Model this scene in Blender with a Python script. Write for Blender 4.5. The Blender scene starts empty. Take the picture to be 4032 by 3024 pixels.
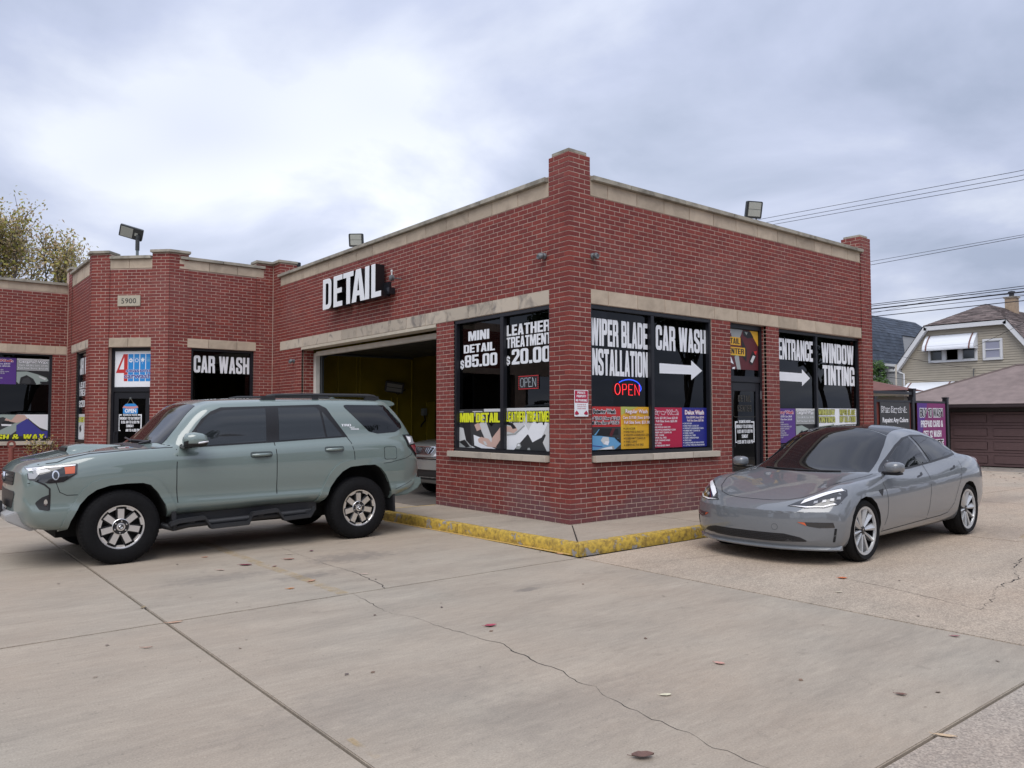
import bpy, bmesh, math, random
from mathutils import Vector, Matrix
from mathutils.bvhtree import BVHTree
random.seed(7)
R = math.radians
S = bpy.context.scene
COL = S.collection
# ------------------------------------------------------------------ camera
cam_d = bpy.data.cameras.new('camera'); cam = bpy.data.objects.new('camera', cam_d); COL.objects.link(cam)
cam_d.sensor_width = 36.0; cam_d.lens = 36.0 * 3073.6 / 4032.0; cam_d.clip_start = .1; cam_d.clip_end = 900
_yaw, _pit, _rol = R(51.0142), R(2.5657), R(0.1094)
_f = Vector((math.cos(_yaw)*math.cos(_pit), math.sin(_yaw)*math.cos(_pit), math.sin(_pit)))
_r = Vector((math.sin(_yaw), -math.cos(_yaw), 0)); _d = _f.cross(_r)
_r2 = _r*math.cos(_rol) + _d*math.sin(_rol); _d2 = -_r*math.sin(_rol) + _d*math.cos(_rol)
_m = Matrix((_r2, -_d2, -_f)).transposed().to_4x4()
_m.translation = Vector((-7.2075, -7.6708, 1.5461)); cam.matrix_world = _m
S.camera = cam
S.render.resolution_x, S.render.resolution_y = 1024, 768
# ------------------------------------------------------------------ world, sun, exposure
W = bpy.data.worlds.new('World'); S.world = W; W.use_nodes = True
SUN_EL, SUN_AZ = 57, 222      # azimuth of the sun's direction, degrees counter-clockwise from +X
def build_world():
    nt = W.node_tree; nt.nodes.clear(); N = nt.nodes.new; L = nt.links.new
    out = N('ShaderNodeOutputWorld'); bg = N('ShaderNodeBackground'); bg2 = N('ShaderNodeBackground'); mix = N('ShaderNodeMixShader')
    sky = N('ShaderNodeTexSky'); sky.sky_type = 'NISHITA'; sky.sun_disc = False
    sky.sun_elevation = R(SUN_EL); sky.sun_rotation = R(90 - SUN_AZ); sky.air_density = 1.0; sky.dust_density = 3.0
    L(sky.outputs[0], bg.inputs[0]); bg.inputs[1].default_value = .06
    tc = N('ShaderNodeTexCoord'); sep = N('ShaderNodeSeparateXYZ'); L(tc.outputs['Generated'], sep.inputs[0])
    add = N('ShaderNodeMath'); add.operation = 'ADD'; add.inputs[1].default_value = .22
    ab = N('ShaderNodeMath'); ab.operation = 'ABSOLUTE'; L(sep.outputs[2], ab.inputs[0]); L(ab.outputs[0], add.inputs[0])
    dv = [N('ShaderNodeMath') for _ in range(2)]
    for i in (0, 1):
        dv[i].operation = 'DIVIDE'; L(sep.outputs[i], dv[i].inputs[0]); L(add.outputs[0], dv[i].inputs[1])
    cb = N('ShaderNodeCombineXYZ'); L(dv[0].outputs[0], cb.inputs[0]); L(dv[1].outputs[0], cb.inputs[1]); cb.inputs[2].default_value = 3.7
    n1 = N('ShaderNodeTexNoise'); n1.inputs['Scale'].default_value = 1.05; n1.inputs['Detail'].default_value = 7; n1.inputs['Roughness'].default_value = .52; n1.inputs['Distortion'].default_value = .35
    L(cb.outputs[0], n1.inputs['Vector'])
    n2 = N('ShaderNodeTexNoise'); n2.inputs['Scale'].default_value = .42; n2.inputs['Detail'].default_value = 3; n2.inputs['Distortion'].default_value = .6
    L(cb.outputs[0], n2.inputs['Vector'])
    rp = N('ShaderNodeValToRGB'); L(n1.outputs[0], rp.inputs[0])
    e = rp.color_ramp.elements; e[0].position = .38; e[0].color = (.42, .475, .605, 1); e[1].position = .62; e[1].color = (.80, .84, .93, 1)
    m = rp.color_ramp.elements.new(.5); m.color = (.565, .615, .765, 1)
    rp2 = N('ShaderNodeValToRGB'); L(n2.outputs[0], rp2.inputs[0])
    e = rp2.color_ramp.elements; e[0].position = .38; e[0].color = (.84, .85, .88, 1); e[1].position = .62; e[1].color = (1.10, 1.09, 1.07, 1)
    mul = N('ShaderNodeMix'); mul.data_type = 'RGBA'; mul.blend_type = 'MULTIPLY'; mul.inputs[0].default_value = 1
    L(rp.outputs[0], mul.inputs[6]); L(rp2.outputs[0], mul.inputs[7])
    # overcast: a little brighter towards the zenith
    zr = N('ShaderNodeMapRange'); L(sep.outputs[2], zr.inputs[0]); zr.inputs[1].default_value = 0; zr.inputs[2].default_value = 1; zr.inputs[3].default_value = .74; zr.inputs[4].default_value = 1.12
    L(mul.outputs[2], bg2.inputs[0]); L(zr.outputs[0], bg2.inputs[1])
    mix.inputs[0].default_value = .9; L(bg.outputs[0], mix.inputs[1]); L(bg2.outputs[0], mix.inputs[2]); L(mix.outputs[0], out.inputs[0])
build_world()
sd = bpy.data.lights.new('sun', 'SUN'); sd.energy = 1.5; sd.angle = R(48); sd.color = (1, .965, .92)
sun = bpy.data.objects.new('sun', sd); COL.objects.link(sun)
_sv = Vector((math.cos(R(SUN_AZ))*math.cos(R(SUN_EL)), math.sin(R(SUN_AZ))*math.cos(R(SUN_EL)), math.sin(R(SUN_EL))))
sun.rotation_euler = _sv.to_track_quat('Z', 'Y').to_euler()
vs = S.view_settings; S.display_settings.display_device = 'sRGB'; vs.view_transform = 'Standard'; vs.look = 'None'; vs.exposure = 0.60; vs.gamma = 1.0; vs.use_curve_mapping = False
# ------------------------------------------------------------------ materials
MATS = {}
def newmat(name):
    m = bpy.data.materials.new(name); m.use_nodes = True; return m, m.node_tree, m.node_tree.nodes['Principled BSDF']
def mat(name, col, rough=.6, metal=0, spec=.5, coat=0, noise=0, nscale=8, bump=0, bscale=60, emit=None, estr=1, isl=0, coatr=.03, alpha=None):
    """simple procedural material: colour with noise variation, optional bump, emission"""
    if name in MATS: return MATS[name]
    m, nt, p = newmat(name); N = nt.nodes.new; L = nt.links.new
    c = (*col, 1)
    p.inputs['Base Color'].default_value = c; p.inputs['Roughness'].default_value = rough; p.inputs['Metallic'].default_value = metal
    p.inputs['Specular IOR Level'].default_value = spec; p.inputs['Coat Weight'].default_value = coat; p.inputs['Coat Roughness'].default_value = coatr
    geo = N('ShaderNodeNewGeometry')
    src = None
    if noise or isl:
        mx = N('ShaderNodeMix'); mx.data_type = 'RGBA'; mx.blend_type = 'MULTIPLY'; mx.inputs[0].default_value = 1; mx.inputs[6].default_value = c
        if noise:
            nz = N('ShaderNodeTexNoise'); nz.inputs['Scale'].default_value = nscale; nz.inputs['Detail'].default_value = 5; L(geo.outputs['Position'], nz.inputs['Vector'])
            mr = N('ShaderNodeMapRange'); mr.inputs[1].default_value = .3; mr.inputs[2].default_value = .7; mr.inputs[3].default_value = 1-noise; mr.inputs[4].default_value = 1+noise; L(nz.outputs[0], mr.inputs[0])
            v = mr.outputs[0]
        if isl:
            oi = N('ShaderNodeObjectInfo'); ad = N('ShaderNodeMath'); ad.operation = 'ADD'; L(geo.outputs['Random Per Island'], ad.inputs[0]); L(oi.outputs['Random'], ad.inputs[1])
            fr = N('ShaderNodeMath'); fr.operation = 'FRACT'; L(ad.outputs[0], fr.inputs[0])
            mr2 = N('ShaderNodeMapRange'); mr2.inputs[3].default_value = 1-isl; mr2.inputs[4].default_value = 1+isl; L(fr.outputs[0], mr2.inputs[0])
            if noise:
                mm = N('ShaderNodeMath'); mm.operation = 'MULTIPLY'; L(v, mm.inputs[0]); L(mr2.outputs[0], mm.inputs[1]); v = mm.outputs[0]
            else: v = mr2.outputs[0]
        L(v, mx.inputs[7]); L(mx.outputs[2], p.inputs['Base Color'])
    if bump:
        nb = N('ShaderNodeTexNoise'); nb.inputs['Scale'].default_value = bscale; nb.inputs['Detail'].default_value = 4; L(geo.outputs['Position'], nb.inputs['Vector'])
        b = N('ShaderNodeBump'); b.inputs['Strength'].default_value = bump; b.inputs['Distance'].default_value = .01; L(nb.outputs[0], b.inputs['Height']); L(b.outputs[0], p.inputs['Normal'])
    if emit:
        p.inputs['Emission Color'].default_value = (*emit, 1); p.inputs['Emission Strength'].default_value = estr
    MATS[name] = m; return m
def glassmat(name, tint=(.25, .27, .28), refl=1.45, mixmin=0.0):
    """window glass: dim see-through plus mirror reflection by Fresnel"""
    if name in MATS: return MATS[name]
    m, nt, p = newmat(name); nt.nodes.remove(p); N = nt.nodes.new; L = nt.links.new
    out = nt.nodes['Material Output']; tr = N('ShaderNodeBsdfTransparent'); tr.inputs[0].default_value = (*tint, 1)
    gl = N('ShaderNodeBsdfGlossy'); gl.inputs['Roughness'].default_value = .0; gl.inputs[0].default_value = (.95, .97, 1, 1)
    fr = N('ShaderNodeFresnel'); fr.inputs[0].default_value = refl; mx = N('ShaderNodeMixShader')
    mr = N('ShaderNodeMapRange'); mr.inputs[3].default_value = mixmin; mr.inputs[4].default_value = 1; L(fr.outputs[0], mr.inputs[0])
    L(mr.outputs[0], mx.inputs[0]); L(tr.outputs[0], mx.inputs[1]); L(gl.outputs[0], mx.inputs[2]); L(mx.outputs[0], out.inputs[0])
    MATS[name] = m; return m
# ------------------------------------------------------------------ mesh builder
class MB:
    def __init__(s): s.v = []; s.f = []; s.m = []; s.M = None; s.mi = 0
    def add(s, vs_, fs, mi=None):
        o = len(s.v)
        if s.M is not None: vs_ = [tuple(s.M @ Vector(v)) for v in vs_]
        s.v += [tuple(v) for v in vs_]; s.f += [tuple(i+o for i in f) for f in fs]; s.m += [s.mi if mi is None else mi]*len(fs)
        return s
    def box(s, x0, y0, z0, x1, y1, z1, mi=None):
        return s.add([(x0,y0,z0),(x1,y0,z0),(x1,y1,z0),(x0,y1,z0),(x0,y0,z1),(x1,y0,z1),(x1,y1,z1),(x0,y1,z1)],
                     [(3,2,1,0),(4,5,6,7),(0,1,5,4),(1,2,6,5),(2,3,7,6),(3,0,4,7)], mi)
    def prism(s, poly, fr, d0, d1, mi=None):
        """poly: list of (a,b); fr(a,b,d)->xyz; closed prism between depths d0,d1"""
        n = len(poly); vs_ = [fr(a, b, d0) for a, b in poly] + [fr(a, b, d1) for a, b in poly]
        fs = [tuple(range(n)), tuple(range(2*n-1, n-1, -1))] + [(i, n+i, n+(i+1) % n, (i+1) % n) for i in range(n)]
        return s.add(vs_, fs, mi)
    def tube(s, pts, r, n=8, mi=None, cap=True):
        pts = [Vector(p) for p in pts]; vs_ = []; k = len(pts)
        rr = r if isinstance(r, (list, tuple)) else [r]*k
        up = None
        for i, p in enumerate(pts):
            t = (pts[min(i+1, k-1)] - pts[max(i-1, 0)]).normalized()
            if up is None: up = t.orthogonal().normalized()
            up = (up - t*up.dot(t))
            up = up.normalized() if up.length > 1e-5 else t.orthogonal().normalized()
            w = t.cross(up)
            for j in range(n):
                a = 2*math.pi*j/n; vs_.append(tuple(p + (up*math.cos(a) + w*math.sin(a))*rr[i]))
        fs = [(i*n+j, i*n+(j+1) % n, (i+1)*n+(j+1) % n, (i+1)*n+j) for i in range(k-1) for j in range(n)]
        if cap: fs += [tuple(range(n-1, -1, -1)), tuple((k-1)*n+j for j in range(n))]
        return s.add(vs_, fs, mi)
    def lathe(s, prof, n, fr, mi=None, closed=False, cap=True):
        """prof: list of (r, h); fr(x, y, h)->xyz; closed joins last to first"""
        vs_ = []; k = len(prof)
        for r, h in prof:
            for j in range(n):
                a = 2*math.pi*j/n; vs_.append(fr(r*math.cos(a), r*math.sin(a), h))
        fs = [(i*n+j, i*n+(j+1) % n, ((i+1) % k)*n+(j+1) % n, ((i+1) % k)*n+j) for i in range(k if closed else k-1) for j in range(n)]
        if not closed and cap:
            if prof[0][0] > 1e-6: fs.append(tuple(range(n-1, -1, -1)))
            if prof[-1][0] > 1e-6: fs.append(tuple((k-1)*n+j for j in range(n)))
        return s.add(vs_, fs, mi)
    def build(s, name, mats, parent=None, smooth=None, bevel=0, loc=None, kind=None, label=None):
        me = bpy.data.meshes.new(name); me.from_pydata(s.v, [], s.f); me.validate(verbose=False)
        if not isinstance(mats, (list, tuple)): mats = [mats]
        for m in mats: me.materials.append(m)
        if len(mats) > 1 and len(me.polygons) == len(s.m): me.polygons.foreach_set('material_index', s.m)
        bm = bmesh.new(); bm.from_mesh(me); 
        if smooth is not None or bevel: bmesh.ops.remove_doubles(bm, verts=bm.verts, dist=1e-5)
        bmesh.ops.recalc_face_normals(bm, faces=bm.faces)
        if bevel: bmesh.ops.bevel(bm, geom=[e for e in bm.edges if len(e.link_faces) == 2 and e.calc_face_angle(0) > .5], offset=bevel, segments=2, affect='EDGES', clamp_overlap=True)
        bm.to_mesh(me); bm.free()
        if smooth is not None:
            me.polygons.foreach_set('use_smooth', [True]*len(me.polygons)); me.set_sharp_from_angle(angle=R(smooth))
        me.update()
        return link(name, me, parent, loc, kind, label)
def link(name, data, parent=None, loc=None, kind=None, label=None):
    o = bpy.data.objects.new(name, data); COL.objects.link(o)
    if parent is not None: o.parent = parent
    if loc: o.location = loc
    if kind: o['kind'] = kind
    if label: o['label'] = label
    return o
def thing(name, label, cat, loc=(0, 0, 0), rz=0, group=None):
    o = bpy.data.objects.new(name, None); COL.objects.link(o); o.empty_display_size = .2
    o.location = loc; o.rotation_euler = (0, 0, rz); o['label'] = label; o['category'] = cat
    if group: o['group'] = group
    return o
def tag(o, label, cat, group=None):
    o['label'] = label; o['category'] = cat
    if group: o['group'] = group
    return o
def copy_tree(o, parent=None, label=None):
    c = o.copy(); COL.objects.link(c); c.parent = parent
    if label: c['label'] = label
    for ch in list(o.children): copy_tree(ch, c)
    return c
def lerp_list(pts, x):
    if x <= pts[0][0]: return pts[0][1]
    for (a, va), (b, vb) in zip(pts, pts[1:]):
        if x <= b: return va + (vb-va)*(x-a)/(b-a)
    return pts[-1][1]
def smooth_list(pts, x):
    """monotone cubic (Fritsch-Carlson) through the points"""
    n = len(pts)
    if x <= pts[0][0]: return pts[0][1]
    if x >= pts[-1][0]: return pts[-1][1]
    d = [(pts[i+1][1]-pts[i][1])/(pts[i+1][0]-pts[i][0]) for i in range(n-1)]
    def sl(i):
        if i == 0: return d[0]
        if i == n-1: return d[-1]
        if d[i-1]*d[i] <= 0: return 0
        return 2*d[i-1]*d[i]/(d[i-1]+d[i])
    for i in range(n-1):
        if x <= pts[i+1][0]:
            h = pts[i+1][0]-pts[i][0]; t = (x-pts[i][0])/h; m0, m1 = sl(i)*h, sl(i+1)*h
            return (2*t**3-3*t*t+1)*pts[i][1] + (t**3-2*t*t+t)*m0 + (-2*t**3+3*t*t)*pts[i+1][1] + (t**3-t*t)*m1
def rpoly(pts, seg=4):
    """polygon of (x,y[,radius]) with rounded corners -> list of (x,y)"""
    out = []; n = len(pts)
    for i in range(n):
        p = Vector(pts[i][:2]); r = pts[i][2] if len(pts[i]) > 2 else 0
        if r <= 0: out.append((p.x, p.y)); continue
        a = Vector(pts[i-1][:2])-p; b = Vector(pts[(i+1) % n][:2])-p
        la, lb = a.length, b.length; a.normalize(); b.normalize()
        c = max(-1, min(1, a.dot(b))); th = math.acos(c)
        t = min(r/max(math.tan(th/2), 1e-4), la*.49, lb*.49)
        p0 = p+a*t; p1 = p+b*t
        for k in range(seg+1):
            u = k/seg; q = p0*(1-u)**2 + p*2*u*(1-u) + p1*u*u; out.append((q.x, q.y))
    return out
# common colours
BLACKM = mat('black_aluminium', (.012, .013, .018), .35, spec=.5)
WHITEV = mat('white_vinyl', (.78, .80, .84), .45)
BLACKV = mat('black_print', (.012, .012, .014), .45)
# ================================================================== GROUND
GZ = [(-200, 0), (-1.12, 0), (3.8, .017), (8.5, .03), (13.5, 0), (19.5, -.09), (22.4, -.12), (300, -.12)]
def gz(x): return lerp_list(GZ, x)
def concrete(name, base, dark, speck, stains=()):
    m, nt, p = newmat(name); N = nt.nodes.new; L = nt.links.new
    geo = N('ShaderNodeNewGeometry'); pos = geo.outputs['Position']
    def noise(sc, det=5, rough=.55, vec=pos, dist=0):
        n = N('ShaderNodeTexNoise'); n.inputs['Scale'].default_value = sc; n.inputs['Detail'].default_value = det; n.inputs['Roughness'].default_value = rough; n.inputs['Distortion'].default_value = dist
        L(vec, n.inputs['Vector']); return n.outputs[0]
    def rng(v, a, b, c, d):
        r = N('ShaderNodeMapRange'); r.inputs[1].default_value = a; r.inputs[2].default_value = b; r.inputs[3].default_value = c; r.inputs[4].default_value = d; L(v, r.inputs[0]); return r.outputs[0]
    def mixc(f, a, b, mode='MIX'):
        x = N('ShaderNodeMix'); x.data_type = 'RGBA'; x.blend_type = mode
        if isinstance(f, (int, float)): x.inputs[0].default_value = f
        else: L(f, x.inputs[0])
        for i, c in ((6, a), (7, b)):
            if isinstance(c, tuple): x.inputs[i].default_value = (*c, 1)
            else: L(c, x.inputs[i])
        return x.outputs[2]
    # broom-finish streaks: stretched coordinates
    mp = N('ShaderNodeMapping'); mp.inputs['Scale'].default_value = (2.2, 16, 1); mp.inputs['Rotation'].default_value = (0, 0, R(38)); L(pos, mp.inputs[0])
    streak = noise(1.6, 6, .6, mp.outputs[0])
    mp2 = N('ShaderNodeMapping'); mp2.inputs['Scale'].default_value = (.7, 2.2, 1); mp2.inputs['Rotation'].default_value = (0, 0, R(-40)); L(pos, mp2.inputs[0])
    blot = noise(1.1, 6, .62, mp2.outputs[0], .4)
    c = mixc(rng(blot, .32, .68, 0, 1), dark, base)
    c = mixc(rng(noise(.35, 4), .35, .68, 0, .55), c, (base[0]*1.06, base[1]*.90, base[2]*.80))
    c = mixc(rng(streak, .35, .75, .0, .35), c, (base[0]*1.22, base[1]*1.2, base[2]*1.18))
    c = mixc(rng(noise(11, 6, .7, mp2.outputs[0]), .35, .7, 0, .28), c, (dark[0]*.8, dark[1]*.8, dark[2]*.8))
    c = mixc(rng(noise(3.2, 6, .7), .60, .74, 0, .40), c, (dark[0]*.62, dark[1]*.60, dark[2]*.58))       # grime blotches
    c = mixc(rng(noise(26, 3, .6), .64, .72, 0, .38), c, (dark[0]*.5, dark[1]*.48, dark[2]*.47))
    c = mixc(rng(noise(60, 2, .6), .68, .76, 0, .5), c, (base[0]*1.5, base[1]*1.5, base[2]*1.5))
    fine = noise(95, 4, .75)
    c = mixc(1.0, c, mixc(rng(fine, .3, .7, 0, 1), (1-speck,)*3, (1+speck,)*3), 'MULTIPLY')
    if speck > .2:
        vo = N('ShaderNodeTexVoronoi'); vo.inputs['Scale'].default_value = 95; L(pos, vo.inputs['Vector'])
        sc_ = N('ShaderNodeSeparateColor'); L(vo.outputs['Color'], sc_.inputs[0])
        c = mixc(1.0, c, mixc(rng(sc_.outputs[0], 0, 1, 0, 1), (.72, .71, .70), (1.22, 1.2, 1.16)), 'MULTIPLY')
    for (sx, sy, rx, ry, strength) in stains:
        mp3 = N('ShaderNodeMapping'); mp3.vector_type = 'TEXTURE'; mp3.inputs['Location'].default_value = (sx, sy, 0); mp3.inputs['Scale'].default_value = (rx, ry, 50); L(pos, mp3.inputs[0])
        ln = N('ShaderNodeVectorMath'); ln.operation = 'LENGTH'; L(mp3.outputs[0], ln.inputs[0])
        ad = N('ShaderNodeMath'); ad.operation = 'ADD'; L(ln.outputs['Value'], ad.inputs[0]); L(rng(noise(9, 5, .7), .2, .8, -.75, .75), ad.inputs[1])
        c = mixc(rng(ad.outputs[0], .45, 1.15, strength, 0), c, (.11, .10, .095))
    L(c, p.inputs['Base Color']); p.inputs['Roughness'].default_value = .82; p.inputs['Specular IOR Level'].default_value = .3
    b = N('ShaderNodeBump'); b.inputs['Strength'].default_value = .35 if speck > .2 else .22; b.inputs['Distance'].default_value = .006
    hh = N('ShaderNodeMath'); hh.operation = 'ADD'; L(fine, hh.inputs[0]); L(streak, hh.inputs[1]); L(hh.outputs[0], b.inputs['Height']); L(b.outputs[0], p.inputs['Normal'])
    MATS[name] = m; return m
CONC = concrete('slab_concrete', (.37, .328, .27), (.245, .218, .182), .20,
    [(-3.05, .35, .55, .30, .42), (-3.9, -.35, .32, .16, .4), (-4.6, .1, .6, .2, .3), (-2.6, -2.2, .16, .07, .5), (-5.0, -3.8, .9, .35, .18), (-4.3, -4.6, .8, .4, .16)])
AGG = concrete('aggregate_concrete', (.42, .36, .295), (.30, .26, .215), .26, [(4.6, -3.7, .9, .5, .25), (9, -2, 1.5, .4, .3)])
AGG2 = concrete('grey_aggregate_concrete', (.37, .335, .295), (.27, .245, .22), .26)
DIRT = mat('joint_dirt', (.012, .010, .010), .95, noise=.4, nscale=20)
ground = None
def build_ground():
    global ground
    b = MB(); xs = [-200, -30, -16, -10.5, -5.47, -1.12, 3.8, 8.5, 13.5, 19.5, 22.4, 60, 300]; ys = [-220, -40, -20, -5, 5, 20, 60, 250]
    vv = [(x, y, gz(x)-.035) for y in ys for x in xs]; n = len(xs)
    b.add(vv, [(j*n+i, j*n+i+1, (j+1)*n+i+1, (j+1)*n+i) for j in range(len(ys)-1) for i in range(n-1)])
    ground = b.build('ground', mat('lot_ground', (.10, .09, .08), .95, noise=.35, nscale=6)); ground['kind'] = 'structure'
    X = [-21, -16, -10.5, -5.47, -1.12, 3.8, 8.5, 13.5, 19.5]
    Y = [-26, -21, -16, -10.9, -5.95, -1.33, 3.1, 8.2, 13.3, 18]
    g = .009
    def slab(x0, x1, y0, y1, m, g0=g):
        t = MB(); h = .05; a = [(x0+g0, y0+g0), (x1-g0, y0+g0), (x1-g0, y1-g0), (x0+g0, y1-g0)]
        t.add([(x, y, gz(x)-h) for x, y in a] + [(x, y, gz(x)) for x, y in a], [(3,2,1,0),(4,5,6,7),(0,1,5,4),(1,2,6,5),(2,3,7,6),(3,0,4,7)])
        return t.build('slab', m, ground, bevel=.005)
    for i in range(len(X)-1):
        for j in range(len(Y)-1):
            x0, x1, y0, y1 = X[i], X[i+1], Y[j], Y[j+1]
            if x0 >= -1.2 and y0 >= -1.4: continue            # pavement and building stand there
            m = AGG if (x0 >= -1.2 and y0 > -11) else (AGG2 if y0 < -6 else CONC)
            slab(x0, x1, y0, y1, m)
    slab(8.5, 13.5, -1.33, 3.1, AGG); slab(13.5, 19.5, -1.33, 3.1, AGG); slab(13.5, 19.5, 3.1, 10, AGG2)
    slab(-1.12, .30, 3.24, 9.7, CONC)                          # apron in front of the work bay
    # alley strip in front of the garages: darker, broken concrete
    t = MB(); a = [(19.52, -30), (22.2, -30), (22.2, 30), (19.52, 30)]
    t.add([(x, y, gz(x)) for x, y in a], [(0, 1, 2, 3)]); o = t.build('alley', concrete('alley_concrete', (.30, .28, .25), (.10, .09, .085), .2)); o['kind'] = 'structure'
    # cracks: thin dark broken ribbons
    def crack(pts, w=.006, jit=.022):
        rnd = random.Random(len(pts)*7+int(pts[0][0]*10)); P = []
        for (xa, ya), (xb, yb) in zip(pts, pts[1:]):
            k = max(2, int(math.hypot(xb-xa, yb-ya)/.045))
            for i in range(k): P.append((xa+(xb-xa)*i/k + rnd.uniform(-jit, jit)*.5, ya+(yb-ya)*i/k + rnd.uniform(-jit, jit)*.5))
        P.append(pts[-1]); t = MB(); vs_ = []; ww = w
        for i, (x, y) in enumerate(P):
            x2, y2 = P[min(i+1, len(P)-1)]; x1, y1 = P[max(i-1, 0)]; l = math.hypot(x2-x1, y2-y1) or 1
            ww = max(.0015, min(w*1.8, ww + rnd.uniform(-.35, .35)*w)); nx, ny = -(y2-y1)/l*ww/2, (x2-x1)/l*ww/2
            vs_ += [(x+nx, y+ny, gz(x)+.0012), (x-nx, y-ny, gz(x)+.0012)]
        t.add(vs_, [(2*i, 2*i+1, 2*i+3, 2*i+2) for i in range(len(P)-1)]); t.build('crack', DIRT, ground)
    crack([(-3.40, 1.4), (-3.43, .9), (-3.46, .18), (-3.43, -.5), (-3.53, -1.2), (-3.57, -1.32)], .005)
    crack([(-3.9, -1.36), (-3.95, -1.74), (-4.0, -2.06), (-3.99, -2.19), (-3.91, -2.42), (-3.93, -2.63), (-3.9, -2.9), (-3.87, -3.2), (-3.83, -3.41), (-3.88, -3.55)], .005)
    crack([(-3.88, -3.55), (-3.91, -3.87), (-3.91, -4.09), (-3.97, -4.29), (-3.96, -4.4), (-4.0, -4.48), (-4.03, -4.63), (-4.04, -4.72), (-4.06, -4.82), (-4.07, -4.95), (-4.08, -5.16), (-4.11, -5.37), (-4.11, -5.52), (-4.12, -5.9)], .009, .03)
    crack([(2.61, -4.48), (1.9, -4.6), (1.31, -4.85), (.9, -4.85), (.54, -4.92), (.01, -5.06), (-.26, -5.09)], .014, .05)
    crack([(-.26, -5.09), (-.2, -4.83), (-.06, -4.43), (.1, -3.6)], .004)
    crack([(-.9, -2.0), (.3, -2.25), (1.0, -2.3)], .004); crack([(5.2, -4.4), (6.6, -3.9), (8.4, -3.7)], .012, .05)
    # joint between the two eastern slabs filled with dirt, and yellow paint
    yp, nt, p = newmat('worn_yellow_paint'); N = nt.nodes.new; L = nt.links.new; out = nt.nodes['Material Output']
    p.inputs['Base Color'].default_value = (.55, .36, .09, 1); p.inputs['Roughness'].default_value = .7
    geo = N('ShaderNodeNewGeometry'); nz = N('ShaderNodeTexNoise'); nz.inputs['Scale'].default_value = 7; nz.inputs['Detail'].default_value = 7; nz.inputs['Roughness'].default_value = .7; L(geo.outputs['Position'], nz.inputs['Vector'])
    mr = N('ShaderNodeMapRange'); mr.inputs[1].default_value = .40; mr.inputs[2].default_value = .72; mr.inputs[3].default_value = 0; mr.inputs[4].default_value = .38; L(nz.outputs[0], mr.inputs[0])
    L(mr.outputs[0], p.inputs['Alpha'])
    def line(name, pts, w, m):
        t = MB(); vs_ = []
        for i, (x, y) in enumerate(pts):
            x2, y2 = pts[min(i+1, len(pts)-1)]; x1, y1 = pts[max(i-1, 0)]; l = math.hypot(x2-x1, y2-y1)
            nx, ny = -(y2-y1)/l*w/2, (x2-x1)/l*w/2; vs_ += [(x+nx, y+ny, gz(x)+.004), (x-nx, y-ny, gz(x)+.004)]
        t.add(vs_, [(2*i, 2*i+1, 2*i+3, 2*i+2) for i in range(len(pts)-1)]); return t.build(name, m, ground)
    line('painted_line', [(-4.0, 2.6), (-4.0, .5), (-3.97, -.3), (-3.97, -1.3)], .11, yp)
    line('painted_line', [(-5.40, -4.18), (-5.40, -4.46)], .035, yp)
    line('painted_line', [(4.1, -4.0), (6.2, -3.6)], .11, yp)
    kerbp = mat('yellow_kerb_line', (.50, .32, .10), .75, noise=.25, nscale=18)
    line('painted_line', [(-1.19, 2.85), (-1.05, -1.12)], .05, kerbp)
build_ground()
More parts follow.
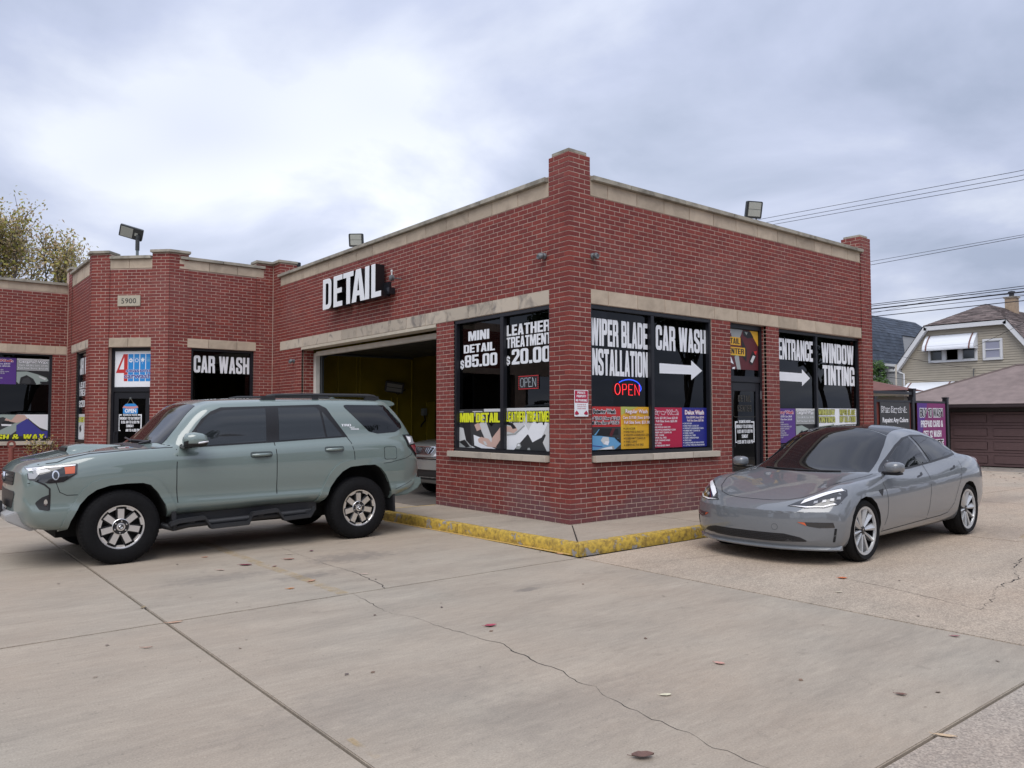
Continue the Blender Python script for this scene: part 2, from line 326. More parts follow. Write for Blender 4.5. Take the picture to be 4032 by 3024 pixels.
# ---------------------------------------------------------------- pavement with a yellow kerb
def build_pavement():
    z = .13
    pv = MB(); pv.box(-.95, 1.0, -.03, -.2, 3.1, .02)
    # kerb: peeling yellow paint over grey concrete
    m, nt, p = newmat('yellow_kerb_paint'); N = nt.nodes.new; L = nt.links.new; geo = N('ShaderNodeNewGeometry')
    n1 = N('ShaderNodeTexNoise'); n1.inputs['Scale'].default_value = 5.5; n1.inputs['Detail'].default_value = 8; n1.inputs['Roughness'].default_value = .68; L(geo.outputs['Position'], n1.inputs['Vector'])
    r1 = N('ShaderNodeValToRGB'); e = r1.color_ramp.elements; e[0].position = .585; e[0].color = (0, 0, 0, 1); e[1].position = .605; e[1].color = (1, 1, 1, 1); L(n1.outputs[0], r1.inputs[0])
    n2 = N('ShaderNodeTexNoise'); n2.inputs['Scale'].default_value = 16; n2.inputs['Detail'].default_value = 6; n2.inputs['Roughness'].default_value = .75; L(geo.outputs['Position'], n2.inputs['Vector'])
    r2 = N('ShaderNodeValToRGB'); e = r2.color_ramp.elements; e[0].position = .35; e[0].color = (.20, .13, .04, 1); e[1].position = .60; e[1].color = (.60, .41, .065, 1); L(n2.outputs[0], r2.inputs[0])
    mx = N('ShaderNodeMix'); mx.data_type = 'RGBA'; L(r1.outputs[0], mx.inputs[0]); L(r2.outputs[0], mx.inputs[6]); mx.inputs[7].default_value = (.30, .28, .27, 1); L(mx.outputs[2], p.inputs['Base Color'])
    p.inputs['Roughness'].default_value = .6
    bp = N('ShaderNodeBump'); bp.inputs['Distance'].default_value = .004; bp.inputs['Strength'].default_value = .8; ad = N('ShaderNodeMath'); ad.operation = 'SUBTRACT'; L(n2.outputs[0], ad.inputs[0]); L(r1.outputs[0], ad.inputs[1]); L(ad.outputs[0], bp.inputs['Height']); L(bp.outputs[0], p.inputs['Normal'])
    root = bpy.data.objects.new('pavement', None); COL.objects.link(root); root['kind'] = 'structure'
    def seg(a, b_, ia, ib, m_):
        t = MB(); n = max(1, int((Vector(b_)-Vector(a)).length/.16)); rnd = random.Random(3); vs_ = []
        for i in range(n+1):
            u = i/n; o = Vector(a).lerp(Vector(b_), u); q = Vector(ia).lerp(Vector(ib), u)
            dx = rnd.uniform(-.004, .004) if 0 < i < n else 0; dz = rnd.uniform(-.003, .003) if 0 < i < n else 0
            nn = (o-q).normalized()
            o1 = o+nn*dx; o2 = o + (q-o)*.12 + nn*dx
            vs_ += [(o1.x, o1.y, -.02), (o1.x, o1.y, z-.018+dz), (o2.x, o2.y, z+.001+dz), (q.x, q.y, z+.001), (q.x, q.y, -.02)]
        t.add(vs_, [(5*i+k, 5*i+k+1, 5*i+k+6, 5*i+k+5) for i in range(n) for k in range(4)] + [tuple(range(4, -1, -1)), tuple(5*n+k for k in range(5))])
        t.build('kerb', m_, root, smooth=40)
    seg((-1.16, 3.0), (-1.09, 1.08), (-1.02, 3.0), (-.985, 1.08), m); seg((-1.087, 1.07), (-1.01, -1.205), (-.983, 1.07), (-.92, -1.10), m)
    seg((-1.008, -1.207), (3.3, -1.19), (-.918, -1.102), (3.3, -1.075), m); seg((3.31, -1.19), (8.4, -1.16), (3.31, -1.075), (8.4, -1.05), m)
    def poly(pts):
        t = MB(); t.prism(pts, lambda a, b_, d: (a, b_, d), -.03, z); t.build('pavement_slab', CONC, root, bevel=.004)
    poly([(-1.012, 3.22), (-.985, 1.64), (.02, 1.50), (.02, 3.24)])
    poly([(-.985, 1.63), (-.915, -1.08), (.02, .0), (.02, 1.49)])
    poly([(-.905, -1.095), (1.55, -1.08), (1.62, .02), (.03, .02), (.03, -.01)])
    poly([(1.565, -1.08), (5.0, -1.06), (5.0, .02), (1.635, .02)]); poly([(5.01, -1.06), (8.4, -1.04), (8.4, .02), (5.01, .02)])
    t = MB(); t.box(-1.15, 3.225, -.02, -.02, 3.25, z+.001); t.build('kerb', mat('yellow_edge', (.60, .40, .09), .6, noise=.2, nscale=20), root)
    # joint dirt under the pavement slabs
    t = MB(); t.prism([(-1.0, 3.2), (-.93, -1.09), (8.3, -1.05), (8.3, .01), (.0, .01), (.0, 3.2)], lambda a, b_, d: (a, b_, d), -.03, z-.012); t.build('joint_filler', DIRT, root)
build_pavement()
# ================================================================== CAR WASH BUILDING
def brickmat():
    m, nt, p = newmat('red_brick'); N = nt.nodes.new; L = nt.links.new
    geo = N('ShaderNodeNewGeometry'); oi = N('ShaderNodeObjectInfo'); pos = geo.outputs['Position']
    ad = N('ShaderNodeMath'); ad.operation = 'ADD'; L(geo.outputs['Random Per Island'], ad.inputs[0]); L(oi.outputs['Random'], ad.inputs[1])
    fr = N('ShaderNodeMath'); fr.operation = 'FRACT'; L(ad.outputs[0], fr.inputs[0])
    rp = N('ShaderNodeValToRGB'); L(fr.outputs[0], rp.inputs[0]); e = rp.color_ramp.elements
    e[0].position = 0; e[0].color = (.150, .030, .027, 1); e[1].position = 1; e[1].color = (.225, .045, .035, 1)
    for q, c in ((.25, (.190, .035, .029)), (.5, (.165, .034, .030)), (.75, (.205, .040, .032))): k = rp.color_ramp.elements.new(q); k.color = (*c, 1)
    nz = N('ShaderNodeTexNoise'); nz.inputs['Scale'].default_value = 45; nz.inputs['Detail'].default_value = 4; L(pos, nz.inputs['Vector'])
    mr = N('ShaderNodeMapRange'); mr.inputs[1].default_value = .3; mr.inputs[2].default_value = .7; mr.inputs[3].default_value = .86; mr.inputs[4].default_value = 1.14; L(nz.outputs[0], mr.inputs[0])
    mx = N('ShaderNodeMix'); mx.data_type = 'RGBA'; mx.blend_type = 'MULTIPLY'; mx.inputs[0].default_value = 1; L(rp.outputs[0], mx.inputs[6]); L(mr.outputs[0], mx.inputs[7])
    # splashed dirt with its own ragged outline near the foot of the wall
    sp = N('ShaderNodeSeparateXYZ'); L(pos, sp.inputs[0]); n2 = N('ShaderNodeTexNoise'); n2.inputs['Scale'].default_value = 1.3; n2.inputs['Detail'].default_value = 4; L(pos, n2.inputs['Vector'])
    m2 = N('ShaderNodeMapRange'); m2.inputs[1].default_value = .3; m2.inputs[2].default_value = .7; m2.inputs[3].default_value = -.32; m2.inputs[4].default_value = .22; L(n2.outputs[0], m2.inputs[0])
    a2 = N('ShaderNodeMath'); a2.operation = 'SUBTRACT'; L(sp.outputs[2], a2.inputs[0]); L(m2.outputs[0], a2.inputs[1])
    m3 = N('ShaderNodeMapRange'); m3.inputs[1].default_value = .18; m3.inputs[2].default_value = .52; m3.inputs[3].default_value = .75; m3.inputs[4].default_value = 0; L(a2.outputs[0], m3.inputs[0])
    mx2 = N('ShaderNodeMix'); mx2.data_type = 'RGBA'; L(m3.outputs[0], mx2.inputs[0]); L(mx.outputs[2], mx2.inputs[6]); mx2.inputs[7].default_value = (.125, .065, .075, 1)
    n4 = N('ShaderNodeTexNoise'); n4.inputs['Scale'].default_value = .7; n4.inputs['Detail'].default_value = 5; L(pos, n4.inputs['Vector'])
    m4 = N('ShaderNodeMapRange'); m4.inputs[1].default_value = .52; m4.inputs[2].default_value = .75; m4.inputs[3].default_value = 0; m4.inputs[4].default_value = .22; L(n4.outputs[0], m4.inputs[0])
    mx3 = N('ShaderNodeMix'); mx3.data_type = 'RGBA'; L(m4.outputs[0], mx3.inputs[0]); L(mx2.outputs[2], mx3.inputs[6]); mx3.inputs[7].default_value = (.30, .16, .15, 1)
    L(mx3.outputs[2], p.inputs['Base Color']); p.inputs['Roughness'].default_value = .72; p.inputs['Specular IOR Level'].default_value = .35
    b = N('ShaderNodeBump'); b.inputs['Strength'].default_value = .4; b.inputs['Distance'].default_value = .004; n5 = N('ShaderNodeTexNoise'); n5.inputs['Scale'].default_value = 110; L(pos, n5.inputs['Vector']); L(n5.outputs[0], b.inputs['Height']); L(b.outputs[0], p.inputs['Normal'])
    MATS['brick'] = m; return m
BRICK = brickmat()
MORTAR = mat('mortar', (.47, .355, .295), .9, noise=.14, nscale=6, bump=.3, bscale=200)
def stonemat(name, base, dark, amt, lo=.42, hi=.68):
    m, nt, p = newmat(name); N = nt.nodes.new; L = nt.links.new; geo = N('ShaderNodeNewGeometry'); oi = N('ShaderNodeObjectInfo')
    nz = N('ShaderNodeTexNoise'); nz.inputs['Scale'].default_value = 3.2; nz.inputs['Detail'].default_value = 7; nz.inputs['Roughness'].default_value = .62; nz.inputs['Distortion'].default_value = .8; L(geo.outputs['Position'], nz.inputs['Vector'])
    mr = N('ShaderNodeMapRange'); mr.inputs[1].default_value = lo; mr.inputs[2].default_value = hi; mr.inputs[3].default_value = 0; mr.inputs[4].default_value = amt; L(nz.outputs[0], mr.inputs[0])
    rr = N('ShaderNodeMapRange'); rr.inputs[3].default_value = .86; rr.inputs[4].default_value = 1.1; L(oi.outputs['Random'], rr.inputs[0])
    mx = N('ShaderNodeMix'); mx.data_type = 'RGBA'; L(mr.outputs[0], mx.inputs[0]); mx.inputs[6].default_value = (*base, 1); mx.inputs[7].default_value = (*dark, 1)
    m2 = N('ShaderNodeMix'); m2.data_type = 'RGBA'; m2.blend_type = 'MULTIPLY'; m2.inputs[0].default_value = 1; L(mx.outputs[2], m2.inputs[6]); L(rr.outputs[0], m2.inputs[7])
    L(m2.outputs[2], p.inputs['Base Color']); p.inputs['Roughness'].default_value = .85; p.inputs['Specular IOR Level'].default_value = .25
    b = N('ShaderNodeBump'); b.inputs['Strength'].default_value = .25; b.inputs['Distance'].default_value = .004; n5 = N('ShaderNodeTexNoise'); n5.inputs['Scale'].default_value = 70; n5.inputs['Detail'].default_value = 5; L(geo.outputs['Position'], n5.inputs['Vector']); L(n5.outputs[0], b.inputs['Height']); L(b.outputs[0], p.inputs['Normal'])
    MATS[name] = m; return m
STONE = stonemat('limestone', (.50, .415, .32), (.35, .285, .22), .75)
STONED = stonemat('mildewed_limestone', (.50, .435, .355), (.13, .12, .12), .85, .50, .70)
SILLST = stonemat('sill_limestone', (.52, .46, .39), (.28, .24, .21), .6, .5, .75)
COPE = stonemat('coping_concrete', (.36, .335, .28), (.14, .13, .11), .8)
bld = thing('car_wash_building', 'single-storey red brick car wash and detail shop with limestone bands and a corner pillar', 'building')
ZL = [-.0054, .0623] + [.13 + .0677*i for i in range(12)] + [.942 + .06676*i for i in range(33)] + [3.145 + .0683*i for i in range(3)] + [3.35 + .06895*i for i in range(19)] + [4.66 + .0675*i for i in range(10)]
SX, SY = 1, 1
class Face:
    """a vertical wall face: origin (x,y), direction (dx,dy), outward normal to the right of the direction when seen from above"""
    def __init__(s, ox, oy, dx, dy):
        l = math.hypot(dx, dy); s.o = Vector((ox, oy, 0)); s.d = Vector((dx/l, dy/l, 0)); s.n = Vector((dy/l, -dx/l, 0))
    def __call__(s, a, z, d=0):   # d: depth into the wall
        p = s.o + s.d*a - s.n*d; return (p.x, p.y, z)
    def fr(s): return lambda a, z, d: s(a, z, d)
BR = []     # (face, s0, s1, z0, z1, depth)
def bricks(face, s0, s1, z0, z1, holes=(), phase=0, start=0, end=0, setback=0, depth=.05, alt=0):
    """running bond between s0..s1; start/end: 'corner' faces shift alternate rows by a brick width"""
    J = .0108; Lb = .2032
    for k, zb in enumerate(ZL[:-1]):
        zt = ZL[k+1]
        if zb < z0-.004 or zt > z1+.03: continue
        zt = min(zt, z1+.004)
        par = (k+alt) % 2
        a0 = s0; dep = depth
        if start: a0 = s0 if par == 0 else s0+.1016
        x = a0 if start else s0 + ((phase - (0 if par else Lb/2)) % Lb) - Lb
        first = True; carry = False
        e1 = s1
        if end:
            e1 = s1 if par == 1 else s1-.1016
            x = e1 - Lb*math.ceil((e1-s0)/Lb)
        while x < e1-.012:
            xa, xb = max(x, s0 if not start else a0), min(x+Lb, e1)
            if e1-xb < .03: xb = e1
            if xb == e1: nx = e1
            elif x+Lb-(a0 if start else s0) < .03: nx = x+Lb; xb = xa; carry = True
            else: nx = x+Lb
            x = nx
            if xb-xa < .012: first_skip = True; continue
            if carry: xa = a0 if start else s0; carry = False
            segs = [(xa + (J/2 if xa > s0+.001 and not (start and first) else 0), xb - (J/2 if xb < s1-.001 and not (end and xb >= e1-.001) else 0))]
            if start and first: dd = .094
            elif end and xb >= e1-.001: dd = .094
            else: dd = depth
            first = False
            for (h0, h1, hz0, hz1) in holes:
                if zb >= hz1-.012 or zt <= hz0+.012: continue
                ns = []
                for (p0, p1) in segs:
                    if p1 <= h0 or p0 >= h1: ns.append((p0, p1)); continue
                    if p0 < h0-.028: ns.append((p0, h0))
                    if p1 > h1+.028: ns.append((h1, p1))
                segs = ns
            for (p0, p1) in segs: BR.append((face, p0, p1, zb+J/2, zt-J/2, dd, setback))
def emit_bricks():
    camp = cam.matrix_world.translation
    full = [t for t in BR]
    def key(t):
        face, p0, p1, z0, z1, dd, sb = t; c = Vector(face((p0+p1)/2, (z0+z1)/2, sb)); v = c-camp
        # bricks hidden behind the parked vehicles or turned away show smallest
        cosn = face.n.dot(-v.normalized())
        vis = cosn > .12 and not (c.x < -.05 and c.z < 2.0)
        if c.y < 1 and c.x > 1.9 and c.z < 1.0: vis = False
        return -(p1-p0)*(z1-z0)*cosn/v.length_squared if vis else 0
    full.sort(key=key)
    rnd = random.Random(11); big = full[:296]; rest = full[296:]
    meshes = {}
    wl = bld.children[0]
    for (face, p0, p1, z0, z1, dd, sb) in big:
        w, h = round(p1-p0, 3), round(z1-z0, 4); kk = (w, h, dd)
        if kk not in meshes:
            t = MB(); t.box(-w/2, 0, -h/2, w/2, dd, h/2); me = bpy.data.meshes.new('brick'); me.from_pydata(t.v, [], t.f); me.materials.append(BRICK)
            bm = bmesh.new(); bm.from_mesh(me); bmesh.ops.recalc_face_normals(bm, faces=bm.faces)
            bmesh.ops.bevel(bm, geom=[e for e in bm.edges if all(v.co.y < .001 for v in e.verts)], offset=.003, segments=1, affect='EDGES'); bm.to_mesh(me); bm.free(); meshes[kk] = me
        o = bpy.data.objects.new('brick', meshes[kk]); COL.objects.link(o); o.parent = wl
        o.location = face((p0+p1)/2, (z0+z1)/2, sb + rnd.uniform(-.0012, .0012)); o.rotation_euler = (0, 0, math.atan2(face.d.y, face.d.x) + rnd.uniform(-.004, .004))
    t = MB()
    for (face, p0, p1, z0, z1, dd, sb) in rest:
        e = rnd.uniform(-.0014, .0014); e2 = rnd.uniform(-.0012, .0012)
        c = [(p0, z0), (p1, z0), (p1, z1), (p0, z1)]; g = .0025
        vs_ = [face(a, z, sb+e+(e2 if a == p1 else 0)) for a, z in [(p0+g, z0+g), (p1-g, z0+g), (p1-g, z1-g), (p0+g, z1-g)]] + [face(a, z, sb+.003) for a, z in c] + [face(a, z, sb+dd) for a, z in c]
        t.add(vs_, [(0, 1, 2, 3), (0, 4, 5, 1), (1, 5, 6, 2), (2, 6, 7, 3), (3, 7, 4, 0), (4, 8, 9, 5), (5, 9, 10, 6), (6, 10, 11, 7), (7, 11, 8, 4)])
    me = bpy.data.meshes.new('brickwork'); me.from_pydata(t.v, [], t.f); me.materials.append(BRICK)
    bm = bmesh.new(); bm.from_mesh(me); bmesh.ops.recalc_face_normals(bm, faces=bm.faces); bm.to_mesh(me); bm.free()
    link('brickwork', me, bld, kind='stuff')
# faces.  right wall runs +X along y=0 (outward -Y); left wall runs along x=0 (outward -X)
FR = Face(0, 0, 1, 0)                       # outward (0,-1)
FL = Face(0, 10.27, 0, -1)                  # outward (-1,0); s = 10.27 - y
def sl(y): return 10.27-y
F2 = Face(-2.345, 10.27, 1, 0)              # short wall facing the camera side, outward -Y ; s = x+2.345
q = math.sqrt(.5)
FC = Face(-3.638, 11.563, 1, -1)            # chamfer with the entrance; outward (-1,-1)
CHL = math.hypot(-2.345+3.638, 11.563-10.27)
F3 = Face(-3.638, 14.25, 0, -1)             # s = 14.25-y ; outward -X
F4 = Face(-14, 14.25, 1, 0)                 # s = x+14 ; outward -Y
FE = Face(8.41, 0, 0, 1)                    # right end wall, outward +X
M_ = .0045   # mortar plane behind the brick faces
def core(b, face, s0, s1, z0, z1, sb=0, th=.26): b.prism([(s0, z0), (s1, z0), (s1, z1), (s0, z1)], face.fr(), sb+M_, th)
def build_walls():
    b = MB(); fb = .014                      # field walls stand 14 mm behind the pillars
    # right wall: pillars, piers, sill walls, parapet field
    core(b, FR, .006, .412, .10, 5.20, 0, .40); core(b, FR, 8.0, 8.404, .10, 5.195, 0, .40)
    core(b, FR, .414, 3.135, .10, .935, fb); core(b, FR, 3.137, 3.64, .10, 3.14, fb, .16); core(b, FR, 4.67, 5.06, .10, 3.14, fb, .16)
    core(b, FR, 5.062, 7.998, .10, .935, fb); core(b, FR, .414, 7.998, 3.142, 4.95, fb)
    # left wall
    core(b, FL, sl(.41), sl(.402), .10, 5.20, 0, .30)
    core(b, FL, sl(2.755), sl(.414), .10, .935, fb); core(b, FL, sl(3.265), sl(2.757), .10, 3.14, fb, .30); core(b, FL, sl(9.86), sl(8.66), .0, 3.14, fb, .30)
    core(b, FL, sl(9.86), sl(.414), 3.142, 4.95, fb); core(b, FL, -.3, sl(9.862), .0, 5.22, 0, .40)
    core(b, F2, 1.94, 2.349, .0, 5.22, 0, .40)
    # wall 2
    core(b, F2, .404, .49, .0, 3.14, fb); core(b, F2, 1.90, 1.938, .0, 3.14, fb); core(b, F2, .492, 1.90, .0, .935, fb); core(b, F2, .204, 1.938, 3.142, 5.13, fb); core(b, F2, 0.006, .402, .0, 5.22, 0, .30)
    # chamfer
    core(b, FC, .006, .43, .0, 5.22, 0, .30); core(b, FC, CHL-.41, CHL-.006, .0, 5.22, 0, .30); core(b, FC, .432, CHL-.412, 3.142, 5.12, fb)
    # wall 3
    L3 = 14.25-11.563
    core(b, F3, L3-.22, L3-.006, .0, 5.22, 0, .30); core(b, F3, -.3, .42, .0, 5.22, 0, .30); core(b, F3, .422, L3-.222, 3.142, 5.10, fb); core(b, F3, .422, L3-.48, .0, .935, fb); core(b, F3, L3-.48, L3-.222, .0, 3.14, fb); core(b, F3, .422, 1.08, .0, 3.14, fb)
    # wall 4
    core(b, F4, 10.05, 10.366, .0, 3.14, fb); core(b, F4, 0, 10.05, .0, .935, fb); core(b, F4, 0, 10.366, 3.142, 4.94, fb); core(b, F4, 3, 3.5, .9, 3.14, fb)
    core(b, FE, .41, 11, .0, 4.94, 0)
    wl = b.build('wall', MORTAR, bld)
    # brick faces
    AL = 3.145
    bricks(FR, 0, .41, .13, 5.21, start=1); bricks(FR, 8.0, 8.41, .13, 5.20, end=1)
    bricks(FR, .414, 8.0, 3.35, 4.66, setback=fb, phase=-.003); bricks(FR, .414, 3.138, .13, .942, setback=fb, phase=-.003); bricks(FR, 3.14, 3.64, .13, 3.145, setback=fb, phase=.0); bricks(FR, 4.67, 5.06, .13, 3.145, setback=fb, phase=.19); bricks(FR, 5.062, 8.0, .13, .942, setback=fb, phase=.1)
    bricks(FE, 0, .41, .13, 5.20, start=1)
    bricks(FL, sl(.41), sl(0), .13, 5.21, end=1)
    bricks(FL, sl(9.86), sl(.414), 3.35, 4.66, setback=fb, phase=.03); bricks(FL, sl(2.755), sl(.414), .13, .942, setback=fb, phase=.08); bricks(FL, sl(3.265), sl(2.757), .13, 3.145, setback=fb); bricks(FL, sl(9.86), sl(8.66), .0, 3.145, setback=fb, phase=.03)
    bricks(FL, 0.012, sl(9.86), .0, 5.22, phase=.0)
    bricks(F2, 1.94, 2.335, .0, 5.22, phase=.1); bricks(F2, .006, .40, .0, 5.22, alt=1)
    bricks(F2, .40, 1.94, .0, 4.88, [(.49, 1.90, .935, 3.36), (.2, 1.94, 3.14, 3.34)], setback=fb)
    bricks(FC, .006, .43, .0, 5.22, phase=.02); bricks(FC, CHL-.41, CHL-.006, .0, 5.22); bricks(FC, .43, CHL-.41, 3.34, 4.88, setback=fb)
    bricks(F3, L3-.22, L3-.006, .0, 5.22); bricks(F3, 0.01, .42, .0, 5.22); bricks(F3, .42, L3-.22, .0, 4.78, [(1.08, L3-.48, .93, 3.36), (.48, L3-.22, 3.15, 3.34)], setback=fb)
    bricks(F4, 4.0, 10.352, .0, 4.67, [(0, 10.05, .935, 3.36), (0, 20, 3.15, 3.36)], setback=fb)
    # reveals of the openings: narrow brick returns
    for (x, y, dx, dy, w, d) in ((.41, 0, 0, 0, 0, 0),):
        pass
    def reveal(ox, oy, dx, dy, ln, z1, z0=.13):
        f = Face(ox, oy, dx, dy); b2 = MB(); b2.prism([(0, z0-.02), (ln, z0-.02), (ln, z1), (0, z1)], f.fr(), .004, .03); b2.build('reveal', MORTAR, bld); bricks(f, .0, ln, z0, z1, phase=.0 if ln < .15 else .05, depth=.02)
    reveal(3.142, .07, 0, 1, .06, 3.14, 1.03) if False else None
    reveal(4.664, .17, 0, -1, .10, 3.14)          # right side of the shop door, faces -X
    reveal(.07, 8.652, 1, 0, .23, 3.09, .0)        # left jamb of the bay, faces -Y
    reveal(7.994, .09, 0, -1, .075, 3.14, 1.04)
    bricks(Face(7.996, .40, 0, -1), .0, .40, 4.9, 5.195, depth=.01); bricks(Face(.02, 9.858, 1, 0), 0, .40, 4.9, 5.22, depth=.01)
    return wl
build_walls()
def stone(name, face, s0, s1, z0, z1, proud, back, m, bev=.004):
    t = MB(); t.prism([(s0, z0), (s1, z0), (s1, z1), (s0, z1)], face.fr(), -proud, back); return t.build(name, m, bld, bevel=bev)
def band(face, cuts, z0, z1, m, proud=.004, back=.05, sb=.014, name='stone_panel', ms=None):
    for i, (a, b_) in enumerate(zip(cuts, cuts[1:])): stone(name, face, a+.004, b_-.004, z0, z1, proud-sb, back, (ms[i] if ms else m))
def build_stone():
    cr = [.414, .77] + [.77+.6125*k for k in range(1, 12)] + [7.998]
    band(FR, cr, 4.662, 4.868, STONE); band(FR, cr, 3.147, 3.348, STONE)
    cl = sorted([sl(9.86)] + [sl(9.22-.6245*k) for k in range(0, 14)] + [sl(.414)]); cl = [c for i, c in enumerate(cl) if i == 0 or c-cl[i-1] > .1]
    band(FL, cl, 4.662, 4.868, STONE); band(FL, cl, 3.147, 3.348, STONED)
    band(F2, [.205, .85, 1.49, 2.12], 4.885, 5.09, STONE, sb=.004); band(F2, [.215, .855, 1.50, 2.12], 3.147, 3.34, STONE, sb=.006)
    band(FC, [.43, .88, CHL-.40], 4.885, 5.09, STONE, sb=.010); band(FC, [.43, .88, CHL-.40], 3.147, 3.34, STONE, sb=.010)
    L3 = 14.25-11.563
    band(F3, [.44, 1.0, 1.62, L3-.22], 4.79, 5.08, STONE, sb=.01); band(F3, [.48, 1.1, 1.75, L3-.23], 3.16, 3.345, STONED, sb=.01)
    c4 = [5.3, 5.93, 6.56, 7.2, 7.83, 8.46, 9.48-.38, 9.48, 10.11, 10.34]
    band(F4, c4, 4.68, 4.86, STONE); band(F4, c4, 3.16, 3.36, STONE)
    # copings with drip shadow
    def cope(face, cuts, z, th=.065, proud=.05, back=.30): band(face, cuts, z, z+th, COPE, proud=proud, back=back, sb=0, name='coping')
    cope(FR, [.43, 1.2, 2.45, 3.7, 4.95, 6.2, 7.3, 8.05], 4.872); cope(FL, [.35, 1.1, 2.3, 3.5, 4.7, 5.9, 7.1, 8.3, 9.0, sl(.435)], 4.872)
    cope(F2, [.22, 1.15, 2.14], 5.095); cope(FC, [.44, CHL-.42], 5.095); cope(F3, [.43, 1.3, L3-.23], 5.085); cope(F4, [5.3, 7.4, 9.2, 10.33], 4.865)
    # pillar caps
    def cap(poly, z0, z1): t = MB(); t.prism(poly, lambda a, b_, d: (a, b_, d), z0, z1); t.build('pillar_cap', COPE, bld, bevel=.006)
    cap([(.10, .04), (.36, .04), (.36, .42), (.05, .42), (.05, .09)][:0] or [(.03, .03), (.375, .03), (.375, .38), (.03, .38)], 5.213, 5.262)
    cap([(8.05, .03), (8.36, .03), (8.36, .38), (8.05, .38)], 5.205, 5.25)
    # corner caps of the entrance bay
    e = .05
    cap([(-.03-.40, 10.22), (-.05, 10.22), (-.05, 9.83), (.42, 9.83), (.42, 10.6), (-.43, 10.6)], 5.225, 5.285)
    a = Vector((-2.345, 10.27)); t1 = a + Vector((-q, q))*.44
    cap([(-1.91, 10.22), (-2.365, 10.22), (t1.x-q*e, t1.y-q*e), (t1.x+.28, t1.y+.28), (-1.91, 10.6)], 5.225, 5.285)
    c_ = Vector((-3.638, 11.563)); t2 = c_ + Vector((q, -q))*.44
    cap([(t2.x-q*e, t2.y-q*e), (-3.638-.05, 11.543), (-3.688, 11.80), (-3.3, 11.80), (t2.x+.26, t2.y+.26)], 5.225, 5.285)
    cap([(-3.688, 13.80), (-3.688, 14.30), (-3.2, 14.30), (-3.2, 13.80)], 5.225, 5.285)
    t = MB(); t.box(.40, 9.88, 5.0, .52, 10.3, 5.29); t.box(.36, 9.95, 5.1, .41, 10.2, 5.24); t.build('vent_box', BLACKM, bld, bevel=.01)
    # sills
    for face, cuts in ((FR, [.435, 1.62, 2.55, 3.24]), (FL, [sl(2.85), sl(1.68), sl(.435)])):
        band(face, cuts, .945, 1.035, SILLST, proud=.055, back=.14, sb=0, name='window_sill')
    band(FR, [5.06, 6.5, 8.0], .945, 1.035, SILLST, proud=.05, back=.14, sb=0, name='window_sill'); band(F4, [5.3, 7, 8.6, 9.9, 10.1], .945, 1.035, SILLST, proud=.05, back=.14, sb=0, name='window_sill'); band(F2, [.45, 1.93], .945, 1.035, SILLST, proud=.05, back=.14, sb=0, name='window_sill')
build_stone()
# ---------------------------------------------------------------- windows and doors
GLASS = glassmat('shop_glass', (.12, .125, .13), 1.38)
GLASSD = glassmat('dark_glass', (.03, .032, .036), 1.38)
def window(face, s0, s1, z0, z1, mull, dep=.07, fw=.055, glass=None, label=None, pd=.095):
    f = MB(); B = lambda a0, zz0, a1, zz1, d0=dep, d1=pd+.06: f.prism([(a0, zz0), (a1, zz0), (a1, zz1), (a0, zz1)], face.fr(), d0, d1)
    B(s0, z0, s1, z0+fw); B(s0, z1-fw, s1, z1); B(s0, z0+fw, s0+fw, z1-fw); B(s1-fw, z0+fw, s1, z1-fw)
    for (m0, m1) in mull: B(m0, z0+fw, m1, z1-fw)
    o = f.build('window', BLACKM, bld, bevel=.006, label=label)
    t = MB(); d = dep+.012
    for a0, a1 in zip([s0+fw]+[m[1] for m in mull], [m[0] for m in mull]+[s1-fw]):   # glazing bead step
        g = MB(); g.prism([(a0-.01, z0+fw-.01), (a1+.01, z0+fw-.01), (a1+.01, z1-fw+.01), (a0-.01, z1-fw+.01)], face.fr(), pd, pd+.006); g.build('pane', glass or GLASS, o)
    return o
window(FR, .402, 3.14, 1.035, 3.14, [(1.69, 1.765)], dep=.03)
window(FR, 5.062, 7.998, 1.035, 3.14, [(6.38, 6.45)], dep=.08, pd=.125)
window(FL, sl(2.752), sl(.402), 1.035, 3.14, [(sl(1.56), sl(1.47))], dep=.03)
window(F2, .49, 1.90, 1.035, 3.14, [], dep=.06, glass=GLASSD, pd=.105)
window(F3, 1.08, 14.25-11.563-.48, 1.035, 3.15, [], dep=.05, glass=GLASSD, pd=.095)
window(F4, 5.3, 10.05, 1.035, 3.16, [(8.0, 8.07)], dep=.07, glass=GLASSD, pd=.115)
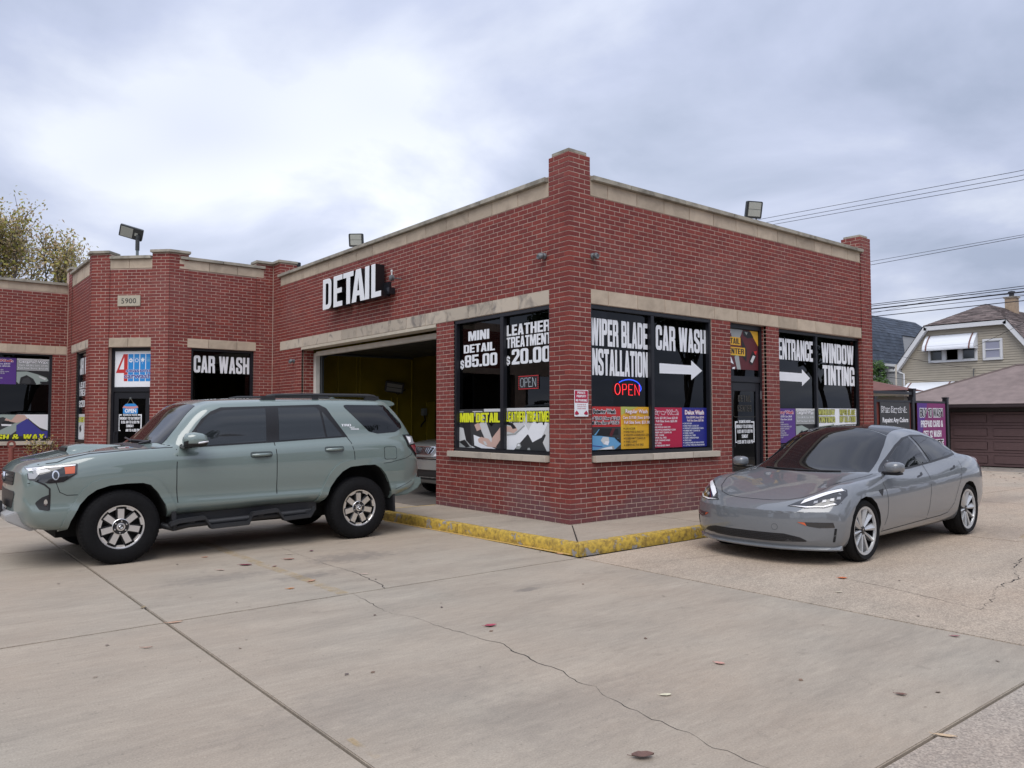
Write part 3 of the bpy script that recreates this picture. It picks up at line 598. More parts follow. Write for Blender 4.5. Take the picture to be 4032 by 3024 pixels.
def door(face, s0, s1, z0, ztr, z1, dep, hinge_right=True):
    f = MB(); fw = .06
    P = lambda mb, a0, zz0, a1, zz1, d0, d1: mb.prism([(a0, zz0), (a1, zz0), (a1, zz1), (a0, zz1)], face.fr(), d0, d1)
    P(f, s0, z0, s0+fw, z1, dep, dep+.11); P(f, s1-fw, z0, s1, z1, dep, dep+.11); P(f, s0+fw, z1-.08, s1-fw, z1, dep, dep+.11); P(f, s0+fw, ztr, s1-fw, ztr+.10, dep, dep+.11)
    fr = f.build('door_frame', BLACKM, bld, bevel=.006)
    g = MB(); P(g, s0+fw, ztr+.10, s1-fw, z1-.08, dep+.04, dep+.046); g.build('transom_pane', GLASSD, fr)
    d = MB(); w0, w1 = s0+fw+.005, s1-fw-.005
    P(d, w0, z0+.02, w0+.11, ztr-.01, dep+.02, dep+.065); P(d, w1-.11, z0+.02, w1, ztr-.01, dep+.02, dep+.065); P(d, w0+.11, z0+.02, w1-.11, z0+.26, dep+.02, dep+.065); P(d, w0+.11, ztr-.15, w1-.11, ztr-.01, dep+.02, dep+.065)
    dr = d.build('door', BLACKM, bld, bevel=.006)
    g = MB(); P(g, w0+.10, z0+.25, w1-.10, ztr-.14, dep+.04, dep+.046); g.build('door_glass', GLASSD, dr)
    h = MB(); hs = w0+.055; h.tube([face(hs, .95+z0, dep+.02), face(hs, .95+z0, dep-.05), face(hs, 1.25+z0, dep-.05), face(hs, 1.25+z0, dep+.02)], .012, 8); h.build('handle', BLACKM, dr, smooth=40)
    for zz in ((ztr-.20) , z0+.3):
        h = MB(); P(h, s1-fw-.012, zz-.08, s1-fw+.008, zz+.06, dep-.012, dep+.0); h.build('hinge', mat('hinge_steel', (.45, .45, .47), .4, metal=.8), dr)
    return fr
door(FR, 3.645, 4.665, .13, 2.16, 3.14, .10)
door(FC, .435, CHL-.412, .02, 2.16, 3.145, .12)
# ---------------------------------------------------------------- bay opening, interior
WHITEP = mat('white_trim', (.62, .60, .55), .5, noise=.1, nscale=4)
CREAM = mat('cream_soffit', (.52, .47, .38), .6, noise=.08)
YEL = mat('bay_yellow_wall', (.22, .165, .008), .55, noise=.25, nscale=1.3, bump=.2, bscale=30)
def build_bay():
    t = MB(); t.box(.30, 8.54, .0, .40, 8.66, 3.02); t.box(.30, 3.265, .0, .40, 3.34, 3.02); t.box(.30, 3.34, 2.955, .40, 8.54, 3.05); t.build('bay_door_frame', WHITEP, bld, bevel=.004)
    t = MB(); t.box(.01, 3.27, 3.10, .34, 8.655, 3.14); t.box(.0, 3.27, 3.085, .03, 8.655, 3.135); t.build('soffit', CREAM, bld)
    t = MB(); t.box(.41, 8.46, .02, .46, 8.56, 2.96); t.box(.41, 3.34, .02, .46, 3.42, 2.96); t.tube([(.44, 8.5, 2.9), (.6, 8.5, 3.0), (2.8, 8.5, 3.02)], .03, 6); t.tube([(.44, 3.4, 2.9), (.6, 3.4, 3.0), (2.8, 3.4, 3.02)], .03, 6); t.build('door_track', mat('track_steel', (.10, .11, .12), .4, metal=.7), bld)
    t = MB()       # rolled-up sectional door under the ceiling
    for i in range(4): t.box(.62+i*.55, 3.45, 3.03, 1.15+i*.55, 8.45, 3.07)
    t.build('rolled_up_door', mat('door_panel', (.02, .02, .02), .5), bld)
    # room shells, closed, a little inside the walls
    t = MB()
    t.box(.28, 9.80, .0, 8.1, 9.84, 4.2); t.box(.28, 3.06, .0, 8.1, 3.10, 4.2); t.box(8.06, 3.10, .0, 8.1, 9.8, 4.2)
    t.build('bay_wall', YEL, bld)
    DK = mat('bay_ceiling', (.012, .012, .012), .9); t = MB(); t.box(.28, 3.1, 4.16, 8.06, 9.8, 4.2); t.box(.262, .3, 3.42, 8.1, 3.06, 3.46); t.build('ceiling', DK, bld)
    t = MB(); t.box(.262, 3.1, -.02, 8.06, 9.8, .012); t.build('bay_floor', concrete('bay_concrete', (.20, .185, .165), (.10, .09, .085), .1), bld)
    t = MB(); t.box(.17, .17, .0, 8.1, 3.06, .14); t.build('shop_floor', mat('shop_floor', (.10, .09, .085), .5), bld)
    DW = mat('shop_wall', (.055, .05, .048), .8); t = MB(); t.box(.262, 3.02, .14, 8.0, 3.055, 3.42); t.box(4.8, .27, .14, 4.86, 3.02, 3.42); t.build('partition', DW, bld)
    t = MB(); t.box(.2, .2, 4.55, 8.3, 11.5, 4.65); t.prism([(-2.4, 10.6), (-3.3, 11.6), (-3.3, 14.5), (-13, 14.6), (-13, 20), (8.3, 20), (8.3, 11.5), (.3, 11.5), (0, 10.6)], lambda a, b_, d: (a, b_, d), 4.60, 4.66); t.build('roof', mat('roof_tar', (.05, .05, .05), .9), bld)
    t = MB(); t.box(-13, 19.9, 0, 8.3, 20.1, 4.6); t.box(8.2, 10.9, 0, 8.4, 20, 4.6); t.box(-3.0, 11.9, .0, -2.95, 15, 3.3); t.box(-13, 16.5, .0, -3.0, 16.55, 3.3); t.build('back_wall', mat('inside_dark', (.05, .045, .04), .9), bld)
    # pipes and ducts on the yellow wall
    PY = mat('yellow_pipe', (.34, .26, .02), .5)
    for (x, z0, z1) in ((1.45, 0.02, 3.3), (1.95, 1.9, 3.9), (2.05, 1.9, 3.9), (3.55, .02, 3.7), (2.95, .9, 2.1), (3.12, .9, 2.1)):
        t = MB(); t.tube([(x, 9.77, z0), (x, 9.77, z1)], .018, 6); t.build('pipe', PY, bld, smooth=40)
    t = MB(); t.box(4.0, 9.74, .9, 4.25, 9.79, 2.0); t.build('junction_box', PY, bld, bevel=.008); t = MB(); t.box(1.85, 9.72, 1.75, 2.15, 9.79, 1.9); t.build('junction_box', PY, bld, bevel=.008)
    # fluorescent tubes seen through the shop windows
    LT = mat('tube_light', (.8, .8, .7), .4, emit=(1, .93, .75), estr=1.3)
    for (x, y, L_) in ((1.3, 1.3, 1.2), (3.1, 1.3, 1.2), (1.3, 2.4, 1.2)):
        t = MB(); t.box(x-L_/2, y-.06, 3.36, x+L_/2, y+.06, 3.42, 0); t.tube([(x-L_/2+.03, y, 3.33), (x+L_/2-.03, y, 3.33)], .014, 6, 1); t.build('ceiling_lamp', [mat('lamp_tray', (.5, .5, .48), .5), LT], bld)
build_bay()
emit_bricks()
# ================================================================== LETTERING
_a = .17; _w = .5
def _O(x0, x1, y0=0, y1=1, r=.18): return [[(x0, y0, r), (x0, y1, r), (x1, y1, r), (x1, y0, r)]]
GL = {
 'A': (.5, [[(0,0),(.155,1),(.345,1),(.5,0),(.33,0),(.305,.19),(.195,.19),(.17,0)], [(.212,.34),(.288,.34),(.25,.74)]]),
 'B': (.5, [[(0,0),(0,1),(.48,1,.15),(.48,.56,.06),(.43,.51),(.5,.46,.05),(.5,0,.16)], [(.17,.15),(.17,.43),(.33,.43,.06),(.33,.15,.06)], [(.17,.58),(.17,.85),(.32,.85,.06),(.32,.58,.06)]]),
 'C': (.5, [[(0,0,.18),(0,1,.18),(.5,1,.18),(.5,.62),(.33,.62),(.33,.86,.07),(.17,.86,.07),(.17,.14,.07),(.33,.14,.07),(.33,.38),(.5,.38),(.5,0,.18)]]),
 'D': (.5, [[(0,0),(0,1),(.5,1,.2),(.5,0,.2)], [(.17,.15),(.17,.85),(.33,.85,.08),(.33,.15,.08)]]),
 'E': (.43, [[(0,0),(0,1),(.43,1),(.43,.84),(.17,.84),(.17,.59),(.40,.59),(.40,.43),(.17,.43),(.17,.16),(.43,.16),(.43,0)]]),
 'F': (.42, [[(0,0),(0,1),(.42,1),(.42,.84),(.17,.84),(.17,.58),(.39,.58),(.39,.42),(.17,.42),(.17,0)]]),
 'G': (.5, [[(0,0,.18),(0,1,.18),(.5,1,.18),(.5,.62),(.33,.62),(.33,.86,.07),(.17,.86,.07),(.17,.14,.07),(.33,.14,.05),(.33,.36),(.26,.36),(.26,.51),(.5,.51),(.5,0),(.4,0),(.37,.06),(.3,0,.03)]]),
 'H': (.5, [[(0,0),(0,1),(.17,1),(.17,.59),(.33,.59),(.33,1),(.5,1),(.5,0),(.33,0),(.33,.43),(.17,.43),(.17,0)]]),
 'I': (.17, [[(0,0),(0,1),(.17,1),(.17,0)]]),
 'J': (.42, [[(0,0,.15),(0,.35),(.16,.35),(.16,.15,.05),(.25,.15,.05),(.25,1),(.42,1),(.42,0,.16)]]),
 'K': (.52, [[(0,0),(0,1),(.17,1),(.17,.62),(.33,1),(.51,1),(.34,.55),(.52,0),(.34,0),(.225,.37),(.17,.27),(.17,0)]]),
 'L': (.41, [[(0,0),(0,1),(.17,1),(.17,.16),(.41,.16),(.41,0)]]),
 'M': (.66, [[(0,0),(0,1),(.23,1),(.33,.45),(.43,1),(.66,1),(.66,0),(.505,0),(.505,.62),(.39,0),(.27,0),(.155,.62),(.155,0)]]),
 'N': (.5, [[(0,0),(0,1),(.18,1),(.345,.5),(.345,1),(.5,1),(.5,0),(.32,0),(.155,.5),(.155,0)]]),
 'O': (.5, _O(0, .5) + [[(.17,.15,.07),(.17,.85,.07),(.33,.85,.07),(.33,.15,.07)]]),
 'P': (.49, [[(0,0),(0,1),(.49,1,.16),(.49,.42,.16),(.17,.42),(.17,0)], [(.17,.57),(.17,.85),(.32,.85,.06),(.32,.57,.06)]]),
 'R': (.5, [[(0,0),(0,1),(.49,1,.16),(.49,.54,.07),(.42,.49),(.49,.44,.05),(.51,0),(.34,0),(.325,.41,.05),(.17,.41),(.17,0)], [(.17,.56),(.17,.85),(.32,.85,.06),(.32,.56,.06)]]),
 'S': (.5, [[(0,0,.17),(0,.36),(.165,.36),(.165,.14,.06),(.335,.14,.06),(.335,.34,.07),(0,.56,.12),(0,1,.17),(.5,1,.17),(.5,.68),(.335,.68),(.335,.86,.06),(.165,.86,.06),(.165,.69,.07),(.5,.46,.12),(.5,0,.17)]]),
 'T': (.46, [[(.145,0),(.145,.84),(0,.84),(0,1),(.46,1),(.46,.84),(.315,.84),(.315,0)]]),
 'U': (.5, [[(0,0,.18),(0,1),(.17,1),(.17,.15,.07),(.33,.15,.07),(.33,1),(.5,1),(.5,0,.18)]]),
 'V': (.5, [[(.155,0),(0,1),(.17,1),(.25,.38),(.33,1),(.5,1),(.345,0)]]),
 'W': (.74, [[(.12,0),(0,1),(.165,1),(.225,.40),(.29,1),(.45,1),(.515,.40),(.575,1),(.74,1),(.62,0),(.44,0),(.37,.52),(.30,0)]]),
 'X': (.5, [[(0,0),(.155,.5),(.01,1),(.19,1),(.255,.72),(.32,1),(.49,1),(.345,.5),(.5,0),(.32,0),(.25,.29),(.18,0)]]),
 'Y': (.5, [[(.165,0),(.165,.38),(0,1),(.175,1),(.25,.62),(.325,1),(.5,1),(.335,.38),(.335,0)]]),
 'Z': (.44, [[(0,0),(0,.14),(.24,.84),(.02,.84),(.02,1),(.44,1),(.44,.86),(.2,.16),(.44,.16),(.44,0)]]),
 '0': (.5, _O(0, .5) + [[(.17,.15,.07),(.17,.85,.07),(.33,.85,.07),(.33,.15,.07)]]),
 '1': (.34, [[(.14,0),(.14,.70),(0,.70),(0,.82),(.20,1),(.31,1),(.31,0)]]),
 '2': (.5, [[(0,0),(0,.14),(.335,.62,.05),(.335,.86,.06),(.165,.86,.06),(.165,.66),(0,.66),(0,1,.17),(.5,1,.17),(.5,.58,.1),(.22,.16),(.5,.16),(.5,0)]]),
 '3': (.5, [[(0,0,.17),(0,.33),(.165,.33),(.165,.14,.06),(.335,.14,.06),(.335,.44,.05),(.2,.44),(.2,.58),(.335,.58,.05),(.335,.86,.06),(.165,.86,.06),(.165,.7),(0,.7),(0,1,.17),(.5,1,.17),(.5,.56,.05),(.45,.51),(.5,.46,.05),(.5,0,.17)]]),
 '4': (.52, [[(.28,0),(.28,.2),(0,.2),(0,.36),(.24,1),(.44,1),(.44,.35),(.52,.35),(.52,.2),(.44,.2),(.44,0)], [(.14,.35),(.28,.35),(.28,.76)]]),
 '5': (.5, [[(0,0,.17),(0,.32),(.165,.32),(.165,.14,.06),(.335,.14,.06),(.335,.50,.06),(.165,.50,.05),(.165,.44),(.01,.44),(.01,1),(.48,1),(.48,.85),(.165,.85),(.165,.63),(.5,.65,.17),(.5,0,.17)]]),
 '6': (.5, [[(0,0,.17),(0,1,.17),(.5,1,.17),(.5,.68),(.335,.68),(.335,.86,.06),(.165,.86,.06),(.165,.58),(.5,.60,.15),(.5,0,.17)], [(.17,.14,.06),(.17,.46,.06),(.33,.46,.06),(.33,.14,.06)]]),
 '7': (.46, [[(.1,0),(.28,.84),(0,.84),(0,1),(.46,1),(.46,.86),(.28,0)]]),
 '8': (.5, [[(0,0,.17),(0,.46,.05),(.05,.51),(0,.56,.05),(0,1,.17),(.5,1,.17),(.5,.56,.05),(.45,.51),(.5,.46,.05),(.5,0,.17)], [(.17,.14,.06),(.17,.43,.06),(.33,.43,.06),(.33,.14,.06)], [(.17,.58,.06),(.17,.86,.06),(.33,.86,.06),(.33,.58,.06)]]),
 '9': (.5, [[(0,0,.17),(0,.32),(.165,.32),(.165,.14,.06),(.335,.14,.06),(.335,.42),(0,.40,.15),(0,1,.17),(.5,1,.17),(.5,0,.17)], [(.17,.54,.06),(.17,.86,.06),(.33,.86,.06),(.33,.54,.06)]]),
 '.': (.18, [[(0,0),(0,.18),(.18,.18),(.18,0)]]),
 ':': (.18, [[(0,0),(0,.18),(.18,.18),(.18,0)], [(0,.5),(0,.68),(.18,.68),(.18,.5)]]),
 '&': (.58, [[(0,0,.16),(0,.45,.1),(.1,.56),(.04,.7,.05),(.04,1,.14),(.42,1,.14),(.42,.6,.1),(.33,.5),(.39,.38),(.42,.5),(.56,.5),(.48,.24),(.58,0),(.4,0),(.37,.07),(.3,0,.1)], [(.15,.17,.05),(.15,.38,.05),(.19,.44),(.29,.2),(.26,.14,.03)], [(.18,.72),(.18,.87,.04),(.28,.87,.04),(.28,.7),(.22,.62)]]),
 '$': (.5, [[(0,.08,.15),(0,.38),(.165,.38),(.165,.2,.05),(.335,.2,.05),(.335,.37,.06),(0,.56,.12),(0,.92,.15),(.2,.92),(.2,1.03),(.3,1.03),(.3,.92),(.5,.92,.15),(.5,.66),(.335,.66),(.335,.8,.05),(.165,.8,.05),(.165,.67,.06),(.5,.47,.12),(.5,.08,.15),(.3,.08),(.3,-.05),(.2,-.05),(.2,.08)]]),
 ' ': (.20, []),
}
_tc = {}
def _curve2mesh(cu, name='t'):
    ob = bpy.data.objects.new(name, cu); COL.objects.link(ob); dg = bpy.context.evaluated_depsgraph_get(); dg.update()
    me = bpy.data.meshes.new_from_object(ob.evaluated_get(dg)); v = [tuple(x.co) for x in me.vertices]; f = [tuple(p.vertices) for p in me.polygons]
    bpy.data.objects.remove(ob); bpy.data.meshes.remove(me); return v, f
def heavy(txt, off=0, ext=0, gap=.055):
    k = (txt, off, ext, gap)
    if k in _tc: return _tc[k]
    cu = bpy.data.curves.new('g', 'CURVE'); cu.dimensions = '2D'; cu.fill_mode = 'BOTH' if ext else 'BOTH'; cu.offset = off; cu.extrude = ext
    x = 0
    for ch in txt:
        w, cs = GL[ch]
        for c in cs:
            pts = rpoly(c, 5); sp = cu.splines.new('POLY'); sp.points.add(len(pts)-1); sp.use_cyclic_u = True
            for i, (a, b) in enumerate(pts): sp.points[i].co = (x+a, b, 0, 1)
        x += w+gap
    cu.fill_mode = 'BOTH'
    r = _curve2mesh(cu); bpy.data.curves.remove(cu)
    if not off: _tc[k] = (r, x-gap)
    else: _tc[k] = (r, x-gap)
    return _tc[k]
def bfont(txt, off=.0, ext=0, shear=0):
    k = ('b', txt, off, ext, shear)
    if k in _tc: return _tc[k]
    cu = bpy.data.curves.new('g', 'FONT'); cu.body = txt; cu.size = 1; cu.offset = off; cu.extrude = ext; cu.shear = shear; cu.resolution_u = 2
    v, f = _curve2mesh(cu); bpy.data.curves.remove(cu); xs = [p[0] for p in v] or [0, 1]
    x0 = min(xs)+off; v = [(p[0]-x0, p[1], p[2]) for p in v]; _tc[k] = ((v, f), max(xs)-off-x0); return _tc[k]
BCAP = .729
def put(mb, face, txt, s0, s1, z0, z1, dep, mi=0, font='h', off=0, ext=0, gap=.055, shear=0, zz=None, clip=None):
    """writes txt with baseline z0, cap top z1, spanning s0..s1 on a wall face, at depth dep"""
    if font == 'h': (vf, w) = heavy(txt, off, ext, gap); cap = 1
    else: (vf, w) = bfont(txt, off, ext); cap = BCAP
    v, f = vf; sx = (s1-s0)/w; sy = (z1-z0)/cap
    vv = []
    for p in v:
        a = s0+p[0]*sx+shear*p[1]*sy
        if clip: a = max(clip[0], min(clip[1], a))
        vv.append(face(a, z0+p[1]*sy, dep - (p[2] if ext else 0)*1.0))
    mb.add(vv, f, mi)
def rect(mb, face, s0, s1, z0, z1, dep, mi=0): mb.add([face(s0, z0, dep), face(s1, z0, dep), face(s1, z1, dep), face(s0, z1, dep)], [(0, 1, 2, 3)], mi)
def pol(mb, face, pts, dep, mi=0): mb.add([face(a, z, dep) for a, z in pts], [tuple(range(len(pts)))], mi)
def plain(mb, name, mats, label, cat, group=None, parent=None):
    me = bpy.data.meshes.new(name); me.from_pydata(mb.v, [], mb.f)
    for m in mats: me.materials.append(m)
    if len(me.polygons) == len(mb.m): me.polygons.foreach_set('material_index', mb.m)
    o = link(name, me, parent)
    return tag(o, label, cat, group) if cat else o
# print colours
def P_(n, c, r=.45): return mat('print_'+n, c, r)
pr_red = P_('red', (.50, .03, .03)); pr_yel = P_('orange_yellow', (.72, .40, .03)); pr_crim = P_('crimson', (.42, .008, .05)); pr_blue = P_('blue', (.015, .02, .22)); pr_pur = P_('purple', (.085, .028, .22))
pr_white = WHITEV; pr_black = BLACKV; pr_lime = P_('lemon', (.74, .78, .02)); pr_grey = P_('grey', (.33, .35, .35)); pr_dark = P_('charcoal', (.035, .037, .04)); pr_lg = P_('light_grey', (.60, .61, .62)); pr_skin = P_('skin', (.58, .40, .34)); pr_sky = P_('car_blue', (.13, .34, .58)); pr_olive = P_('olive_yellow', (.45, .46, .10)); pr_mag = P_('magenta', (.20, .02, .13)); pr_cyan = P_('logo_blue', (.02, .24, .62)); pr_navy = P_('logo_navy', (.05, .05, .28)); pr_maroon = P_('maroon', (.10, .015, .02)); pr_green = P_('pale_green', (.3, .36, .34))
PRS = [pr_white, pr_black, pr_red, pr_yel, pr_crim, pr_blue, pr_pur, pr_lime, pr_grey, pr_dark, pr_lg, pr_skin, pr_sky, pr_olive, pr_mag, pr_cyan, pr_navy, pr_maroon, pr_green]
WH, BK, RD, YE, CR, BL, PU, LM, GY, DK_, LG, SK, SB, OL, MG, CY, NV, MR, GN = range(19)
gd = .091   # print on the outside of the glass (glass front at .095)
def vinyl(name, items, label, face=FR, dep=gd, group='white vinyl lettering on the shop windows'):
    mb = MB()
    for it in items:
        if it[0] == 'p': pol(mb, face, it[1], dep, WH)
        else: put(mb, face, it[0], it[1]+.004, it[2]-.004, it[3]+.003, it[4]-.003, dep, WH, gap=it[5]+.03 if len(it) > 5 else .065, off=.010)
    return plain(mb, name, PRS[:1], label, 'window lettering', group)
yl = lambda y: 10.27-y
vinyl('window_lettering', [('MINI', yl(2.458), yl(1.904), 2.79, 2.945), ('DETAIL', yl(2.583), yl(1.761), 2.60, 2.735), ('$', yl(2.675), yl(2.575), 2.35, 2.50), ('85.00', yl(2.552), yl(1.703), 2.37, 2.567)], 'white vinyl MINI DETAIL $85.00 lettering on the left pane beside the bay', FL)
vinyl('window_lettering', [('LEATHER', yl(1.476), yl(.49), 2.785, 2.95), ('TREATMENT', yl(1.478), yl(.47), 2.605, 2.768), ('$', yl(1.491), yl(1.392), 2.35, 2.49), ('20.00', yl(1.352), yl(.48), 2.353, 2.58)], 'white vinyl LEATHER TREATMENT $20.00 lettering on the pane left of the corner pillar', FL)
vinyl('window_lettering', [('WIPER BLADE', .487, 1.683, 2.578, 2.963, .03), ('INSTALLATION', .468, 1.683, 2.16, 2.535, .03)], 'white vinyl WIPER BLADE INSTALLATION lettering right of the corner pillar')
vinyl('window_lettering', [('CAR WASH', 1.868, 3.088, 2.588, 2.963, .03), ('p', [(1.947, 2.233), (2.706, 2.241), (2.704, 2.152), (2.982, 2.31), (2.71, 2.462), (2.708, 2.382), (1.947, 2.386)])], 'white vinyl CAR WASH lettering above a right-pointing arrow')
vinyl('window_lettering', [('ENTRANCE', 5.20, 6.355, 2.605, 2.98, .03), ('p', [(5.22, 2.222), (5.959, 2.218), (5.961, 2.14), (6.236, 2.293), (5.962, 2.451), (5.965, 2.374), (5.22, 2.379)])], 'white vinyl ENTRANCE lettering above an arrow right of the shop door', dep=.121)
vinyl('window_lettering', [('WINDOW', 6.66, 7.875, 2.61, 2.985, .03), ('TINTING', 6.69, 7.89, 2.185, 2.56, .03)], 'white vinyl WINDOW TINTING lettering on the pane nearest the right end', dep=.121)
vinyl('window_lettering', [('CAR WASH', -1.777+2.345, -.517+2.345, 2.603, 2.985, .04)], 'white vinyl CAR WASH lettering on the dark window above the green vehicle roof', F2, .098)
s3 = lambda y: 14.25-y
vinyl('window_lettering', [('CAR W', s3(13.28), s3(12.30), 2.605, 2.99, .03), ('LEATH', s3(13.14), s3(12.20), 2.28, 2.43, .03), ('TREAT', s3(13.14), s3(12.20), 2.10, 2.26, .03), ('$20.0', s3(13.14), s3(12.15), 1.84, 2.0, .03)], 'white lettering CAR WASH and LEATHER TREATMENT on the narrow side window left of the entrance', F3, .088)
# ---- posters
def poster(face, s0, s1, z0, z1, dep, base, fn, label, group='printed price posters stuck in the shop windows'):
    mb = MB(); mb.prism([(s0, z0), (s1, z0), (s1, z1), (s0, z1)], face.fr(), dep-.0005, dep+.0025, base)
    lay = [dep-.0012]
    def nxt(): lay[0] -= .0004; return lay[0]
    class T: pass
    t = T(); w, h = s1-s0, z1-z0
    t.rect = lambda a0, a1, b0, b1, c: rect(mb, face, s0+w*a0, s0+w*a1, z0+h*b0, z0+h*b1, nxt(), c)
    t.pol = lambda pts, c: pol(mb, face, [(s0+w*max(0, min(1, a)), z0+h*max(0, min(1, b))) for a, b in pts], nxt(), c)
    def txt(s, a0, a1, b0, b1, c, font='h', off=0, halo=None, hoff=.05, clip=False, shear=0):
        cl = (s0+.001, s1-.001)
        if halo is not None: put(mb, face, s, s0+w*a0, s0+w*a1, z0+h*b0, z0+h*b1, nxt(), halo, font, off+hoff, clip=cl, gap=.06, shear=shear)
        put(mb, face, s, s0+w*a0, s0+w*a1, z0+h*b0, z0+h*b1, nxt(), c, font, off, clip=cl, gap=.06, shear=shear)
    t.txt = txt; fn(t)
    return plain(mb, 'poster', PRS, label, 'poster', group)
def p_mini(t):
    t.rect(0, 1, 0, 1, DK_); t.pol([(0, 0), (0, .55), (.2, .5), (.28, .1), (.45, 0)], LG); t.pol([(0, .62), (.14, .66), (.14, .95), (0, .95)], GY); t.pol([(.35, .95), (.58, .95), (.85, .1), (.7, .1), (.52, .55)], LG)
    t.pol([(.12, .6), (.2, .66), (.3, .62), (.34, .05), (.2, .2)], BK); t.pol([(.38, .35), (.55, .28), (.62, .12), (.88, .02), (.6, .0), (.4, .08)], WH); t.pol([(.55, .30), (.72, .26), (.82, .12), (.9, .05), (.70, .06), (.5, .16), (.48, .24)], SK); t.pol([(.8, .28), (1, .58), (1, .28), (.88, .06), (.78, .12)], SK)
    t.pol([(0, .12), (.2, .2), (.35, .02), (.3, 0), (0, 0)], GY); t.pol([(.03, .16), (.17, .22), (.3, .04), (.2, .02)], BK); t.pol([(.4, .6), (.5, .66), (.56, .5), (.46, .44)], SK); t.rect(.62, 1, .93, 1, LG); t.pol([(.60, .20), (.66, .19), (.70, .10), (.64, .10)], LG)
    t.txt('MINI DETAIL', .06, .97, .67, .90, LM, off=.02, halo=BK, hoff=.09)
def p_leather(t):
    t.rect(0, 1, 0, 1, LG); t.pol([(0, 0), (0, .36), (.25, .4), (.45, .62), (.6, .3), (.3, 0)], WH); t.pol([(.22, 0), (.5, .38), (.72, .28), (.84, .4), (.98, .1), (1, 0)], DK_); t.pol([(.5, .42), (.60, .20), (.78, .32), (.92, .7), (.62, .7)], WH); t.pol([(.88, 0), (.8, .2), (1, .75), (1, 0)], LG)
    t.pol([(0, .42), (0, .58), (.16, .56), (.24, .6), (.3, .48), (.22, .4), (.1, .44)], SK); t.pol([(.08, .68), (.2, .64), (.28, .52), (.2, .5), (.16, .58), (.02, .62)], BK); t.pol([(.27, .03), (.29, .16), (.35, .18), (.38, .1), (.34, .03)], GY); t.pol([(.295, .10), (.305, .15), (.345, .15), (.35, .10)], WH); t.pol([(.5, .02), (.51, .07), (.55, .07), (.56, .02)], GY); t.pol([(0, .36), (.25, .40), (.44, .60), (.45, .58), (.26, .37), (0, .33)], GY)
    t.txt('LEATHER TREATMENT', .06, 1.03, .68, .91, LM, off=.012, halo=BK, hoff=.075)
poster(FL, yl(2.743), yl(1.600), 1.082, 1.702, gd, DK_, p_mini, 'black and white MINI DETAIL poster with yellow heading and a wiping hand')
poster(FL, yl(1.553), yl(.43), 1.086, 1.708, gd, LG, p_leather, 'LEATHER TREATMENT poster with yellow heading over pale car seats')
def lines(t, L_, a0, b1, db, c, ch=.055, bl=True, clipw=.021, font='b'):
    for i, s in enumerate(L_):
        b = b1-i*db; w_ = len(s)*clipw
        if bl: t.pol([(a0-.05, b+ch*.2), (a0-.025, b+ch*.2), (a0-.025, b+ch*.75), (a0-.05, b+ch*.75)], c)
        t.txt(s, a0, min(a0+w_, .97), b, b+ch, c, font='b', off=.018)
def p_ext(t):
    t.rect(0, 1, 0, .53, DK_); t.pol([(0, 0), (0, .34), (.3, .33), (.55, .3), (.9, .26), (1, .12), (.8, 0)], SB); t.pol([(.12, .33), (.3, .5), (.9, .48), (.92, .34), (.5, .32)], BK); t.pol([(.14, .34), (.3, .48), (.32, .48), (.2, .34)], SB); t.pol([(.62, .33), (.72, .5), (.82, .5), (.7, .3)], MR); t.pol([(.35, .22), (.42, .30), (.6, .29), (.62, .18), (.45, .12)], LG)
    t.pol([(.45, .13), (.5, .2), (.62, .19), (.58, .1)], WH); t.pol([(.2, 0), (.45, .05), (.75, .09), (.8, 0)], GY); t.pol([(.3, .01), (.5, .05), (.7, .07), (.72, .01)], WH); t.pol([(0, .12), (.4, .08), (.4, .065), (0, .10)], NV)
    t.pol([(.8, .30), (.98, .20), (.96, .15), (.8, .26)], BK); t.pol([(0, .5), (.12, .5), (.1, .36), (0, .36)], MR)
    t.txt('Exterior Wash', .12, .82, .845, .94, BK, 'b', .045, WH, .075); t.txt('Cars: $13.00 | Suvs: $15.00', -.10, .96, .70, .77, BK, 'b', .035, WH, .075, clip=True); t.txt('Full Size Suvs: $17.00', .0, .93, .595, .665, BK, 'b', .035, WH, .075)
def p_reg(t):
    t.pol([(0, 1), (.55, 1), (.0, .8)], OL)
    for i in range(9):
        for j in range(4): a, b = .03+i*.055, .55-j*.035-i*.004; t.pol([(a, b), (a+.02, b), (a+.02, b+.014), (a, b+.014)], LM)
    t.txt('Regular Wash', .13, .85, .85, .945, RD, 'b', .05); t.txt('Regular Wash', .13, .85, .85, .945, WH, 'b', .02); t.txt('Cars: $17.00 | Suvs: $19.00', .04, .95, .715, .78, WH, 'b', .02, RD, .035); t.txt('Full Size Suvs: $21.00', .08, .92, .60, .67, WH, 'b', .02, RD, .035)
    lines(t, ['CAR VACUUM', 'HAND WASH & HAND DRY', 'WINDOWS & DASHBOARDS CLEAN', 'RUBBER MAT CLEANS (4)', 'WHEEL CLEANS', 'ARMOR ALL THE TIRES'], .11, .46, .078, BK, .05, clipw=.031)
def p_sup(t):
    t.txt('Super Wash', .04, .86, .83, .94, CR, 'b', .035, WH, .06); t.txt('Cars: $21.00 | Suvs: $23.00', .06, .84, .715, .77, WH, 'b', .02); t.txt('Full Size Suvs: $25.00', .1, .82, .635, .69, WH, 'b', .02)
    lines(t, ['CAR VACUUM', 'HAND WASH & HAND DRY', 'WINDOWS & DASHBOARDS CLEAN', 'RUBBER MAT CLEANS (4)', 'WHEEL CLEANS', 'ARMOR ALL TIRES', 'UNDER CARRIAGE WASH', 'SPRAY WAX', 'AIR FRESHENER SPRAY'], .01, .555, .065, WH, .042, bl=False, clipw=.029)
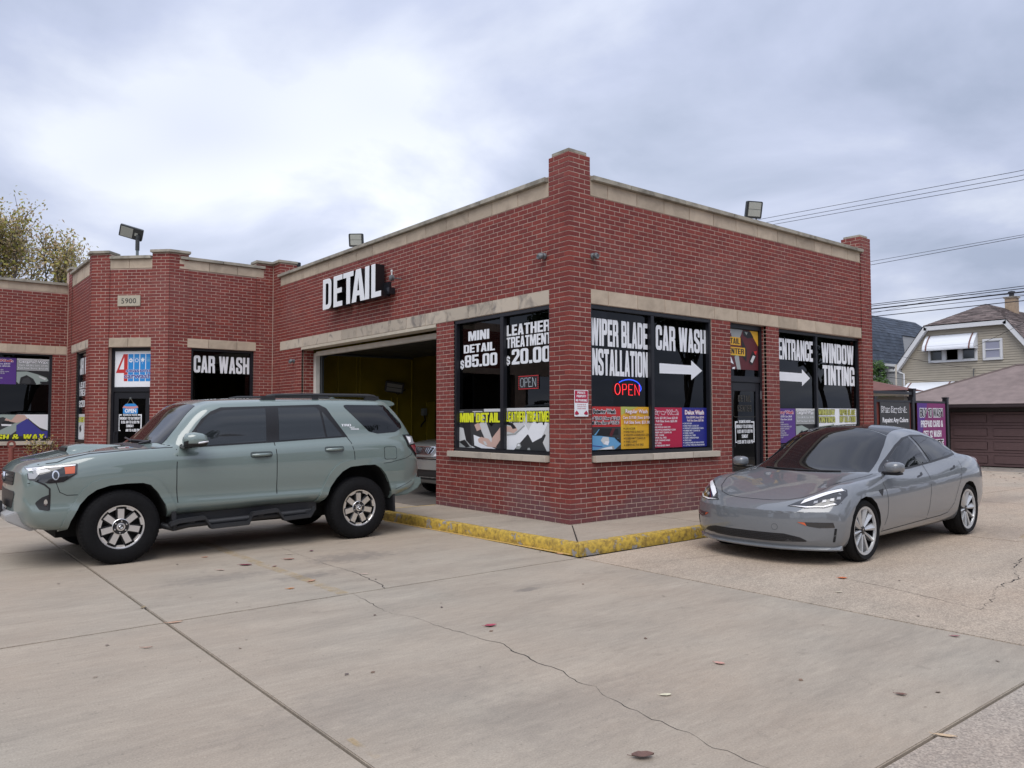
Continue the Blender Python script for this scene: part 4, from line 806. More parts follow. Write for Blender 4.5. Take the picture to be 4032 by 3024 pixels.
def p_del(t):
    t.txt('Delux Wash', .12, .88, .83, .94, WH, 'b', .035, RD, .05); t.txt('Cars: $23.00 | Suvs: $25.00', .17, .88, .73, .785, WH, 'b', .02, RD, .025); t.txt('Full Size Suvs: $27.00', .2, .86, .65, .70, WH, 'b', .02, RD, .025)
    lines(t, ['CAR VACUUM', 'HAND WASH & HAND DRY', 'WINDOWS & DASHBOARDS CLEAN', 'RUBBER MAT CLEANS (4)', 'WHEEL CLEANS', 'ARMOR ALL TIRES', 'UNDER CARRIAGE WASH', 'SPRAY WAX', 'CONDITIONER ON DASH & DOOR', '1 LITTLE TREE AIR FRESHENER'], .07, .58, .061, WH, .040, clipw=.030)
poster(FR, .45, 1.088, 1.110, 1.718, gd, RD, p_ext, 'red Exterior Wash price poster with a blue car being wiped')
poster(FR, 1.090, 1.745, 1.110, 1.720, gd+.0003, YE, p_reg, 'yellow Regular Wash price poster beside the red one')
poster(FR, 1.785, 2.465, 1.108, 1.716, gd, CR, p_sup, 'crimson Super Wash price poster right of the window bar')
poster(FR, 2.467, 3.08, 1.104, 1.718, gd+.0003, BL, p_del, 'dark blue Delux Wash price poster beside the brick pier')
def p_lux(t):
    t.txt('Luxury Wash', -.1, .88, .85, .94, CR, 'b', .04, WH, .06); t.txt('Cars: $33.00 | Suvs: $38.00', .02, .8, .745, .80, WH, 'b', .02); t.txt('Full Size Suvs: $43.00', .05, .8, .66, .71, WH, 'b', .02)
    lines(t, ['CAR VACUUM', 'HAND WASH & HAND DRY', 'WINDOWS & DASHBOARDS CLEAN', 'RUBBER MAT CLEANS (4)', 'WHEEL CLEANS', 'ARMOR ALL TIRES', 'UNDER CARRIAGE WASH', 'SPRAY WAX'], .04, .58, .062, LG, .04, bl=False, clipw=.028)
def p_cer(t):
    t.rect(0, 1, .55, 1, GY); t.pol([(0, .94), (.3, .8), (1, .96), (1, 1), (0, 1)], LG); t.rect(0, 1, 0, .54, BK); t.pol([(.0, .1), (0, .48), (.3, .5), (.62, .40), (.9, .28), (.96, .16), (.8, .05), (.6, .0), (.5, .22), (.3, .36), (.12, .26), (.08, .0)], GN); t.pol([(.66, .34), (.9, .24), (.85, .18), (.68, .28)], LG); t.pol([(.14, .05), (.2, .22), (.35, .28), (.44, .12), (.4, .02)], DK_); t.pol([(.7, .12), (.93, .12), (.9, .05), (.72, .04)], BK)
    t.txt('Ceramic Wax', .05, .93, .83, .95, WH, 'b', .03, BK, .05); t.txt('Cars: $8.00 | Suvs: $9.00', .07, .92, .715, .775, WH, 'b', .02, BK, .03); t.txt('Full Size Suvs: $10.00', .04, .94, .60, .66, WH, 'b', .02, BK, .03)
def p_wt(t):
    t.pol([(0, 0), (0, .45), (.3, .5), (.46, .55), (.5, 0)], GN); t.pol([(.46, 0), (.40, .3), (.43, 1), (.56, 1), (.54, .3)], WH); t.pol([(.1, .42), (.35, .48), (.33, .3), (.1, .25)], DK_); t.pol([(.55, .45), (.95, .40), (.95, .2), (.55, .3)], GY)
    t.txt('WINDOW', .02, .43, .80, .97, OL, halo=BK, hoff=.05); t.txt('TINTING', .02, .43, .57, .75, OL, halo=BK, hoff=.05); t.txt('WIPER BLADE', .55, .97, .80, .97, OL, halo=BK, hoff=.05); t.txt('INSTALLATION', .55, .97, .58, .76, OL, halo=BK, hoff=.05)
poster(FR, 5.14, 5.715, 1.11, 1.724, .121, PU, p_lux, 'purple Luxury Wash price poster behind the grey sedan roof')
poster(FR, 5.735, 6.375, 1.11, 1.728, .121, LG, p_cer, 'grey Ceramic Wax poster with a dark car, above the grey sedan')
poster(FR, 6.47, 7.93, 1.11, 1.736, .121, WH, p_wt, 'poster with yellow-green WINDOW TINTING and WIPER BLADE INSTALLATION headings')
poster(F4, 14-5.33, 14-4.69, 2.40, 3.03, .112, PU, p_lux, 'purple wash price poster cut by the left edge of the picture')
poster(F4, 14-4.68, 14-3.985, 2.405, 3.028, .112, LG, p_cer, 'grey Ceramic Wax poster in the leftmost shop window')
def p_hand(t):
    t.rect(0, 1, 0, 1, DK_); t.pol([(0, .95), (.3, 1), (.6, .98), (.62, .6), (.4, .2), (0, .25)], GN); t.pol([(0, .8), (.3, .9), (.5, .7), (.2, .35), (0, .4)], DK_); t.pol([(.5, 1), (1, 1), (1, .38), (.86, .5), (.75, .7), (.68, .85), (.56, .86)], WH); t.pol([(.5, 1), (.62, .98), (.68, .82), (.5, .68), (.32, .78), (.34, .86), (.42, .78)], SK)
    t.pol([(.28, .72), (.3, .6), (.42, .6), (.42, .7), (.38, .76)], BK); t.pol([(.27, .64), (.28, .57), (.42, .57), (.43, .63)], WH); t.pol([(.66, .84), (.9, .35), (1, .38), (1, .1), (.5, .2), (.5, .6)], NV)
    t.txt('HAND WASH & WAX', -.48, .925, .06, .25, LM, halo=BK, hoff=.05, shear=.15)
poster(F4, 14-5.33, 14-3.985, 1.041, 1.678, .112, DK_, p_hand, 'HAND WASH & WAX poster with an arm polishing a dark car')
def p_l3(t):
    t.rect(0, 1, 0, 1, LG); t.pol([(0, 0), (.1, .4), (.5, .6), (.7, .2), (.4, 0)], WH); t.pol([(.1, .5), (.3, .6), (.4, .4), (.2, .3)], DK_); t.txt('LEATHER TREATMENT', .06, 1.4, .70, .88, LM, halo=BK, hoff=.05)
poster(F3, s3(13.15), s3(12.17), 1.055, 1.68, .088, LG, p_l3, 'pale leather treatment poster in the narrow side window left of the entrance')
# transom poster over the shop door, door lettering
def p_tr(t):
    t.rect(0, 1, 0, 1, MR); t.pol([(0, 1), (0, .75), (.12, .9), (.22, 1)], WH); t.pol([(.1, 1), (.2, .6), (.42, .82), (.5, 1)], GY); t.pol([(.72, 1), (1, 1), (1, .62), (.88, .78)], YE); t.pol([(.5, .98), (.75, .98), (.85, .84), (.66, .8), (.52, .86)], BK); t.pol([(.56, .96), (.66, .95), (.62, .88)], GN)
    t.pol([(.68, .2), (.8, .48), (.96, .5), (.9, .3), (.78, .12)], BK); t.pol([(.84, .48), (.96, .5), (.92, .38)], RD); t.pol([(.73, .22), (.82, .38), (.9, .36), (.8, .18)], LG); t.pol([(0, .38), (.08, .36), (.2, .12), (0, .2)], WH); t.pol([(.22, .3), (.34, .42), (.42, .0), (.3, .0)], GY); t.pol([(.16, .04), (.24, .06), (.22, 0), (.14, 0)], WH); t.pol([(.45, .8), (.62, .5), (.6, .2), (.5, .3)], BK)
    t.rect(-.1, .42, .60, .80, OL); t.rect(-.1, .56, .34, .55, OL); t.rect(0, .42, .60, .80, YE); t.rect(0, .56, .35, .55, YE)
    t.txt('DETAIL', -.09, .39, .63, .77, BK, clip=True); t.txt('CENTER', -.08, .52, .38, .52, BK, clip=True)
poster(FR, 3.71, 4.60, 2.375, 3.05, .136, MR, p_tr, 'dark red DETAIL CENTER poster with yellow labels over the shop door')
def hours(face, s0, s1, z0, z1, dep, label, first='8:00 AM TO 6:00 PM'):
    mb = MB(); w, h = s1-s0, z1-z0; X = lambda a: s0+w*a; Z = lambda b: z0+h*b; g = .022
    for (a0, a1, b0, b1) in ((0, .14, .93, 1), (0, .045, 0, .93), (.045, .10, 0, .05), (.83, 1, .93, 1), (.955, 1, 0, .93), (.9, .955, 0, .05)): rect(mb, face, X(a0), X(a1), Z(b0), Z(b1), dep, 0)
    put(mb, face, 'BUSINESS HOURS', X(.2), X(.8), Z(.92), Z(1.05), dep, 0); put(mb, face, 'MONDAY TO SATURDAY', X(.07), X(.94), Z(.68), Z(.84), dep, 0)
    put(mb, face, first, X(.12), X(.90), Z(.45), Z(.61), dep, 0); put(mb, face, 'SUNDAY', X(.34), X(.66), Z(.22), Z(.38), dep, 0); put(mb, face, '8:00 AM TO 4:00 PM' if first[0] == '8' and face is FR else 'AM TO 4:00 PM', X(.12 if face is FR else .32), X(.92), Z(-.04), Z(.12), dep, 0)
    plain(mb, 'opening_hours', [WHITEV], label, 'window lettering', 'white opening hours on glass doors')
hours(FR, 3.90, 4.455, 1.14, 1.50, .1355, 'white opening hours on the glass of the detail shop door')
hours(FC, .605, 1.148, 1.30, 1.665, .155, 'white opening hours on the glass of the corner entrance door')
mb = MB(); gm = mat('faded_door_lettering', (.045, .042, .035), .5)
put(mb, FR, 'DETAIL', 4.0, 4.375, 1.83, 1.94, .1355, 0, gap=.12); put(mb, FR, 'CENTER', 3.985, 4.38, 1.665, 1.775, .1355, 0, gap=.12)
o = heavy; rr = rpoly([(3.865, 1.57, .04), (3.865, 2.035, .04), (4.50, 2.035, .04), (4.50, 1.57, .04)])
ir = rpoly([(3.873, 1.578, .035), (3.873, 2.027, .035), (4.492, 2.027, .035), (4.492, 1.578, .035)]); n_ = len(rr)
mb.add([FR(a, z, .1355) for a, z in rr+ir], [(i, (i+1) % n_, n_+(i+1) % n_, n_+i) for i in range(n_)], 0)
plain(mb, 'door_lettering', [gm], 'faded DETAIL CENTER lettering in a frame on the shop door glass', 'window lettering')
# entrance sign: 4 seasons carwash
mb = MB(); mb.prism([(.50, 2.27), (1.36, 2.27), (1.36, 3.07), (.50, 3.07)], FC.fr(), .15, .158, WH); dd = .1485
pol(mb, FC, [(.465+.06, 2.60), (.56+.06, 2.60)] and [(.525, 2.58), (.70, 3.0), (.80, 3.0), (.80, 2.397), (.715, 2.397), (.715, 2.58)], dd, RD)
pol(mb, FC, [(.605, 2.66), (.715, 2.66), (.715, 2.93)], dd-.0006, WH)
for a in (.812, .95, 1.09, 1.228): rect(mb, FC, a, a+.122, 2.395, 3.0, dd, CY); rect(mb, FC, a, a+.122, 2.915, 2.925, dd-.0006, SB)
def star(cx, cz, r0, r1, n, c, d, ph=0): pol(mb, FC, [(cx+(r0 if i % 2 else r1)*math.cos(math.pi*i/n+ph), cz+(r0 if i % 2 else r1)*math.sin(math.pi*i/n+ph)) for i in range(2*n)], d, c)
star(.873, 2.86, .035, .055, 10, WH, dd-.0006); star(.873, 2.86, .014, .018, 6, CY, dd-.0012); star(1.011, 2.86, .036, .05, 9, WH, dd-.0006); star(1.011, 2.86, .028, .030, 9, CY, dd-.0012)
star(1.151, 2.87, .03, .055, 5, WH, dd-.0006, .31); rect(mb, FC, 1.148, 1.154, 2.78, 2.85, dd-.0007, WH); star(1.289, 2.86, .03, .055, 6, SB, dd-.0006)
put(mb, FC, 'seasons', .765, 1.352, 2.60, 2.685, dd-.0014, WH, 'b', .05); put(mb, FC, 'seasons', .765, 1.352, 2.60, 2.685, dd-.002, NV, 'b', .022)
put(mb, FC, 'carwash', .72, 1.352, 2.465, 2.575, dd-.0026, WH, 'b', .05); put(mb, FC, 'carwash', .72, 1.352, 2.465, 2.575, dd-.0032, NV, 'b', .022)
plain(mb, 'business_sign', PRS, 'white sign with a big red 4 and blue bars over the corner entrance door', 'sign')
# hanging OPEN sign on the entrance door
hs = thing('open_sign', 'small blue hanging OPEN sign with pink ribbon on the entrance door glass', 'sign', (0, 0, 0))
mb = MB(); mb.prism(rpoly([(.715, 1.68, .02), (.715, 1.83, .03), (.78, 1.90, .05), (.99, 1.90, .05), (1.06, 1.83, .03), (1.06, 1.68, .02)]), FC.fr(), .143, .149, CY); pol(mb, FC, [(.70, 1.80), (.73, 1.855), (.80, 1.84), (.98, 1.84), (1.05, 1.855), (1.075, 1.80), (1.05, 1.81), (.98, 1.79), (.80, 1.79), (.73, 1.81)], .1424, 2)
put(mb, FC, 'OPEN', .76, 1.02, 1.705, 1.785, .142, WH, 'b', .04); me = plain(mb, 'plate', PRS[:2]+[P_('ribbon_pink', (.55, .25, .26))]+PRS[3:], None, None, parent=hs)
t = MB(); t.tube([FC(.80, 1.89, .146), FC(.885, 2.02, .146), FC(.97, 1.89, .146)], .004, 5); t.build('string', mat('string', (.3, .27, .2), .8), hs)
t = MB(); t.lathe([(0, 0), (.022, .002), (.026, .012)], 12, lambda x, y, h: FC(.885+x, 2.02+y, .150-h)); t.build('suction_cup', mat('rubber_clear', (.12, .13, .13), .3), hs)
# address plaque
mb = MB(); mb.prism([(.634, 4.05), (1.157, 4.05), (1.157, 4.283), (.634, 4.283)], FC.fr(), -.012, .04, 0); put(mb, FC, '5900', .722, 1.068, 4.105, 4.225, -.0135, 1, 'b', .004)
mb.build('address_plaque', [mat('plaque_stone', (.42, .38, .30), .8, noise=.08), BLACKV]); pq = COL.objects[-1]; tag(pq, 'pale stone plaque with the number 5900 above the corner entrance', 'plaque')
# channel letters DETAIL
ch = thing('channel_letter_sign', 'large white DETAIL channel letters with deep black sides above the work bay', 'sign')
Lx = [(7.08, 6.695, 'D'), (6.60, 6.215, 'E'), (6.185, 5.755, 'T'), (5.825, 5.30, 'A'), (5.30, 5.135, 'I'), (5.06, 4.695, 'L')]
for (ya, yb, c) in Lx:
    w, cs = GL[c]; t = MB(); sx = (ya-yb)/w; zz = .618
    cu = bpy.data.curves.new('g', 'CURVE'); cu.dimensions = '2D'; cu.fill_mode = 'BOTH'; cu.extrude = .5
    for c_ in cs:
        pts = rpoly(c_, 6); sp = cu.splines.new('POLY'); sp.points.add(len(pts)-1); sp.use_cyclic_u = True
        for i, (a, b) in enumerate(pts): sp.points[i].co = (a*sx, b*zz, 0, 1)
    v, f = _curve2mesh(cu); bpy.data.curves.remove(cu)
    x0, x1 = -.235, -.045
    t.add([FL(yl(ya)+p[0], 3.772+p[1], (x0 if p[2] > 0 else x1)) for p in v], f)
    o = t.build('letter', [mat('letter_return_black', (.008, .008, .010), .35), mat('letter_face_white', (.80, .83, .86), .35)], ch)
    for p in o.data.polygons:
        if abs(p.normal.x) > .9 and p.center.x < -.2: p.material_index = 1
t = MB(); t.box(-.045, 4.75, 3.86, .008, 7.0, 4.06); t.build('raceway', BLACKM, ch, bevel=.006)
t = MB(); t.box(-.12, 4.60, 3.81, -.002, 4.70, 3.93); t.build('transformer_box', BLACKM, ch, bevel=.006)
# neon OPEN
ne = thing('neon_open_sign', 'lit red neon OPEN sign with a blue arc behind the corner window', 'neon sign')
NR = mat('neon_red', (.3, .01, .01), .3, emit=(1, .03, .04), estr=.9); NB = mat('neon_blue', (.01, .02, .3), .3, emit=(.03, .10, 1), estr=.9)
def neon(pts, m, r=.0055, nm='neon_tube'):
    t = MB(); t.tube([FR(a, z, .075) for a, z in pts], r, 6); t.build(nm, m, ne, smooth=50)
def ell(cx, cz, rx, rz, a0=0, a1=360, n=20): return [(cx+rx*math.cos(R(a0+(a1-a0)*i/n)), cz+rz*math.sin(R(a0+(a1-a0)*i/n))) for i in range(n+1)]
neon(ell(1.01, 1.972, .055, .078), NR); neon([(1.115, 1.89), (1.115, 2.045), (1.185, 2.045), (1.20, 2.01), (1.185, 1.97), (1.115, 1.965)], NR); neon([(1.33, 1.89), (1.245, 1.89), (1.245, 2.045), (1.33, 2.045)], NR); neon([(1.247, 1.968), (1.31, 1.968)], NR); neon([(1.375, 1.89), (1.375, 2.045), (1.47, 1.89), (1.47, 2.045)], NR)
neon([(1.045, 2.069), (1.10, 2.092), (1.17, 2.108), (1.25, 2.116), (1.34, 2.11), (1.42, 2.088), (1.47, 2.056), (1.505, 2.015), (1.51, 1.98), (1.49, 1.95)], NB, .0075)
# LED open sign
le = thing('led_open_sign', 'small black LED OPEN sign with a red dotted border behind the left window', 'led sign')
t = MB(); t.prism([(yl(1.185), 1.975), (yl(.735), 1.975), (yl(.735), 2.178), (yl(1.185), 2.178)], FL.fr(), .083, .09); t.build('board', BLACKV, le)
def dots(pts, step, m, nm, r=.0032):
    t = MB()
    for (a, b), (c, d) in zip(pts, pts[1:]):
        L_ = math.hypot(c-a, d-b); k = max(1, int(L_/step))
        for i in range(k):
            x, z = a+(c-a)*i/k, b+(d-b)*i/k; t.prism([(x-r, z-r), (x+r, z-r), (x+r, z+r), (x-r, z+r)], FL.fr(), .0795, .083)
    o = t.build(nm, m, le); o['kind'] = 'stuff'
LR = mat('led_red', (.2, 0, 0), .4, emit=(1, .05, .06), estr=.45); LW = mat('led_white', (.2, .2, .2), .4, emit=(.75, .85, 1), estr=.4)
a0, a1 = yl(1.175), yl(.745); dots([(a0, 1.985), (a1, 1.985), (a1, 2.168), (a0, 2.168), (a0, 1.985)], .024, LR, 'border_lights', .0045)
lw = []
bx = a0+.035
dots([(bx, 2.04), (bx+.02, 2.015), (bx+.055, 2.015), (bx+.075, 2.04), (bx+.075, 2.115), (bx+.055, 2.14), (bx+.02, 2.14), (bx, 2.115), (bx, 2.04)], .014, LW, 'letter_lights'); bx += .1
dots([(bx, 2.015), (bx, 2.14), (bx+.05, 2.14), (bx+.07, 2.11), (bx+.05, 2.08), (bx, 2.08)], .014, LW, 'letter_lights'); bx += .09
dots([(bx+.06, 2.015), (bx, 2.015), (bx, 2.14), (bx+.06, 2.14)], .014, LW, 'letter_lights'); dots([(bx, 2.08), (bx+.05, 2.08)], .014, LW, 'letter_lights'); bx += .085
dots([(bx, 2.015), (bx, 2.14), (bx+.07, 2.015), (bx+.07, 2.14)], .014, LW, 'letter_lights')
# private property sign on the pillar
mb = MB(); f_ = FR; mb.prism(rpoly([(.075, 1.578, .01), (.335, 1.578, .01), (.335, 1.937, .01), (.075, 1.937, .01)]), f_.fr(), -.012, -.008, WH); rect(mb, f_, .083, .327, 1.765, 1.929, -.0126, CR)
put(mb, f_, 'PRIVATE', .13, .28, 1.885, 1.917, -.0132, WH); put(mb, f_, 'PROPERTY', .115, .295, 1.838, 1.87, -.0132, WH); put(mb, f_, 'NO PARKING', .10, .31, 1.782, 1.814, -.0132, WH)
for i, s_ in enumerate(('VIOLATORS WILL BE', 'TOWED AWAY AT VEHICLE', 'OWNERS EXPENSE')): put(mb, f_, s_, .125, .29 if i != 1 else .295, 1.733-i*.027, 1.747-i*.027, -.0126, CR, 'b', .02)
for x0, sg in ((.12, 1), (.29, -1)):
    pol(mb, f_, [(x0-.035*sg, 1.60), (x0-.035*sg, 1.635), (x0-.02*sg, 1.645), (x0-.005*sg, 1.66), (x0+.035*sg, 1.625), (x0+.035*sg, 1.605)][::sg], -.0126, CR); star_ = [(x0+.011*math.cos(i), 1.603+.011*math.sin(i)) for i in range(6)]; pol(mb, f_, star_, -.0133, BK)
plain(mb, 'private_property_sign', PRS, 'small red and white private property no parking sign on the corner pillar', 'sign')
# ---- cameras and lights on the building
def security_cam(p, n, label):
    n = Vector(n); t = MB(); p = Vector(p); s_ = n.cross(Vector((0, 0, 1)))
    def fr(c, ax, u, v): return lambda x, y, h: tuple(c + u*x + v*y + ax*h)
    o = thing('security_camera', label, 'security camera', tuple(p), group='small grey security cameras on the brick')
    GM = mat('camera_grey', (.11, .12, .13), .4, noise=.15, nscale=30)
    z = Vector((0, 0, 1)); zero = Vector((0, 0, 0))
    t.lathe([(.045, 0), (.045, .018), (.03, .03), (.03, .055)], 16, fr(zero, n, s_, z)); t.build('mount', GM, o, smooth=40)
    t = MB(); c = n*.075 + z*-.005; t.lathe([(.0, -.045), (.028, -.036), (.045, -.012), (.047, .01), (.04, .035), (.03, .045), (.026, .04)], 16, fr(c, (n*.75+z*-.25+s_*.3).normalized(), s_, z)); t.build('housing', GM, o, smooth=50)
    t = MB(); t.lathe([(0, .041), (.025, .038)], 12, fr(c, (n*.75+z*-.25+s_*.3).normalized(), s_, z)); t.build('lens', BLACKV, o)
security_cam((0.0, .50, 3.83), (-1, 0, 0), 'grey dome camera left of the corner pillar, high on the brick'); security_cam((.46, .012, 3.81), (0, -1, 0), 'grey dome camera right of the corner pillar, high on the brick')
security_cam((.014, 9.05, 2.86), (-1, 0, 0), 'grey camera on the brick left of the open work bay')
o = thing('conduit_sensor', 'grey round sensor on a conduit arm right of the DETAIL sign', 'sensor', (.012, 4.40, 4.08)); GM = MATS['camera_grey']
t = MB(); t.tube([(0, 0, -.02), (-.2, 0, -.02)], .012, 8); t.tube([(-.12, .16, -.05), (-.18, .0, -.02)], .012, 8); t.build('conduit', GM, o, smooth=40)
t = MB(); t.lathe([(.05, -.03), (.05, .03), (.03, .04)], 16, lambda x, y, h: (-.2-h, x, -.02+y)); t.build('box', GM, o, smooth=40)
t = MB(); t.tube([(-.2, 0, .03), (-.2, 0, .09)], .014, 8); t.lathe([(0, .04), (.02, .03), (.022, 0)], 10, lambda x, y, h: (-.2+x, y, .09+h)); t.build('probe', mat('sensor_white', (.6, .6, .6), .4), o, smooth=40)
def floodlight(loc, rz, tilt, label, pole=.12, wide=.32, hgt=.26):
    o = thing('floodlight', label, 'floodlight', loc, group='dark LED floodlights on the roof edge'); HM = mat('flood_housing', (.035, .04, .042), .45)
    LN = mat('flood_lens', (.40, .42, .38), .25, noise=.1, nscale=60)
    A = Matrix.Rotation(rz, 4, 'Z'); Bm = Matrix.Translation((0, 0, pole)) @ A @ Matrix.Rotation(tilt, 4, 'X')
    t = MB(); t.M = A; t.box(-.06, -.03, 0, .06, .03, .012); t.tube([(-.05, 0, 0), (-.05, 0, pole)], .014, 6); t.tube([(.05, 0, 0), (.05, 0, pole)], .014, 6); t.build('bracket', HM, o)
    t = MB(); t.M = Bm; w = wide/2; t.prism(rpoly([(-w, 0, .03), (-w, hgt, .03), (w, hgt, .03), (w, 0, .03)]), lambda a, b, d: (a, d, b), 0, .07); t.build('housing', HM, o, bevel=.008)
    for k in range(2):
        t = MB(); t.M = Bm; t.box(-w+.035, -.004, .035+k*(hgt-.05)/2, w-.035, .004, .03+(k+1)*(hgt-.05)/2); t.build('lens', LN, o, bevel=.003)
    for k in range(7):
        t = MB(); t.M = Bm; x = -w+.03+k*(wide-.06)/6; t.box(x-.004, .068, .03, x+.004, .10, hgt-.03); t.build('cooling_fin', HM, o)
floodlight((.3, 6.68, 4.94), R(-42), R(12), 'square floodlight on the parapet above the DETAIL sign', .14, .30, .27); floodlight((4.78, .3, 4.94), R(-25), R(14), 'square floodlight on the parapet of the right wall', .16, .31, .30)
o = thing('floodlight', 'flat area light on a short pole above the number 5900', 'floodlight', (-2.77, 11.30, 4.66)); HM = MATS['flood_housing']
t = MB(); t.tube([(0, 0, 0), (0, 0, .80)], .032, 10); t.build('pole', mat('galv_pole', (.16, .19, .20), .5, metal=.3), o, smooth=40)
t = MB(); t.tube([(0, 0, .72), (0, 0, 1.0)], .045, 10); t.tube([(0, 0, .98), (.02, -.02, 1.06)], .05, 10); t.build('knuckle', HM, o, smooth=40)
_n = Vector((-.40, -.72, -.57)).normalized(); _l = Vector((.777, -.629, 0))*.86 - Vector((0, 0, 1))*.42; _l = (_l-_n*_l.dot(_n)).normalized(); _s = _n.cross(_l)
Am = Matrix.Translation((.02, .0, 1.08)) @ Matrix((_l, _s, -_n)).transposed().to_4x4()
t = MB(); t.M = Am; t.prism(rpoly([(-.40, -.14, .02), (-.40, .14, .02), (.09, .14, .03), (.09, -.14, .03)]), lambda a, b, d: (a, b, d), -.035, .04); t.build('housing', HM, o, bevel=.01)
t = MB(); t.M = Am; t.box(-.37, -.115, -.040, -.12, .115, -.034); t.build('lens', MATS['flood_lens'], o); t = MB(); t.M = Am; t.box(-.08, -.035, -.040, -.01, .035, -.034); t.build('sensor', MATS['flood_lens'], o)
# work lamp and hose reel inside the bay
o = thing('work_lamp', 'black work lamp with two light bars on the yellow bay wall', 'work lamp', (3.0, 9.72, 2.38))
t = MB(); t.M = Matrix.Rotation(R(-28), 4, 'Z') @ Matrix.Rotation(R(8), 4, 'Y') @ Matrix.Rotation(R(20), 4, 'X'); t.box(-.24, -.10, -.14, .24, -.02, .14); t.build('housing', BLACKM, o, bevel=.015)
for k in (0, 1):
    t2 = MB(); t2.M = t.M; t2.box(-.19, -.106, -.10+k*.11, .19, -.10, -.01+k*.11); t2.build('light_bar', mat('unlit_bar', (.22, .22, .2), .4), o)
t = MB(); t.tube([(0, -.02, -.14), (.1, .0, -.2), (.3, .03, -.1), (.35, .05, -.06)], .012, 6); t.build('cable', BLACKM, o)
o = thing('spray_bottle_holder', 'small grey dispenser mounted on the yellow bay wall', 'dispenser', (3.9, 9.72, 1.66))
t = MB(); t.box(-.07, -.05, -.02, .07, .06, .17); t.build('tank', mat('dispenser_grey', (.25, .26, .25), .4), o, bevel=.015); t = MB(); t.tube([(0, 0, -.02), (.02, -.03, -.15), (-.1, -.03, -.26), (-.12, -.03, -.32)], .02, 8); t.build('hose', BLACKM, o, smooth=50)
# ================================================================== CAR TOOLKIT
def car_paint(name, col, rough=.38):
    m, nt, p = newmat(name); N = nt.nodes.new; L = nt.links.new
    p.inputs['Base Color'].default_value = (*col, 1); p.inputs['Roughness'].default_value = rough; p.inputs['Coat Weight'].default_value = 1.0; p.inputs['Coat Roughness'].default_value = .025; p.inputs['Coat IOR'].default_value = 1.75; p.inputs['Specular IOR Level'].default_value = .35
    geo = N('ShaderNodeNewGeometry'); nz = N('ShaderNodeTexNoise'); nz.inputs['Scale'].default_value = 2.2; nz.inputs['Detail'].default_value = 2; L(geo.outputs['Position'], nz.inputs['Vector'])
    b = N('ShaderNodeBump'); b.inputs['Strength'].default_value = .05; b.inputs['Distance'].default_value = .02; L(nz.outputs[0], b.inputs['Height']); L(b.outputs[0], p.inputs['Coat Normal'])
    MATS[name] = m; return m
CARGL = mat('car_glass', (.007, .008, .010), .015, spec=.62)
CARGL2 = mat('car_side_glass', (.020, .024, .027), .03, spec=.75)
TRIM = mat('black_trim', (.012, .012, .014), .4); RUB = mat('tyre_rubber', (.007, .007, .008), .8, spec=.2, noise=.2, nscale=30, bump=.3, bscale=120); PLB = mat('black_plastic', (.018, .019, .022), .55, bump=.15, bscale=300)
CHR = mat('chrome', (.72, .73, .75), .12, metal=1); SILV = mat('machined_alloy', (.80, .79, .78), .3, metal=.9); SLP = mat('silver_paint', (.52, .53, .54), .35, metal=.5, coat=.5); GAP = mat('panel_gap', (.004, .004, .005), .8); LENSC = mat('clear_lens', (.30, .31, .33), .08, spec=.8, coat=1); DLEN = mat('dark_lens', (.02, .02, .022), .1, coat=1); AMB = mat('amber_lens', (.55, .10, .03), .2, coat=1); REDL = mat('red_lens', (.22, .008, .02), .15, coat=1); WHL = mat('bright_reflector', (.8, .8, .82), .15, coat=1); DRK = mat('wheel_well_black', (.004, .004, .004), .95)
